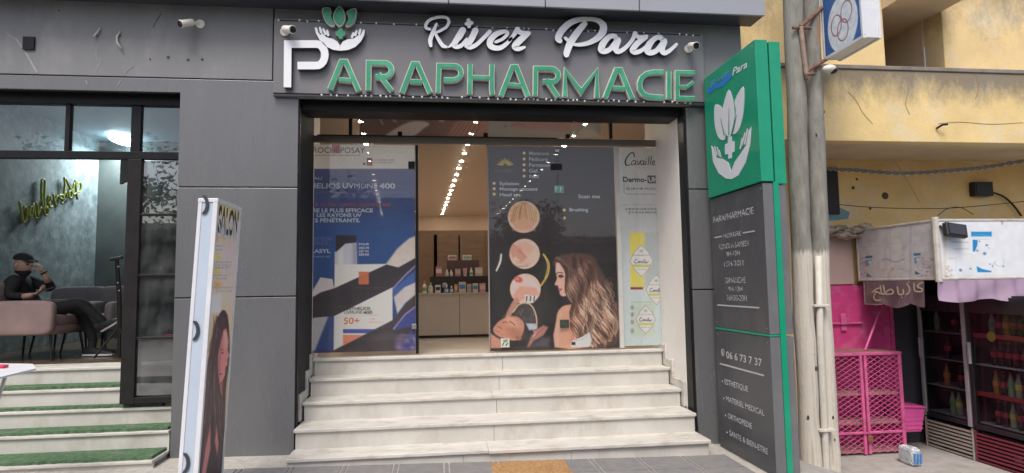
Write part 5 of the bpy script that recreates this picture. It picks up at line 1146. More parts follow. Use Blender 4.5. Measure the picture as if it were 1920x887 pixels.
TT_('Para', 156, 212, 240, 165, 40, inkw, zT, .02, .3, .004, False)
# worn lettering: parts of the vinyl have peeled off
M_WORN = mat('worn_vinyl', (.60, .60, .60), rough=.6); nt = M_WORN.node_tree
_o = nt.nodes['Material Output']; _b = nt.nodes['Principled BSDF']; _t = nt.nodes.new('ShaderNodeBsdfTransparent'); _m = nt.nodes.new('ShaderNodeMixShader'); _n = nt.nodes.new('ShaderNodeTexNoise'); _n.inputs['Scale'].default_value = 60
_c = nt.nodes.new('ShaderNodeTexCoord'); _r = nt.nodes.new('ShaderNodeMapRange'); _r.inputs[1].default_value = .38; _r.inputs[2].default_value = .46
nt.links.new(_c.outputs['Object'], _n.inputs[0]); nt.links.new(_n.outputs[0], _r.inputs[0]); nt.links.new(_r.outputs[0], _m.inputs[0]); nt.links.new(_t.outputs[0], _m.inputs[1]); nt.links.new(_b.outputs[0], _m.inputs[2]); nt.links.new(_m.outputs[0], _o.inputs[0])
TXF = TX+.018
def TW(s, x0, y0, x1, h, bold=.0, m=None): TT_(s, x0, y0, x1, y0, h, m or M_WORN, bold=bold, X=TXF, off=.003)
def tline(x0, y0, x1, y1, w):
    a, b = atx(x0, y0, TXF-.003), atx(x1, y1, TXF-.003); z = (a.z+b.z)/2; mb = MB(); mb.box(TXF-.004, TXF-.001, min(a.y, b.y), max(a.y, b.y), z-w/2, z+w/2); part('rule', mb, mat('ink_grey_white', (.55, .55, .55), rough=.5), tm)
TW('PARAPHARMACIE', 1338, 418, 1414, 12, .005); tline(1340, 446, 1353, 443, .012); tline(1393, 437, 1415, 433, .012); TW('HORAIRE', 1357, 447, 1390, 9)
TW('LUNDI A SAMEDI', 1349, 468, 1404, 10); TW('9H-13H', 1362, 481, 1387, 9); TW('15H-20H', 1358, 500, 1394, 10); TW('DIMANCHE', 1361, 531, 1398, 11); TW('9H-13H', 1366, 546, 1392, 9); TW('16H30-20H', 1364, 563, 1400, 11); tline(1345, 573, 1423, 576, .013)
inkq = mat('ink_soft_white', (.62, .62, .62), rough=.5, var=.1)
TW('06 6 73 7 37', 1362, 671, 1428, 13, .01, inkq)
p = atx(1355, 661, TXF-.004); mb = MB(); P2 = [(p.y+.030*math.cos(a), p.z+.034*math.sin(a)) for a in np.linspace(0, 2*math.pi, 15)]
stroke_slab(mb, P2, .007, lambda y, z, e: (TXF-.003-e, y, z), .001, .001, 'flat'); stroke_slab(mb, [(p.y+.012, p.z+.014), (p.y+.010, p.z-.004), (p.y-.008, p.z-.014)], .009, lambda y, z, e: (TXF-.003-e, y, z), .001, .001, 'round'); part('phone_symbol', mb, inkq, tm)
tline(1350, 683, 1432, 703, .014)
for s, x0, y0, x1 in (('ESTHETIQUE', 1359, 720, 1402), ('MATERIEL MEDICAL', 1362, 752, 1432), ('ORTHOPEDIE', 1365, 784, 1409), ('SANTE & BIEN-ETRE', 1368, 816, 1438)):
    TW(s, x0, y0, x1, 10, .006, inkq); q = atx(x0-5, y0-5, TXF-.003); mb = MB(); mb.lathe((TXF-.001, q.y, q.z), [(.009, 0), (.009, .002)], 8, 0, (-1, 0, 0)); part('bullet', mb, inkq, tm)

# ================================================================== salon light box
M_BOXW = mat('white_frame', (.74, .75, .78), rough=.35, var=.04, scale=5, dirt=(.5, .5, .52), dscale=6, damt=.3); M_BOXB = mat('pale_blue_panel', (.52, .60, .70), rough=.3, var=.04, scale=3)
yb0, yb1 = -1.5, at(400, 372, -1.5).y+.55
tl, tr = at(372, 372, yb0), at(405, 372, yb0); bl = at(333, 887, yb0); ztp = tl.z; lean = (tl.x-bl.x)/(tl.z-bl.z); wdt = (tr.x-tl.x)*1.12
g0 = gz(-1.9)
def sx(z): return tl.x+(z-ztp)*lean
sb = thing('light_box_sign', (sx(g0)+wdt/2, (yb0+yb1)/2, g0), 'tall leaning white light box sign with the word SALON and a long haired woman', 'sign')
def lslab(name, u0, u1, y0, y1, z0, z1, m, b=.004):
    mb = MB(); mb.hexa([(sx(z0)+u0, y0, z0), (sx(z0)+u1, y0, z0), (sx(z0)+u1, y1, z0), (sx(z0)+u0, y1, z0), (sx(z1)+u0, y0, z1), (sx(z1)+u1, y0, z1), (sx(z1)+u1, y1, z1), (sx(z1)+u0, y1, z1)]); return part(name, mb, m, sb, bevel=b)
lslab('core', .012, wdt-.008, yb0+.012, yb1-.012, g0, ztp-.012, M_BOXW)
for n_, a in (('edge_profile', (0, .028, yb0, yb0+.03)), ('edge_profile', (wdt-.034, wdt, yb0, yb0+.03)), ('edge_profile', (wdt-.03, wdt, yb1-.03, yb1)), ('edge_profile', (0, .03, yb1-.03, yb1))): lslab(n_, *a, g0, ztp, M_BOXW)
lslab('top_profile', -.002, wdt+.002, yb0-.002, yb1+.002, ztp-.028, ztp+.002, M_BOXW)
lslab('side_panel', .029, wdt-.035, yb0+.005, yb0+.011, g0+.01, ztp-.029, M_BOXB, 0)
for cz_, s in ((atz(385, 388, 2.2).z*0+at(386, 384, yb0).z, 1), (at(366, 620, yb0).z, 1), (at(349, 868, yb0).z, 1)):
    mb = MB(); P2 = [(sx(cz_)+.030+.036*math.sin(a), cz_+.065*math.cos(a)) for a in np.linspace(rad(10), rad(170), 11)]
    stroke_slab(mb, P2, [.012]+[.024]*9+[.012], lambda x, z, e: (x, yb0-.0005-e, z), .0035, .004, 'round'); part('crescent_handle', mb, mat('dark_grip', (.05, .055, .07), rough=.4), sb)
zq, zr_ = zmap(340, 360, 4.433), zmap(330, 560, 2.712)
zlo, zhi = g0+.03, ztp-.032; uzv = Vector((lean, 0, 1))
S = Sheet((sx(zlo)+wdt-.0065, yb0+.032, zlo), (0, 1, 0), (lean, 0, 1), yb1-yb0-.064, zhi-zlo, .0058)
S.grad([(375, (236, 206, 128)), (420, (226, 206, 176)), (470, (214, 200, 198)), (560, (222, 206, 190)), (640, (226, 196, 140)), (760, (218, 180, 110)), (900, (212, 170, 110))])
q_ = lambda L: [zq(*q) for q in L]; r_ = lambda L: [zr_(*q) for q in L]
for (x, y, rx, ry, c) in ((290, 380, 5, 9, (232, 176, 84)), (300, 540, 6, 7, (236, 208, 96)), (290, 660, 7, 8, (232, 196, 90)), (300, 770, 7, 7, (226, 170, 80)), (360, 380, 5, 8, (222, 190, 150))): S.ell(*zq(x, y), rx, ry, c, .8, .6)
for y0, x0, x1 in ((455, 265, 350), (485, 265, 340), (590, 250, 415), (615, 250, 420), (635, 250, 400), (700, 250, 380), (725, 250, 375), (800, 240, 430), (830, 285, 420)): dashes(S, zq, x0, x1, y0, 12, (150, 146, 158), .75, y0, (6, 18))
S.poly(q_([(232, 860), (330, 850), (325, 1000), (225, 1000)]), (244, 240, 234), .9, 2)
S.poly(r_([(236, 58), (262, 82), (272, 200), (270, 330), (256, 430), (248, 600), (242, 900), (100, 900), (120, 620), (140, 480), (165, 320), (190, 170), (212, 100)]), (64, 44, 50), 1, 1.2, 2)
for k in range(150):
    u = hair.random(); x0 = 190+u*40; y0 = 80+hair.random()*240; x1 = 108+u*125+hair.uniform(-10, 10); y1 = 520+hair.random()*360
    n_ = 12; pts = [(x0+(x1-x0)*t/n_+hair.uniform(.6, 1)*8*math.sin(t*.9+u*6), y0+(y1-y0)*t/n_) for t in range(n_+1)]; S.line(r_(pts), hair.uniform(.8, 1.7), hair.choice([(112, 84, 88), (36, 24, 28), (146, 112, 112), (84, 58, 64)]), .5, .4)
S.poly(r_([(236, 165), (256, 150), (268, 215), (264, 262), (272, 290), (262, 306), (262, 335), (252, 352), (250, 388), (236, 420), (216, 436), (204, 410), (206, 350), (212, 290), (222, 220)]), (222, 140, 138), 1, 1); S.poly(r_([(244, 175), (258, 170), (262, 230), (250, 260)]), (244, 184, 176), .8, 1.5); S.line(r_([(226, 255), (240, 262)]), 1.5, (50, 26, 30), .9); S.ell(*zr_(236, 275), 2.2, 1.3, (40, 22, 26)); S.ell(*zr_(228, 384), 2.2, 2, (150, 48, 56))
S.poly(r_([(208, 330), (222, 240), (238, 175), (228, 300), (222, 420), (208, 415)]), (150, 84, 88), .55, 3); S.poly(r_([(214, 436), (240, 420), (236, 480), (214, 500)]), (176, 100, 102), .9, 2)
for k in range(26):
    u = hair.random(); S.line(r_([(238+u*14, 95+u*20), (226+u*8-hair.random()*16, 200), (206+u*6-hair.random()*10, 330), (205+u*30, 470+u*60)]), hair.uniform(.7, 1.4), hair.choice([(64, 44, 48), (104, 76, 78), (40, 26, 30)]), .6, .4, 4)
S.poly(r_([(175, 640), (150, 760), (128, 900), (150, 900), (176, 760)]), (214, 136, 134), .95, 1.5); S.poly(r_([(205, 640), (218, 740), (210, 800), (198, 730)]), (216, 140, 136), .95, 1.5); S.noise(.03, 3); S.gain(1.12)
S.build('print', M_PRINT, sb)
def ssal(s, y0, z0, y1, h, m, e, bold): 
    mb = MB(); x = sx(z0)+wdt-.0045+e; text(mb, s, (x, y0, z0), (x, y1, z0), h, up=uzv, bold=bold); part('printed_word', mb, m, sb)
za0 = atx(412, 438, sx(2.0)+wdt).z; 
ssal('SALON', yb0+.05, za0+.012, yb1-.05, .20, inkk, 0, .035); ssal('SALON', yb0+.045, za0-.022, yb1-.055, .165, mat('ink_pure_white', (.78, .78, .8), rough=.4), .0015, .02)

# ================================================================== doormat, tabletop
M_COIR = mat('orange_coir', (.45, .255, .11), rough=.95, var=.35, scale=40, dirt=(.30, .155, .065), dscale=9, damt=.6, bump=1, bscale=220)
mx0, mx1, my0, my1 = .28, .965, -.95, -.475
mb = MB(); mb.grid(lambda u, v: (mx0+(mx1-mx0)*u+.006*math.sin(v*9), my0+(my1-my0)*v+.006*math.sin(u*7), gz(.6)+.006+.022*min(1, 8*min(u, 1-u), 8*min(v, 1-v))+random.uniform(-.004, .004)), 60, 40); mb.box(mx0+.01, mx1-.01, my0+.01, my1-.01, gz(.6)+.0045, gz(.6)+.012)
solo('doormat', mb, M_COIR, 'orange brown coir doormat on the pavement in front of the marble steps', 'doormat')
tzv = 1.10; P = [atz(-60, 680, tzv), atz(62, 682, tzv), atz(68, 690, tzv), atz(0, 706, tzv), atz(-60, 722, tzv)]
tb_ = thing('white_table', (P[3].x, P[3].y, gz(P[3].x)), 'corner of a white tabletop at the left edge, in front of the barber steps', 'table')
mb = MB(); mb.slab(P, (0, 0, -.016)); part('top', mb, mat('white_plastic', (.76, .77, .80), rough=.35, var=.03), tb_, bevel=.004)
mb = MB(); a = atz(8, 706, tzv-.02); mb.tube([a+Vector((-.03, .06, 0)), a+Vector((-.12, .03, -.45)), Vector((a.x-.25, a.y, gz(a.x)))], .012, 8); part('leg', mb, M_SILICONE, tb_)
mb = MB(); mb.tube([Vector((P[0].x+.02, P[0].y-.1, tzv-.017)), Vector((P[0].x-.05, P[0].y-.1, gz(P[0].x)))], .012, 8); part('leg', mb, M_SILICONE, tb_)
a, b = atz(-14, 691, tzv), atz(12, 690, tzv); mb = MB(); mb.obox((a+b)/2+Vector((0, 0, .013)), (b-a), (-(b-a).y, (b-a).x, 0), (0, 0, 1), (b-a).length/2, .035, .012); solo('red_case', mb, mat('red_plastic', (.60, .02, .07), rough=.35), 'small crimson case lying on the white tabletop', 'case', bevel=.008)

# ================================================================== utility poles
def pole_mat():
    m = mat('pole_weathered', (.27, .262, .23), rough=.9, var=.24, scale=5, dirt=(.13, .13, .11), dscale=3.0, damt=.7, bump=.7, bscale=22, stretch=(3.5, 3.5, .9), detail=9); nt = m.node_tree; N = nt.nodes; L = nt.links; b = N['Principled BSDF']
    src = b.inputs['Base Color'].links[0].from_socket; g = N.new('ShaderNodeNewGeometry'); sep = N.new('ShaderNodeSeparateXYZ'); L.new(g.outputs['Position'], sep.inputs[0])
    n2 = N.new('ShaderNodeTexNoise'); n2.inputs['Scale'].default_value = 22; ad = N.new('ShaderNodeMath'); ad.operation = 'MULTIPLY_ADD'; ad.inputs[1].default_value = .12; L.new(n2.outputs[0], ad.inputs[0]); L.new(sep.outputs[2], ad.inputs[2])
    r = N.new('ShaderNodeMapRange'); r.inputs[1].default_value = 1.98; r.inputs[2].default_value = 2.03; r.inputs[3].default_value = 1; r.inputs[4].default_value = 0; L.new(ad.outputs[0], r.inputs[0])
    n3 = N.new('ShaderNodeTexNoise'); n3.inputs['Scale'].default_value = 9; n3.inputs['Detail'].default_value = 8; r3 = N.new('ShaderNodeMapRange'); r3.inputs[1].default_value = .56; r3.inputs[2].default_value = .72; r3.inputs[3].default_value = 1; r3.inputs[4].default_value = .45; L.new(n3.outputs[0], r3.inputs[0])
    mu = N.new('ShaderNodeMath'); mu.operation = 'MULTIPLY'; L.new(r.outputs[0], mu.inputs[0]); L.new(r3.outputs[0], mu.inputs[1])
    mx = N.new('ShaderNodeMix'); mx.data_type = 'RGBA'; L.new(mu.outputs[0], mx.inputs[0]); L.new(src, mx.inputs[6]); mx.inputs[7].default_value = (.62, .57, .49, 1); L.new(mx.outputs[2], b.inputs['Base Color']); return m
M_POLE = pole_mat(); M_PIPE = mat('white_pipe', (.62, .59, .53), rough=.5, var=.08, scale=8, dirt=(.4, .36, .3), dscale=6, damt=.5)
PYY = -.2
def pole(pxs, r0, r1, label, yoff=0):
    P3 = [at(px, py, PYY+yoff) for px, py in pxs]; top = P3[0]+(P3[0]-P3[-1])*.25; bot = P3[-1]+(P3[-1]-P3[0]).normalized()*.35
    t = thing('utility_pole', bot, label, 'pole'); m = MB(); pts = [bot]+P3[::-1]+[top]; pts = [Vector(q)+Vector((random.uniform(-.006, .006), random.uniform(-.006, .006), 0)) for q in smooth_path(pts, 7)]; k = len(pts); m.tube(pts, [(r1+(r0-r1)*i/(k-1))*random.uniform(.97, 1.03) for i in range(k)], 18); part('shaft', m, M_POLE, t, smooth=True); 
    for q in range(7):
        i = random.randrange(2, k-2); c = pts[i]; a = random.uniform(-2.6, -.4); rr_ = random.uniform(.008, .016); m = MB(); m.sphere(c+Vector((math.cos(a)*r1*.97, math.sin(a)*r1*.97, 0)), rr_, 8, 6, 0, (1, .5, 1.6)); part('knot', m, mat('pole_knot', (.07, .06, .05), rough=.9), t)
    return t, pts
plA, ptA = pole([(1486, 0), (1497, 300), (1507, 600), (1522, 887)], .096, .102, 'grey weathered pole with white painted foot right beside the totem sign')
plB, ptB = pole([(1519, 0), (1531, 300), (1542, 600), (1559, 887)], .088, .094, 'grey weathered pole with white foot carrying a white pipe and the rings sign', .06)
pp = [at(1534.5, 480, PYY-.07), at(1538, 640, PYY-.07), at(1550, 887, PYY-.07), at(1562, 1000, PYY-.07)]
pi2 = thing('pipe', pp[-1], 'white conduit pipe clipped up the right hand pole', 'pipe'); m = MB(); m.tube(pp, .034, 10); part('tube', m, M_PIPE, pi2, smooth=True)
for py in (573, 806):
    q = at(1537 if py < 600 else 1547, py, PYY-.07); m = MB(); m.obox(q, (1, 0, 0), (0, 1, 0), (0, 0, 1), .085, .045, .012); part('pipe_clamp', m, M_PIPE, pi2, bevel=.003)
# ================================================================== rings sign on a rusty bracket
M_RUST = mat('rusty_iron', (.17, .085, .055), rough=.85, var=.4, scale=18, dirt=(.33, .25, .2), dscale=14, damt=.7, bump=.3)
RX = 3.97; ry1 = atx(1541, 60, RX).y; ry0 = atx(1618, 60, RX).y; rzb = (atx(1549, 109, RX).z+atx(1618, 74, RX).z)/2; rzt = rzb+.86; RW = .20
rsn = thing('projecting_sign', (RX+RW/2, (ry0+ry1)/2, rzb), 'blue and white box sign with three linked rings on a rusty pole bracket', 'sign')
mb = MB(); mb.box(RX+.008, RX+RW-.008, ry0+.008, ry1-.008, rzb+.008, rzt); part('box', mb, M_BOXW, rsn, bevel=.004)
for a in ((RX, RX+.03, ry0, ry1, rzb, rzb+.03), (RX, RX+.03, ry0, ry0+.03, rzb+.031, rzt), (RX, RX+.03, ry1-.03, ry1, rzb+.031, rzt), (RX+RW-.03, RX+RW, ry0, ry1, rzb, rzb+.03), (RX+RW-.03, RX+RW, ry0, ry0+.03, rzb+.031, rzt)):
    mb = MB(); mb.box(*a); part('edge_trim', mb, M_BOXW, rsn, bevel=.003)
zs8 = zmap(1440, 0, 5.5417)
S = Sheet((RX+.004, ry1-.032, rzb+.034), (0, -1, 0), (0, 0, 1), ry1-ry0-.064, rzt-rzb-.08, .0055)
S.fill((66, 108, 172)); s8 = lambda L: [zs8(*q) for q in L]
S.coords(S.X, S.Y); cy0 = atx(*zs8(768, 240), RX); rr_ = .235
uu = (S.P[..., 1]-cy0.y)*-1*1000; vv = (cy0.z-S.P[..., 2])*1000                  # real millimetres on the sign's face
Xp, Yp = S.X, S.Y; S.coords(uu, vv)
S.ell(0, 0, 235, 300, (226, 232, 240), 1, .01)
for cx_, cy_, rx_, ry_ in ((-95, -15, 82, 108), (70, -92, 84, 110), (0, 72, 84, 110)):
    P_ = [(cx_+rx_*math.cos(a), cy_+ry_*math.sin(a)) for a in np.linspace(0, 2*math.pi, 33)]; S.line(P_, 13, (158, 92, 96), 1, 3)
for L_ in ([(-200, 395), (-170, 375), (-150, 395), (-120, 375)], [(-110, 350), (-108, 395), (-90, 395)], [(-70, 340), (-66, 392)], [(-50, 375), (-30, 365), (-28, 390), (-50, 392)], [(-180, 415), (-176, 418)], [(-90, 335), (-70, 328)]): S.line(L_, 12, (206, 220, 240), .9, 4)
S.noise(.06, 5); S.build('print', M_PRINT, rsn)
br_ = thing('bracket', at(1505, 95, PYY-.12), 'rusty iron bracket fixing the rings sign to the poles', 'bracket')
yb_ = PYY-.12
def rod(p, q, r, m=M_RUST): 
    mb = MB(); mb.tube([p, q], r, 8); part('rod', mb, m, br_)
q1, q2 = at(1501, 50, yb_), at(1512, 140, yb_); rod(q1, q2, .024, mat('rust_pinkish', (.36, .25, .2), rough=.85, var=.3, scale=15, dirt=(.17, .08, .05), dscale=10, damt=.8))
rod(q1, Vector((RX+.05, ry1+.0, at(1537, 24, 0).z)), .022); rod(at(1509, 136, yb_), Vector((RX+.05, ry1-.01, rzb+.03)), .02)
rod(at(1486, 52, yb_), at(1520, 53, yb_), .018); rod(at(1510, 142, yb_), at(1527, 138, yb_), .016); rod(at(1511, 138, yb_), at(1513, 148, yb_), .02)
mb = MB(); mb.tube([at(1534, 34, yb_), at(1535, 55, yb_), at(1533, 84, yb_)], .005, 6); part('wire', mb, mat('orange_wire', (.45, .16, .04), rough=.6), br_)
c = at(1555, 130, -.30); lc = thing('security_camera', c+Vector((0, 0, .05)), 'small white dome-like camera hanging below the rings sign', 'security camera')
mb = MB(); mb.sphere(c, 1, 16, 10, 0, (.075, .06, .048)); part('housing', mb, M_CAMW, lc, smooth=True)
mb = MB(); mb.sphere(c+Vector((.03, -.01, -.018)), 1, 12, 8, 0, (.05, .045, .035)); part('lens', mb, M_LENS, lc, smooth=True)
mb = MB(); mb.tube([c+Vector((-.03, .02, .03)), c+Vector((-.09, .1, .10))], .012, 6); part('mount', mb, M_RUST, lc)
# ================================================================== yellow building
def yellow_mat(name, base, dirt_top, z0, z1):
    m = mat(name, base, rough=.85, var=.10, scale=2.6, dirt=(.74, .66, .50), dscale=2.2, damt=.9, bump=.35, bscale=28, detail=12); nt = m.node_tree; N = nt.nodes; L = nt.links; b = N['Principled BSDF']
    if not dirt_top: return m
    src = b.inputs['Base Color'].links[0].from_socket; g = N.new('ShaderNodeNewGeometry'); sep = N.new('ShaderNodeSeparateXYZ'); L.new(g.outputs['Position'], sep.inputs[0])
    mp = N.new('ShaderNodeMapping'); mp.inputs['Scale'].default_value = (1.7, 1, 1.0); L.new(g.outputs['Position'], mp.inputs[0])
    n = N.new('ShaderNodeTexNoise'); n.inputs['Scale'].default_value = 1.7; n.inputs['Detail'].default_value = 14; n.inputs['Roughness'].default_value = .80; L.new(mp.outputs[0], n.inputs[0])
    r = N.new('ShaderNodeMapRange'); r.inputs[1].default_value = z0; r.inputs[2].default_value = z1; L.new(sep.outputs[2], r.inputs[0])
    ma = N.new('ShaderNodeMath'); ma.operation = 'MULTIPLY_ADD'; ma.inputs[1].default_value = .95; ma.inputs[2].default_value = -.50; L.new(r.outputs[0], ma.inputs[0])
    ad = N.new('ShaderNodeMath'); ad.operation = 'ADD'; L.new(ma.outputs[0], ad.inputs[0]); L.new(n.outputs[0], ad.inputs[1])
    r2 = N.new('ShaderNodeMapRange'); r2.inputs[1].default_value = .44; r2.inputs[2].default_value = .80; r2.inputs[4].default_value = .85; L.new(ad.outputs[0], r2.inputs[0])
    mx = N.new('ShaderNodeMix'); mx.data_type = 'RGBA'; L.new(r2.outputs[0], mx.inputs[0]); L.new(src, mx.inputs[6]); mx.inputs[7].default_value = (.17, .15, .125, 1); L.new(mx.outputs[2], b.inputs['Base Color']); return m
M_YEL = yellow_mat('yellow_parapet', (.80, .60, .28), True, 3.2, 4.13); M_YEL2 = yellow_mat('yellow_wall', (.80, .60, .30), True, 3.2, 6.2); M_YEL3 = yellow_mat('ochre_wall', (.80, .57, .25), False, 0, 1)
M_YELS = mat('balcony_soffit', (.66, .52, .36), rough=.85, var=.1, scale=2); M_CAPS = mat('parapet_cap', (.24, .21, .18), rough=.9, var=.25, scale=8)
yb = thing('yellow_building', (6, 1, -.45), 'stained yellow building with a balcony parapet to the right of the poles', 'building')
def yp(name, x0, x1, y0, y1, z0, z1, m, b=0): 
    mb = MB(); mb.box(x0, x1, y0, y1, z0, z1); return part(name, mb, m, yb, bevel=b)
zpt = at(1700, 125, .2).z; zpb = at(1700, 266, .2).z
yp('parapet', XE+.02, 11, .2, .34, zpb, zpt-.05, M_YEL, .008); yp('parapet_cap', XE+.02, 11, .185, .36, zpt-.049, zpt, M_CAPS, .008)
yp('balcony_slab', XE+.02, 11, .341, 1.35, zpb+.02, zpb+.18, M_YELS)
yp('lower_wall', XE+.02, 11, 1.3, 1.6, -.7, zpb+.019, M_YEL3)
yu = .40; xa, xb_ = at(1657, 60, yu).x, at(1768, 60, yu).x
yp('upper_wall', XE+.02, xa, yu, yu+.3, zpb+.181, 7, M_YEL2, .01); yp('upper_wall', xb_, 11, yu, yu+.3, zpb+.181, 7, M_YEL2, .01)
zso = at(1700, 19, yu).z; yp('recess_soffit', xa+.001, xb_-.001, yu-.35, 2.1, zso, zso+.2, M_YELS); yp('upper_front', xa+.001, xb_-.001, yu+.05, yu+.3, zso+.201, 7, M_YEL2)
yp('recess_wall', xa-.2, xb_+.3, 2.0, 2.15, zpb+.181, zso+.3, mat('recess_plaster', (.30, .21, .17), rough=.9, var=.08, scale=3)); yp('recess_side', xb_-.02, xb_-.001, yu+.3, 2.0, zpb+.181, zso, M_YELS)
yp('roof', XE+.02, 11, yu, 9, 7.0, 7.2, M_CONC); yp('side_wall', XE+.02, XE+.3, 1.6, 9, -.7, 7, M_YEL2)
M_CRACK = mat('plaster_crack', (.30, .21, .10), rough=.9)
for pts in ([(1590, 172), (1606, 190), (1618, 212), (1636, 232)], [(1760, 232), (1800, 229), (1860, 233), (1918, 230)], [(1700, 150), (1703, 170), (1698, 196), (1706, 215)], [(1830, 140), (1834, 166), (1829, 186)]):
    mb = MB(); stroke_slab(mb, [tuple(q) for q in smooth_path(pts, 4)], 1.1, lambda x, y, e: (lambda q: (q.x, .1985-e, q.z))(at(x, y, .1985)), .0005, .001); part('crack', mb, M_CRACK, yb)
c = at(1756, 241, .19); mb = MB(); mb.tube([c, c+Vector((.03, -.05, .03)), c+Vector((.09, -.06, .035))], .012, 6); part('pipe_stub', mb, M_BLACK, yb)
# dark opening, blue peeled patch, cables under the balcony
yw = 1.3
def yq(px, py, y=yw-.004): return at(px, py, y)
a, b = yq(1530, 402), yq(1568, 316); mb = MB(); mb.box(a.x, b.x, yw-.03, yw-.002, a.z, b.z); part('dark_opening', mb, mat('opening_dark', (.03, .027, .03), rough=.7), yb)  # thin box standing in for the window opening, its darkness put into the colour
M_BLUEP = mat('blue_peeled_paint', (.20, .34, .38), rough=.8, var=.15, scale=10)
mb = MB(); mb.slab([yq(*q) for q in ((1530, 372), (1560, 374), (1572, 388), (1594, 398), (1590, 410), (1572, 413), (1530, 415))], (0, .003, 0)); part('paint_patch', mb, M_BLUEP, yb)
M_STAIN = mat('soot_stain', (.11, .075, .05), rough=.9, var=.3, scale=30)
for px, py, r in ((1660, 367, .05), (1632, 411-20, .02), (1600, 352, .025), (1607, 336, .02)):
    c = yq(px, py); mb = MB(); mb.lathe((c.x, yw-.002, c.z), [(.001, 0), (r*.8, 0), (r, .002)], 9, 0, (0, 1, 0)); part('soot_mark', mb, M_STAIN, yb)
c0, c1 = yq(1818, 369), yq(1850, 343); mbx = thing('meter_box', ((c0.x+c1.x)/2, yw, c0.z), 'black square meter box on the ochre wall under the balcony', 'meter box')
mb = MB(); mb.box(c0.x, c1.x, yw-.10, yw-.002, c0.z, c1.z); part('box', mb, mat('black_plastic', (.02, .02, .024), rough=.5), mbx, bevel=.008); mb = MB(); mb.box(c0.x+.02, c1.x-.02, yw-.106, yw-.1005, c0.z+.02, c1.z-.02); part('lid', mb, mat('black_plastic', (.02, .02, .024)), mbx, bevel=.003)
M_CABLE = mat('grey_cable', (.16, .15, .15), rough=.7); M_CABLEB = mat('black_cable', (.02, .02, .022), rough=.6)
def cable(label, pts, y, r, m, twist=False, n=8):
    P3 = [at(px, py, y) for px, py in smooth_path(pts, n)]; mb = MB()
    if twist:
        for ph in (0, math.pi):
            Q = []
            for i in range(len(P3)*3-2):
                t = i/3; k = int(t); p = P3[min(k, len(P3)-1)].lerp(P3[min(k+1, len(P3)-1)], t-k); Q.append(p+Vector((0, math.cos(i*.8+ph)*r, math.sin(i*.8+ph)*r)))
            mb.tube(Q, r*.85, 5)
    else: mb.tube(P3, r, 5)
    solo('cable', mb, m, label, 'cable', 'cables strung under the yellow balcony', smooth=True)
cable('grey twisted cable sagging across below the balcony', [(1536, 317), (1600, 319), (1690, 325), (1780, 320), (1860, 312), (1950, 296)], .6, .014, M_CABLE, True)
cable('thin dark wire stretched low across the ochre wall', [(1536, 380), (1640, 389), (1760, 391), (1860, 384), (1950, 374)], .9, .005, M_CABLEB)
cable('black cable curving down from the meter box', [(1850, 358), (1880, 368), (1900, 385), (1915, 405)], yw-.05, .014, M_CABLEB)
cable('pale thin wire slanting from the balcony underside', [(1652, 268), (1680, 305), (1705, 345), (1725, 380)], 1.2, .005, mat('pale_wire', (.55, .45, .32), rough=.7))
cable('dark thin loop of wire above the white signboards', [(1755, 408), (1775, 392), (1800, 389), (1825, 402)], 1.2, .005, M_CABLEB)
# ================================================================== kiosk
KZ = -.45; KX = 5.2; KY = -.12; KYB = at(1607, 480, 0).y; KYB = atx(1607, 480, KX).y
zk0, zk1 = atx(1757, 525, KX).z, atx(1757, 410, KX).z
M_KDARK = mat('kiosk_dark_wall', (.05, .05, .062), rough=.8, var=.2, scale=3); M_PINKW = mat('pale_pink_wall', (.56, .40, .36), rough=.8, var=.1, scale=4, dirt=(.4, .26, .2), dscale=4, damt=.5); M_HOT = mat('hot_pink_paint', (.62, .06, .23), rough=.45, var=.15, scale=5, dirt=(.66, .24, .36), dscale=6, damt=.6, bump=.12); M_HOT2 = mat('pink_frame_paint', (.66, .12, .31), rough=.55, var=.2, scale=9, dirt=(.28, .10, .09), dscale=11, damt=.75)
kk = thing('kiosk', (6.3, 1, KZ), 'small open kiosk with pink metalwork under white signboards', 'kiosk')
def kp(name, x0, x1, y0, y1, z0, z1, m, b=0):
    mb = MB(); mb.box(x0, x1, y0, y1, z0, z1); return part(name, mb, m, kk, bevel=b)
kp('roof', KX+.08, 9.5, KY+.07, 1.299, zk1-.08, zk1-.01, M_CONC); kp('ceiling', KX+.07, 9.5, KY+.08, 1.27, zk0+.02, zk0+.05, M_KDARK)
kp('back_wall', at(1672, 600, 1.26).x, 9.5, 1.26, 1.299, KZ, zk0+.019, M_KDARK); kp('side_wall', 7.5, 7.55, -2.5, 1.259, KZ, zk0, M_KDARK)
yw2 = 1.24; xpw0, xpw1 = at(1530, 480, yw2).x, at(1612, 480, yw2).x
kp('pink_wall', xpw0, KX-.002, yw2, 1.298, at(1560, 534, yw2).z, at(1560, 440, yw2).z+.05, M_PINKW, .01)
fl_ = MB(); fl_.box(4.0, 9.6, -3.2, 1.29, KZ-.05, KZ+.001); struct('floor', fl_, M_CONC)
# crumbling edge of rubble on the roof
rb = MB(); rr = random.Random(11)
for k in range(60):
    c = at(rr.uniform(1542, 1690), rr.uniform(426, 446), 1.15); c.z = at(1600, 440, 1.15).z+rr.uniform(-.04, .10)*(1-(c.x-4.9)/3); c.y = rr.uniform(1.0, 1.26); s = rr.uniform(.03, .09)
    rb.sphere(c, s, 6, 4, 0, (1.4, 1, .6), lambda d: d*rr.uniform(.7, 1.2))
solo('rubble', rb, mat('rubble', (.34, .29, .23), rough=.95, var=.4, scale=12, dirt=(.08, .07, .06), damt=.8), 'broken rubble along the kiosk roof edge below the blue patch', 'rubble', kind='stuff')
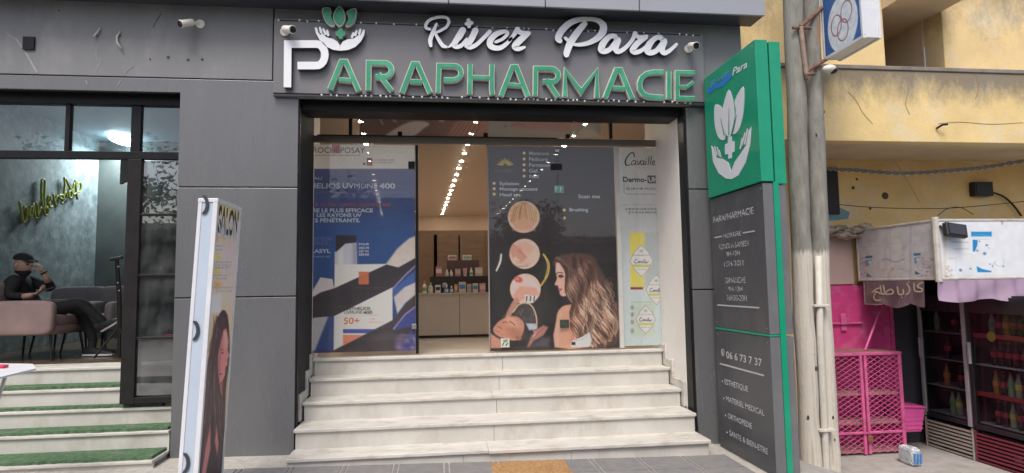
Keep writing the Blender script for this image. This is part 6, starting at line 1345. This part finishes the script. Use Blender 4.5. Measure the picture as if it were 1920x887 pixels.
# signboards
M_SBW = mat('signboard_frame', (.60, .57, .52), rough=.5, var=.1, scale=8, dirt=(.30, .18, .10), dscale=6, damt=.7)
zk = zmap(1590, 400, 4.927); k_ = lambda L: [zk(*q) for q in L]
def board(label, o, ux, w, h, nrm, paint, loc):
    t = thing('signboard', loc, label, 'signboard', None); ux, nrm = Vector(ux), Vector(nrm); o = Vector(o)
    mb = MB(); c = o+ux*w/2+Vector((0, 0, h/2))-nrm*.03; mb.obox(c, ux, nrm, (0, 0, 1), w/2-.002, .026, h/2-.002); part('panel', mb, M_BOXW, t)
    for c_, hx, hz in ((o+ux*w/2+Vector((0, 0, .012)), w/2, .012), (o+ux*w/2+Vector((0, 0, h-.012)), w/2, .012), (o+ux*.014+Vector((0, 0, h/2)), .014, h/2-.025), (o+ux*(w-.014)+Vector((0, 0, h/2)), .014, h/2-.025)):
        mb = MB(); mb.obox(c_-nrm*.02, ux, nrm, (0, 0, 1), hx, .026, hz); part('frame_bar', mb, M_SBW, t, bevel=.004)
    S = Sheet(o+ux*.027+Vector((0, 0, .024))-nrm*.001, ux, (0, 0, 1), w-.054, h-.048, .0065); paint(S); S.build('print', M_PRINT, t); return t
def pside(S):
    S.fill((206, 203, 206)); S.rect(*zk(390, 0), *zk(480, 640), (214, 210, 210), .6, 8); S.rect(*zk(570, 100), *zk(584, 630), (170, 168, 184), .6, 1.5); S.line(k_([(100, 318), (400, 280), (790, 235)]), 1, (190, 176, 186), .7, 1); S.line(k_([(392, 120), (385, 600)]), 1.2, (180, 178, 178), .6, 1)
    dashes(S, zk, 200, 380, 270, 30, (206, 188, 192), .5, 41, (14, 30)); S.ell(*zk(515, 320), 3, 5, (178, 160, 196), .6, .7)
    for x, y in ((160, 390), (606, 366)): S.poly(k_([(x, y+6), (x+66, y), (x+62, y+22), (x, y+28)]), (44, 112, 160)); S.poly(k_([(x+4, y+44), (x+62, y+36), (x+30, y+95), (x+6, y+100)]), (110, 150, 182), .9); S.ell(*zk(x+40, y+62), 3, 3, (222, 226, 230), .9, .3); S.poly(k_([(x+14, y+165), (x+62, y+195), (x+14, y+200)]), (40, 100, 140), .95)
    for cx, sd in ((135, 1), (730, 2)):
        r = random.Random(sd)
        for k in range(70): S.ell(*zk(cx+r.uniform(-48, 60), r.uniform(410, 590)), r.uniform(.6, 2.2), r.uniform(.5, 1.3), r.choice([(178, 120, 160), (140, 90, 140), (206, 140, 150), (190, 176, 190)]), .6, .5)
    S.line(k_([(315, 430), (370, 425), (430, 450), (520, 425)]), 2, (120, 136, 156), .7, 1.5, 4); S.rect(*zk(310, 510), *zk(360, 526), (196, 176, 182), .8); S.rect(*zk(400, 500), *zk(425, 530), (206, 130, 134), .7, 1); S.rect(*zk(460, 512), *zk(525, 522), (160, 158, 168), .7)
    S.poly(k_([(350, 600), (375, 560), (395, 600)]), (150, 148, 146), .5, 2); S.poly(k_([(50, 160), (90, 160), (80, 640), (40, 640)]), (196, 180, 156), .7, 4); S.rect(*zk(60, 595), *zk(800, 640), (196, 188, 176), .6, 4)
    S.noise(.05, 9); S.noise(.03, 3)
def pfront(S):
    S.fill((226, 229, 233)); S.rect(*zk(1138, 170), *zk(1328, 214), (36, 142, 200)); S.line(k_([(1150, 205), (1230, 196), (1310, 206)]), 1, (120, 190, 226), .8, .6)
    S.poly(k_([(1150, 244), (1198, 246), (1196, 290), (1172, 356), (1154, 352)]), (36, 132, 190)); S.line(k_([(1196, 240), (1300, 238)]), .8, (180, 190, 200)); S.poly(k_([(1188, 488), (1240, 515), (1326, 532), (1322, 545), (1196, 544)]), (36, 136, 194))
    for x, y, r in ((1195, 345, 2), (1282, 295, 2.2), (1262, 372, 3), (1215, 260, 1.5), (1300, 320, 1.2), (1310, 470, 1.5), (1335, 490, 1.6), (1435, 490, 1.6), (1132, 512, 1.8), (1040, 526, 3)): S.ell(*zk(x, y), r, r*.9, (70, 120, 160) if r > 1.4 else (150, 160, 170), .85, .5)
    S.line(k_([(955, 265), (1110, 268)]), 1.2, (150, 148, 150), .8, 1); S.line(k_([(980, 330), (1110, 328)]), 1.2, (168, 166, 168), .8, 1); S.line(k_([(925, 415), (990, 418)]), 1, (176, 170, 168), .8, 1); S.line(k_([(1085, 385), (1130, 375), (1160, 400)]), 1, (200, 196, 190), .8, 1, 4)
    S.line(k_([(1330, 480), (1370, 440), (1350, 470), (1400, 490), (1440, 490), (1440, 420)]), .9, (160, 176, 190), .8, .6); S.line(k_([(1000, 400), (1000, 530), (1040, 575), (1080, 530)]), 1, (206, 200, 214), .8, 1, 4)
    S.poly(k_([(1410, 60), (1440, 60), (1428, 108), (1418, 104)]), (150, 142, 132), .7, 1); S.poly(k_([(885, 70), (905, 70), (905, 610), (885, 610)]), (206, 190, 166), .7, 3); S.rect(*zk(890, 578), *zk(1700, 612), (208, 204, 198), .7, 4)
    for k in range(30): S.ell(*zk(random.uniform(900, 960), random.uniform(480, 600)), random.uniform(.5, 1.6), random.uniform(.5, 1.5), (150, 116, 84), .5, .5)
    S.noise(.03, 9)
board('weathered white signboard with two faded blue marks facing the totem', (KX, KYB, zk0), (0, -1, 0), KYB-KY-.02, zk1-zk0, (-1, 0, 0), pside, (KX, KYB, zk0))
board('bright white signboard with blue torn print facing the street', (KX+.005, KY, zk0), (1, 0, 0), 2.6, zk1-zk0, (0, -1, 0), pfront, (KX, KY, zk0))
mb = MB(); mb.tube([(KX-.01, KY-.01, zk0-.02), (KX-.01, KY-.01, zk1+.02)], .035, 10); solo('corner_post', mb, M_SBW, 'rusty white corner post where the two signboards meet', 'post')
fc = at(*zk(988, 158), KY-.07); fd = thing('flood_lamp', fc, 'black flood lamp fixed askew on the bright white signboard', 'lamp')
mb = MB(); mb.obox(fc, (1, -.1, -.16), (0, 1, -.25), (.16, .25, 1), .115, .03, .075); part('housing', mb, mat('black_plastic', (.02, .02, .024)), fd, bevel=.01); mb = MB(); mb.obox(fc+Vector((0, -.033, .008)), (1, -.1, -.16), (0, 1, -.25), (.16, .25, 1), .09, .004, .055); part('lens', mb, mat('lamp_glass', (.04, .04, .05), rough=.15), fd); mb = MB(); mb.tube([fc+Vector((-.1, .03, 0)), fc+Vector((-.12, .06, .06))], .012, 6); part('bracket', mb, M_CABLEB, fd)
# cloth valance
M_CLP = mat('lilac_cloth', (.40, .29, .40), rough=.85, var=.12, scale=5, dirt=(.27, .19, .22), dscale=5, damt=.6); M_CLD = mat('dusty_purple_cloth', (.20, .13, .165), rough=.85, var=.15, scale=5, dirt=(.36, .27, .22), dscale=4, damt=.7); M_CREAM = mat('cream_paint', (.60, .50, .36), rough=.7, var=.1, scale=20)
hA = zk0-atx(1650, 572, KX).z; yA0, yA1 = atx(1621, 550, KX).y, atx(1736, 550, KX).y
mb = MB()
mb.grid(lambda u, v: (KX-.012+.012*math.sin(u*17)*v, yA0+(yA1-yA0)*u, zk0-.002-v*(hA-.02+.045*abs(math.sin(u*math.pi*2.4+.6))*(.4 if u < .2 else 1)-(.02 if u > .75 else 0))), 60, 10)
va = solo('valance', mb, M_CLD, 'dusty purple cloth valance with cream Arabic lettering under the weathered signboard', 'valance', smooth=True)
ORIGIN[va.name] = Vector(va.location)
AR = [([(290, 690), (262, 700), (222, 728), (262, 722), (246, 752), (240, 784), (262, 804), (300, 800)], 12), ([(262, 722), (300, 742), (318, 738)], 12), ([(300, 672), (312, 740), (340, 746)], 13), ([(328, 668), (342, 746)], 13), ([(342, 746), (362, 720), (392, 702), (416, 716), (412, 742), (350, 748)], 12),
      ([(458, 678), (468, 742), (500, 750), (514, 738), (512, 706)], 13), ([(498, 775), (502, 779)], 12), ([(548, 650), (572, 700), (560, 738), (540, 748)], 12), ([(562, 632), (566, 636)], 10), ([(612, 648), (618, 710), (640, 722)], 12), ([(688, 640), (660, 655), (650, 680), (690, 700), (680, 722), (636, 722)], 12), ([(640, 668), (655, 690)], 9)]
mb = MB()
for k, (pts, w) in enumerate(AR): stroke_slab(mb, [tuple(q) for q in smooth_path(pts, 4)], w, lambda x, y, e: (lambda q: (KX-.030-e-.0004*k, q.y, q.z))(atx(*zk(x, y), KX-.03)), .001, .001, 'round')
part('painted_lettering', mb, M_CREAM, va)
mb = MB(); stroke_slab(mb, k_([(150, 650), (158, 838), (320, 842), (372, 818)])[:3], .9, lambda x, y, e: (lambda q: (KX-.029-e, q.y, q.z))(atx(x, y, KX-.029)), .001, .001, 'flat'); part('painted_border', mb, M_CREAM, va)
hB = zk0-at(1850, 566, KY-.03).z
mb = MB(); mb.grid(lambda u, v: (KX-.06+2.6*u, KY-.045+.018*math.sin(u*24+3*v)*v+.02*math.sin(u*71), zk0-.002-v*(hB-.03+.022*abs(math.sin(u*math.pi*4.2))+.010*math.sin(u*23))), 140, 12)
solo('valance', mb, M_CLP, 'plain lilac cloth valance hanging below the bright signboard', 'valance', smooth=True)
# pink metal door with bolt
dY = 1.25; dx0, dx1 = at(1535, 600, dY).x, at(1670, 600, dY).x; dz1 = at(1600, 535, dY).z
pd = thing('metal_door', ((dx0+dx1)/2, dY, KZ), 'hot pink sheet metal door with a sliding bolt behind the mesh cabinet', 'door')
mb = MB(); mb.box(dx0, dx1, dY-.035, dY, KZ+.01, dz1); part('leaf', mb, M_HOT, pd, bevel=.006)
mb = MB(); mb.box(dx1-.05, dx1, dY-.06, dY-.036, KZ+.01, dz1); part('edge_flange', mb, M_HOT, pd, bevel=.004)
a, b = at(1560, 607, dY-.06), at(1617, 607, dY-.06); mb = MB(); mb.tube([a, Vector((b.x, b.y, a.z))], .013, 8); part('bolt', mb, M_HOT2, pd)
a = at(1581, 604, dY-.05); mb = MB(); mb.box(a.x-.035, a.x+.035, dY-.062, dY-.036, a.z-.11, a.z+.11); mb2 = MB(); mb2.box(a.x-.05, a.x+.05, dY-.085, dY-.063, a.z-.03, a.z+.05); part('bolt_plate', mb, M_HOT2, pd, bevel=.004); part('bolt_keeper', mb2, M_HOT2, pd, bevel=.006)
mb = MB(); mb.tube([at(1657, 562, 1.1), at(1622, 657, .95)], .014, 8); solo('prop_rod', mb, M_HOT2, 'slanting pink rod resting on the mesh cabinet in front of the pink door', 'rod')
# pink mesh cabinet
cY = .80; x0, x1 = at(1548, 760, cY).x, at(1690, 662, cY).x; xc = at(1620, 700, cY).x; ct1 = (at(1565, 662, cY).z+at(1690, 660, cY).z)/2; cd = .42; zm = at(1620, 812, cY).z
mc = thing('mesh_cabinet', ((x0+x1)/2, cY+cd/2, KZ), 'pink two door wire mesh cabinet standing in front of the pink door', 'cabinet')
def cb_(name, *a, m=M_HOT2, b=.004): mb = MB(); mb.box(*a); part(name, mb, m, mc, bevel=b)
s = .028
for xx in (x0, xc-.045, xc+.012, x1-.045):
    w = .042 if xx in (x0, x1-.045) else .034; cb_('stile', xx, xx+w, cY, cY+.03, KZ+.02, ct1-.036)
cb_('top_rail', x0, x1, cY-.002, cY+.032, ct1-.035, ct1); cb_('top_panel', x0, x1, cY+.033, cY+cd, ct1-.02, ct1+.004, m=mat('rusty_pink_top', (.28, .12, .12), rough=.8, var=.3, scale=10))
for a, b in ((x0+.043, xc-.046), (xc+.047, x1-.046)): cb_('mid_rail', a, b, cY+.001, cY+.029, zm-.014, zm+.014)
cb_('back_panel', x0+.01, x1-.01, cY+cd-.02, cY+cd, KZ+.02, ct1-.021, m=M_HOT); cb_('corner_post', x1-.035, x1, cY+cd-.05, cY+cd-.021, KZ+.02, ct1-.021)
M_SHB = mat('pinkish_shelf', (.42, .25, .22), rough=.7, var=.2, scale=8)
for py in (738, 792, 845): z = at(1660, py, cY+.06).z; cb_('shelf', x0+.01, x1-.012, cY+.05, cY+cd-.025, z-.012, z+.012, m=M_SHB)
def lattice(a, b, z0, z1, fn, name):
    mb = MB(); stp = .058; H = z1-z0; Wd = b-a; sl = 1.75                                   # flattened diamonds of expanded metal
    for sg in (1, -1):
        k = -H*sl
        while k < Wd+H*sl:
            # strand u = k + sg*sl*(v)
            pts = []
            for v in np.linspace(0, H, 2): pts.append((k+sg*sl*v, v))
            (ua, va_), (ub, vb) = pts
            def clip(u0, v0, u1, v1):
                t0, t1 = 0, 1; d = u1-u0
                for p, q in ((-d, u0), (d, Wd-u0)):
                    if p == 0:
                        if q < 0: return None
                        continue
                    r = q/p
                    if p < 0: t0 = max(t0, r)
                    else: t1 = min(t1, r)
                return None if t0 >= t1 else ((u0+d*t0, v0+(v1-v0)*t0), (u0+d*t1, v0+(v1-v0)*t1))
            c = clip(ua, va_, ub, vb)
            if c:
                A, B = fn(a+c[0][0], z0+c[0][1], .001*sg), fn(a+c[1][0], z0+c[1][1], .001*sg)
                if (B-A).length > .02: mb.tube([A, B], .0042, 4, cap=False)
            k += stp*sl
    part(name, mb, M_HOT2, mc, kind='stuff')
for a, b in ((x0+.04, xc-.042), (xc+.044, x1-.043)): lattice(a, b, KZ+.03, ct1-.034, lambda u, z, e: Vector((u, cY+.016+e, z)), 'wire_mesh')
lattice(cY+.03, cY+cd-.03, KZ+.03, ct1-.034, lambda u, z, e: Vector((x1-.015+e, u, z)), 'wire_mesh')
q = at(1632, 822, cY-.02); mb = MB(); mb.box(q.x-.03, q.x+.03, cY-.03, cY-.003, q.z-.04, q.z+.03); part('padlock', mb, mat('old_brass', (.30, .16, .08), rough=.5, metal=.5), mc, bevel=.006)
mb = MB(); mb.box(at(1600, 812, cY).x, at(1660, 812, cY).x, cY-.014, cY-.003, zm-.008, zm+.012); part('hasp', mb, M_HOT2, mc)
# pink basket
bc = at(1716, 785, .95); bk_ = thing('basket', (bc.x, bc.y, at(1716, 812, .85).z), 'ribbed pink plastic basket hung beside the mesh cabinet', 'basket')
M_BASK = mat('pink_plastic', (.68, .10, .34), rough=.4, var=.06); zb1, zb2 = at(1716, 810, .85).z, at(1716, 762, .85).z; xa_, xb2 = at(1696, 785, .85).x, at(1734, 785, .85).x
mb = MB(); tp = .05; BY = .85
mb.hexa([(xa_, BY, zb1), (xb2-tp, BY, zb1), (xb2-tp, BY+.25, zb1), (xa_, BY+.25, zb1), (xa_-.02, BY-.02, zb2), (xb2, BY-.02, zb2-.02), (xb2, BY+.27, zb2-.02), (xa_-.02, BY+.27, zb2)]); part('tub', mb, M_BASK, bk_, bevel=.01)
mb = MB(); mb.hexa([(xa_-.03, BY-.035, zb2-.001), (xb2+.012, BY-.035, zb2-.021), (xb2+.012, BY+.28, zb2-.021), (xa_-.03, BY+.28, zb2-.001), (xa_-.03, BY-.035, zb2+.02), (xb2+.012, BY-.035, zb2), (xb2+.012, BY+.28, zb2), (xa_-.03, BY+.28, zb2+.02)]); part('rim', mb, M_BASK, bk_, bevel=.006)
for i in range(5):
    v = .1+.17*i; z = zb1+(zb2-zb1)*v; mb = MB(); mb.box(xa_, xb2-tp*(1-v)+.004, BY-.008-.01*v, BY, z, z+.02); part('rib', mb, M_BASK, bk_, bevel=.003)
# ================================================================== drink fridges
FX = 5.95; FZ = KZ+.002
M_FRB = mat('fridge_black', (.02, .02, .024), rough=.35, var=.15); M_FRS = mat('fridge_alu', (.42, .42, .43), rough=.45, metal=.2, var=.08); M_FRG = glass('fridge_glass', (.74, .76, .78), .02, .02); M_FRI = mat('fridge_inner', (.50, .52, .53), rough=.5); M_GRB = mat('grille_beige', (.42, .37, .32), rough=.6, var=.1); M_GRR = mat('grille_red', (.22, .035, .055), rough=.5, var=.15); M_REDL = mat('red_shelf_strip', (.50, .05, .05), rough=.4)
def fridge(ya, yb_, label, mg, mdoor, hi):
    t = thing('fridge', (FX+.3, (ya+yb_)/2, KZ), label, 'fridge', None); D = .62
    def fb(name, *a, m=M_FRB, b=.003): mb = MB(); mb.box(*a); return part(name, mb, m, t, bevel=b)
    zg_ = FZ+.36
    fb('side', FX+.03, FX+D, ya, ya+.035, FZ, hi); fb('side', FX+.03, FX+D, yb_-.035, yb_, FZ, hi); fb('back', FX+D-.03, FX+D, ya+.036, yb_-.036, FZ, hi, m=M_FRI); fb('top', FX+.03, FX+D-.031, ya+.036, yb_-.036, hi-.14, hi); fb('base', FX+.05, FX+D-.031, ya+.036, yb_-.036, FZ, zg_-.02)
    for n_, y0, y1 in (('door_stile', ya, ya+.05), ('door_stile', yb_-.05, yb_)): fb(n_, FX, FX+.029, y0, y1, zg_+.02, hi-.02, m=mdoor)
    fb('door_rail', FX, FX+.029, ya+.051, yb_-.051, zg_+.02, zg_+.07); fb('door_rail', FX, FX+.029, ya+.051, yb_-.051, hi-.20, hi-.02)
    fb('door_glass', FX+.012, FX+.018, ya+.051, yb_-.051, zg_+.071, hi-.201, m=M_FRG, b=0)
    fb('handle', FX-.03, FX-.001, yb_-.045, yb_-.02, zg_+.75, zg_+1.0, m=M_FRS)
    fb('grille_frame', FX+.012, FX+.049, ya+.01, yb_-.01, FZ+.01, FZ+.03, m=mg)
    for i in range(7): z = FZ+.055+i*.042; fb('grille_slat', FX+.008, FX+.04, ya+.02, yb_-.02, z, z+.022, m=mg, b=.002)
    fb('grille_side', FX+.006, FX+.049, ya, ya+.019, FZ+.0, zg_, m=mg); fb('grille_side', FX+.006, FX+.049, yb_-.019, yb_, FZ+.0, zg_, m=mg)
    zsv = [zg_+.08+i*.33 for i in range(4)]
    for z in zsv: fb('shelf', FX+.05, FX+D-.04, ya+.037, yb_-.037, z, z+.012, m=M_FRS, b=0)
    return t, zsv
ymid = atx(1828, 861, FX).y; ya1 = atx(1736, 836, FX).y; f1, zs1 = fridge(ymid+.012, ya1, 'dark glass door fridge with a beige grille at the back of the kiosk', M_GRB, M_FRS, 1.45)
f2, zs2 = fridge(ymid-.80, ymid-.012, 'dark glass door fridge with a red grille and red shelf strips', M_GRR, M_FRB, 1.45)
for i, z in enumerate(zs2):
    if i in (1, 3): mb = MB(); mb.box(FX+.036, FX+.049, ymid-.76, ymid-.05, z-.012, z+.035); part('price_strip', mb, M_REDL, f2)
q = zs2[3]; mb = MB(); mb.lathe((FX+.035, ymid-.30, q+.012), [(.055, 0), (.055, .004)], 16, 0, (-1, 0, 0)); part('round_badge', mb, mat('badge_yellow', (.70, .50, .03), rough=.4), f2)
M_COLA = mat('cola', (.022, .008, .006), rough=.15); M_CAPR = mat('red_cap', (.5, .03, .03), rough=.4); M_LABR = mat('red_label', (.48, .035, .04), rough=.5); M_LABY = mat('yellow_label', (.62, .55, .08), rough=.5); M_LABG = mat('green_label', (.10, .32, .12), rough=.5); M_LABO = mat('orange_label', (.60, .22, .05), rough=.5); M_CLEAR = mat('lemon_drink', (.30, .36, .22), rough=.15); M_ORG = mat('orange_drink', (.45, .16, .02), rough=.15)
def proto_bottle(r, h, body, lab, cap):
    t = thing('drink_bottle', (0, 0, -30), '', 'bottle', None)
    m = MB(); m.lathe((0, 0, -30), [(r*.92, 0), (r, h*.05), (r*.92, h*.3), (r, h*.42), (r, h*.58), (r*.45, h*.84), (r*.36, h*.93)], 10); part('body', m, body, t, smooth=True)
    m = MB(); m.lathe((0, 0, -30+h*.36), [(r*1.03, 0), (r*1.03, h*.22)], 10); part('label_band', m, lab, t)
    m = MB(); m.lathe((0, 0, -30+h*.93), [(r*.42, 0), (r*.42, h*.07)], 8); part('cap', m, cap, t); return t
protos = {'cola': proto_bottle(.036, .27, M_COLA, M_LABR, M_CAPR), 'lemon': proto_bottle(.036, .27, M_CLEAR, M_LABY, mat('green_cap', (.08, .3, .08), rough=.4)), 'orange': proto_bottle(.036, .27, M_ORG, M_LABO, M_CAPR), 'lime': proto_bottle(.036, .27, M_CLEAR, M_LABG, M_CAPR)}
used = {k: False for k in protos}
words_ = {'cola': 'red labelled cola', 'lemon': 'yellow labelled bottle', 'orange': 'orange drink bottle', 'lime': 'green labelled bottle'}
shelfw = ['bottom shelf', 'second lowest shelf', 'second highest shelf', 'top shelf']
def stock(zsv, yl, yr, kinds, fname):
    for i, z in enumerate(zsv):
        row = kinds[i]; n = len(row); cnt = {}
        for j, k in enumerate(row):
            if not k: continue
            o = protos[k] if not used[k] else copy_tree(protos[k]); used[k] = True
            o.location = (FX+.13, yl+(yr-yl)*(j+.5)/n, z+.0125); cnt[k] = cnt.get(k, 0)+1; o['label'] = '%s %s from the left, %s, %s' % (ORD[cnt[k]-1], words_[k], shelfw[i], fname); o['group'] = 'drink bottles in the %s' % fname
c_, l_, o_, g_ = 'cola', 'lemon', 'orange', 'lime'
stock(zs2, ymid-.09, ymid-.72, [[None, c_, c_, l_, c_, c_, o_], [None, o_, c_, g_, l_, c_, o_], [None, c_, c_, c_, c_, c_, o_], [None, g_, c_, o_, c_, c_, c_]], 'red grille fridge')
stock(zs1, ya1-.10, ymid+.08, [[None, None, g_, l_, None, c_], [None, o_, None, c_, c_], [None, c_, None, g_], [g_, None, c_, None]], 'beige grille fridge')
# shrink-wrapped pack and a plastic bag on the kiosk floor
wp = at(1716, 880, .35); pk = thing('wrapped_pack', (wp.x, .35, KZ), 'crumpled clear and blue wrapped pack on the floor beside the mesh cabinet', 'pack')
mb = MB(); r6 = random.Random(8); mb.sphere((wp.x, .42, KZ+.10), 1, 26, 16, 0, (1, 1, 1), lambda d: Vector([math.copysign(abs(d[q])**.4, d[q])*h_ for q, h_ in enumerate((.06, .12, .10))])*(1+r6.uniform(-.05, .05))); part('wrap', mb, mat('clear_wrap', (.52, .56, .60), rough=.18, var=.25, scale=14), pk)
for q in range(3): mb = MB(); mb.box(wp.x-.05+q*.036, wp.x-.03+q*.036, .285, .297, KZ+.04, KZ+.15); part('printed_patch', mb, mat('blue_wrap_print', (.08, .24, .55), rough=.3, var=.3, scale=30), pk)
bgp = at(1928, 872, -.1); mb = MB(); r5 = random.Random(4); mb.sphere(bgp, 1, 18, 12, 0, (.12, .10, .22), lambda d: d*(1+.18*math.sin(d.x*60+d.z*25)+r5.uniform(-.05, .05))); solo('plastic_bag', mb, mat('white_bag', (.62, .62, .66), rough=.4), 'crumpled white plastic bag at the right edge beside the fridges', 'bag', smooth=True)
# ================================================================== across the street: unseen houses shaped for the reflections, trees mirrored in the glass
M_HB = mat('house_plaster', (.20, .185, .165), rough=.85, var=.1, scale=.8, dirt=(.14, .125, .11), damt=.5); M_HW = mat('house_window', (.03, .035, .04), rough=.15)  # house plaster kept dark so the panels and glass mirror less light
for x0, x1, y0, h, lb in ((-26, -8.5, -15.5, 3.7, 'unseen low plain house across the street, mirrored in the barber glass'), (-8.2, .8, -16.4, 4.9, 'unseen taller plain house across the street, between two low ones'), (1.4, 9, -15.8, 3.3, 'unseen low house across the street, opposite the parapharmacy doorway'), (9.3, 26, -15.2, 4.4, 'unseen plain house across the street, opposite the kiosk')):
    ob = thing('house', ((x0+x1)/2, y0-4, 0), lb, 'house')
    mb = MB(); mb.box(x0, x1, y0-8, y0, -.5, h); part('wall', mb, M_HB, ob); mb = MB(); mb.box(x0-.2, x1+.2, y0-8.2, y0+.25, h, h+.22); part('roof', mb, M_CONC, ob)
    x = x0+1.2
    while x < x1-2: mb = MB(); mb.box(x, x+1.3, y0+.005, y0+.05, 1.0, 2.5); w = part('window', mb, M_HW, ob); mb = MB(); mb.box(x-.08, x+1.38, y0+.005, y0+.1, .88, .99); part('sill', mb, M_CONC, w); x += 3.1
M_BARK = mat('bark', (.10, .075, .05), rough=.9, var=.3, scale=12); M_LEAF = mat('leaf', (.055, .085, .03), rough=.6, var=.4, scale=3)
def tree(x, y, h, r, seed, label):
    rr = random.Random(seed); t = thing('street_tree', (x, y, gz(x)), label, 'tree', 'trees across the street'); m = MB()
    m.tube([(x, y, gz(x)-.1), (x+.1, y, h*.35), (x-.05, y+.1, h*.6)], [.2, .15, .1], 9)
    for k in range(7): a = rr.uniform(0, 6.3); m.tube([(x+.05, y, h*.38), (x+math.cos(a)*r*.4, y+math.sin(a)*r*.4, h*.6), (x+math.cos(a)*r*.75, y+math.sin(a)*r*.75, h*.78)], [.08, .05, .02], 6)
    part('trunk', m, M_BARK, t); m = MB(); cl = [(rr.gauss(0, .45)*r, rr.gauss(0, .45)*r, h*.72+rr.gauss(0, .32)*r, rr.uniform(.3, .6)) for _ in range(26)]
    for k in range(3200):
        c = rr.choice(cl); p = Vector((x+c[0]+rr.gauss(0, c[3]*.6), y+c[1]+rr.gauss(0, c[3]*.6), c[2]+rr.gauss(0, c[3]*.5))); u = Vector((rr.gauss(0, 1), rr.gauss(0, 1), rr.gauss(0, .6))).normalized(); v = u.orthogonal().normalized(); s = rr.uniform(.06, .13)
        m.quad(p-u*s, p+v*s*.5, p+u*s, p-v*s*.5)
    part('crown', m, M_LEAF, t)
tree(-4.4, -13.6, 5.6, 1.9, 1, 'leafy street tree mirrored in the barber glass, left one'); tree(-10.5, -13.6, 6.6, 2.4, 2, 'leafy street tree mirrored in the barber glass, farther left'); tree(3.2, -14.2, 4.6, 1.3, 3, 'small street tree across from the parapharmacy doorway')
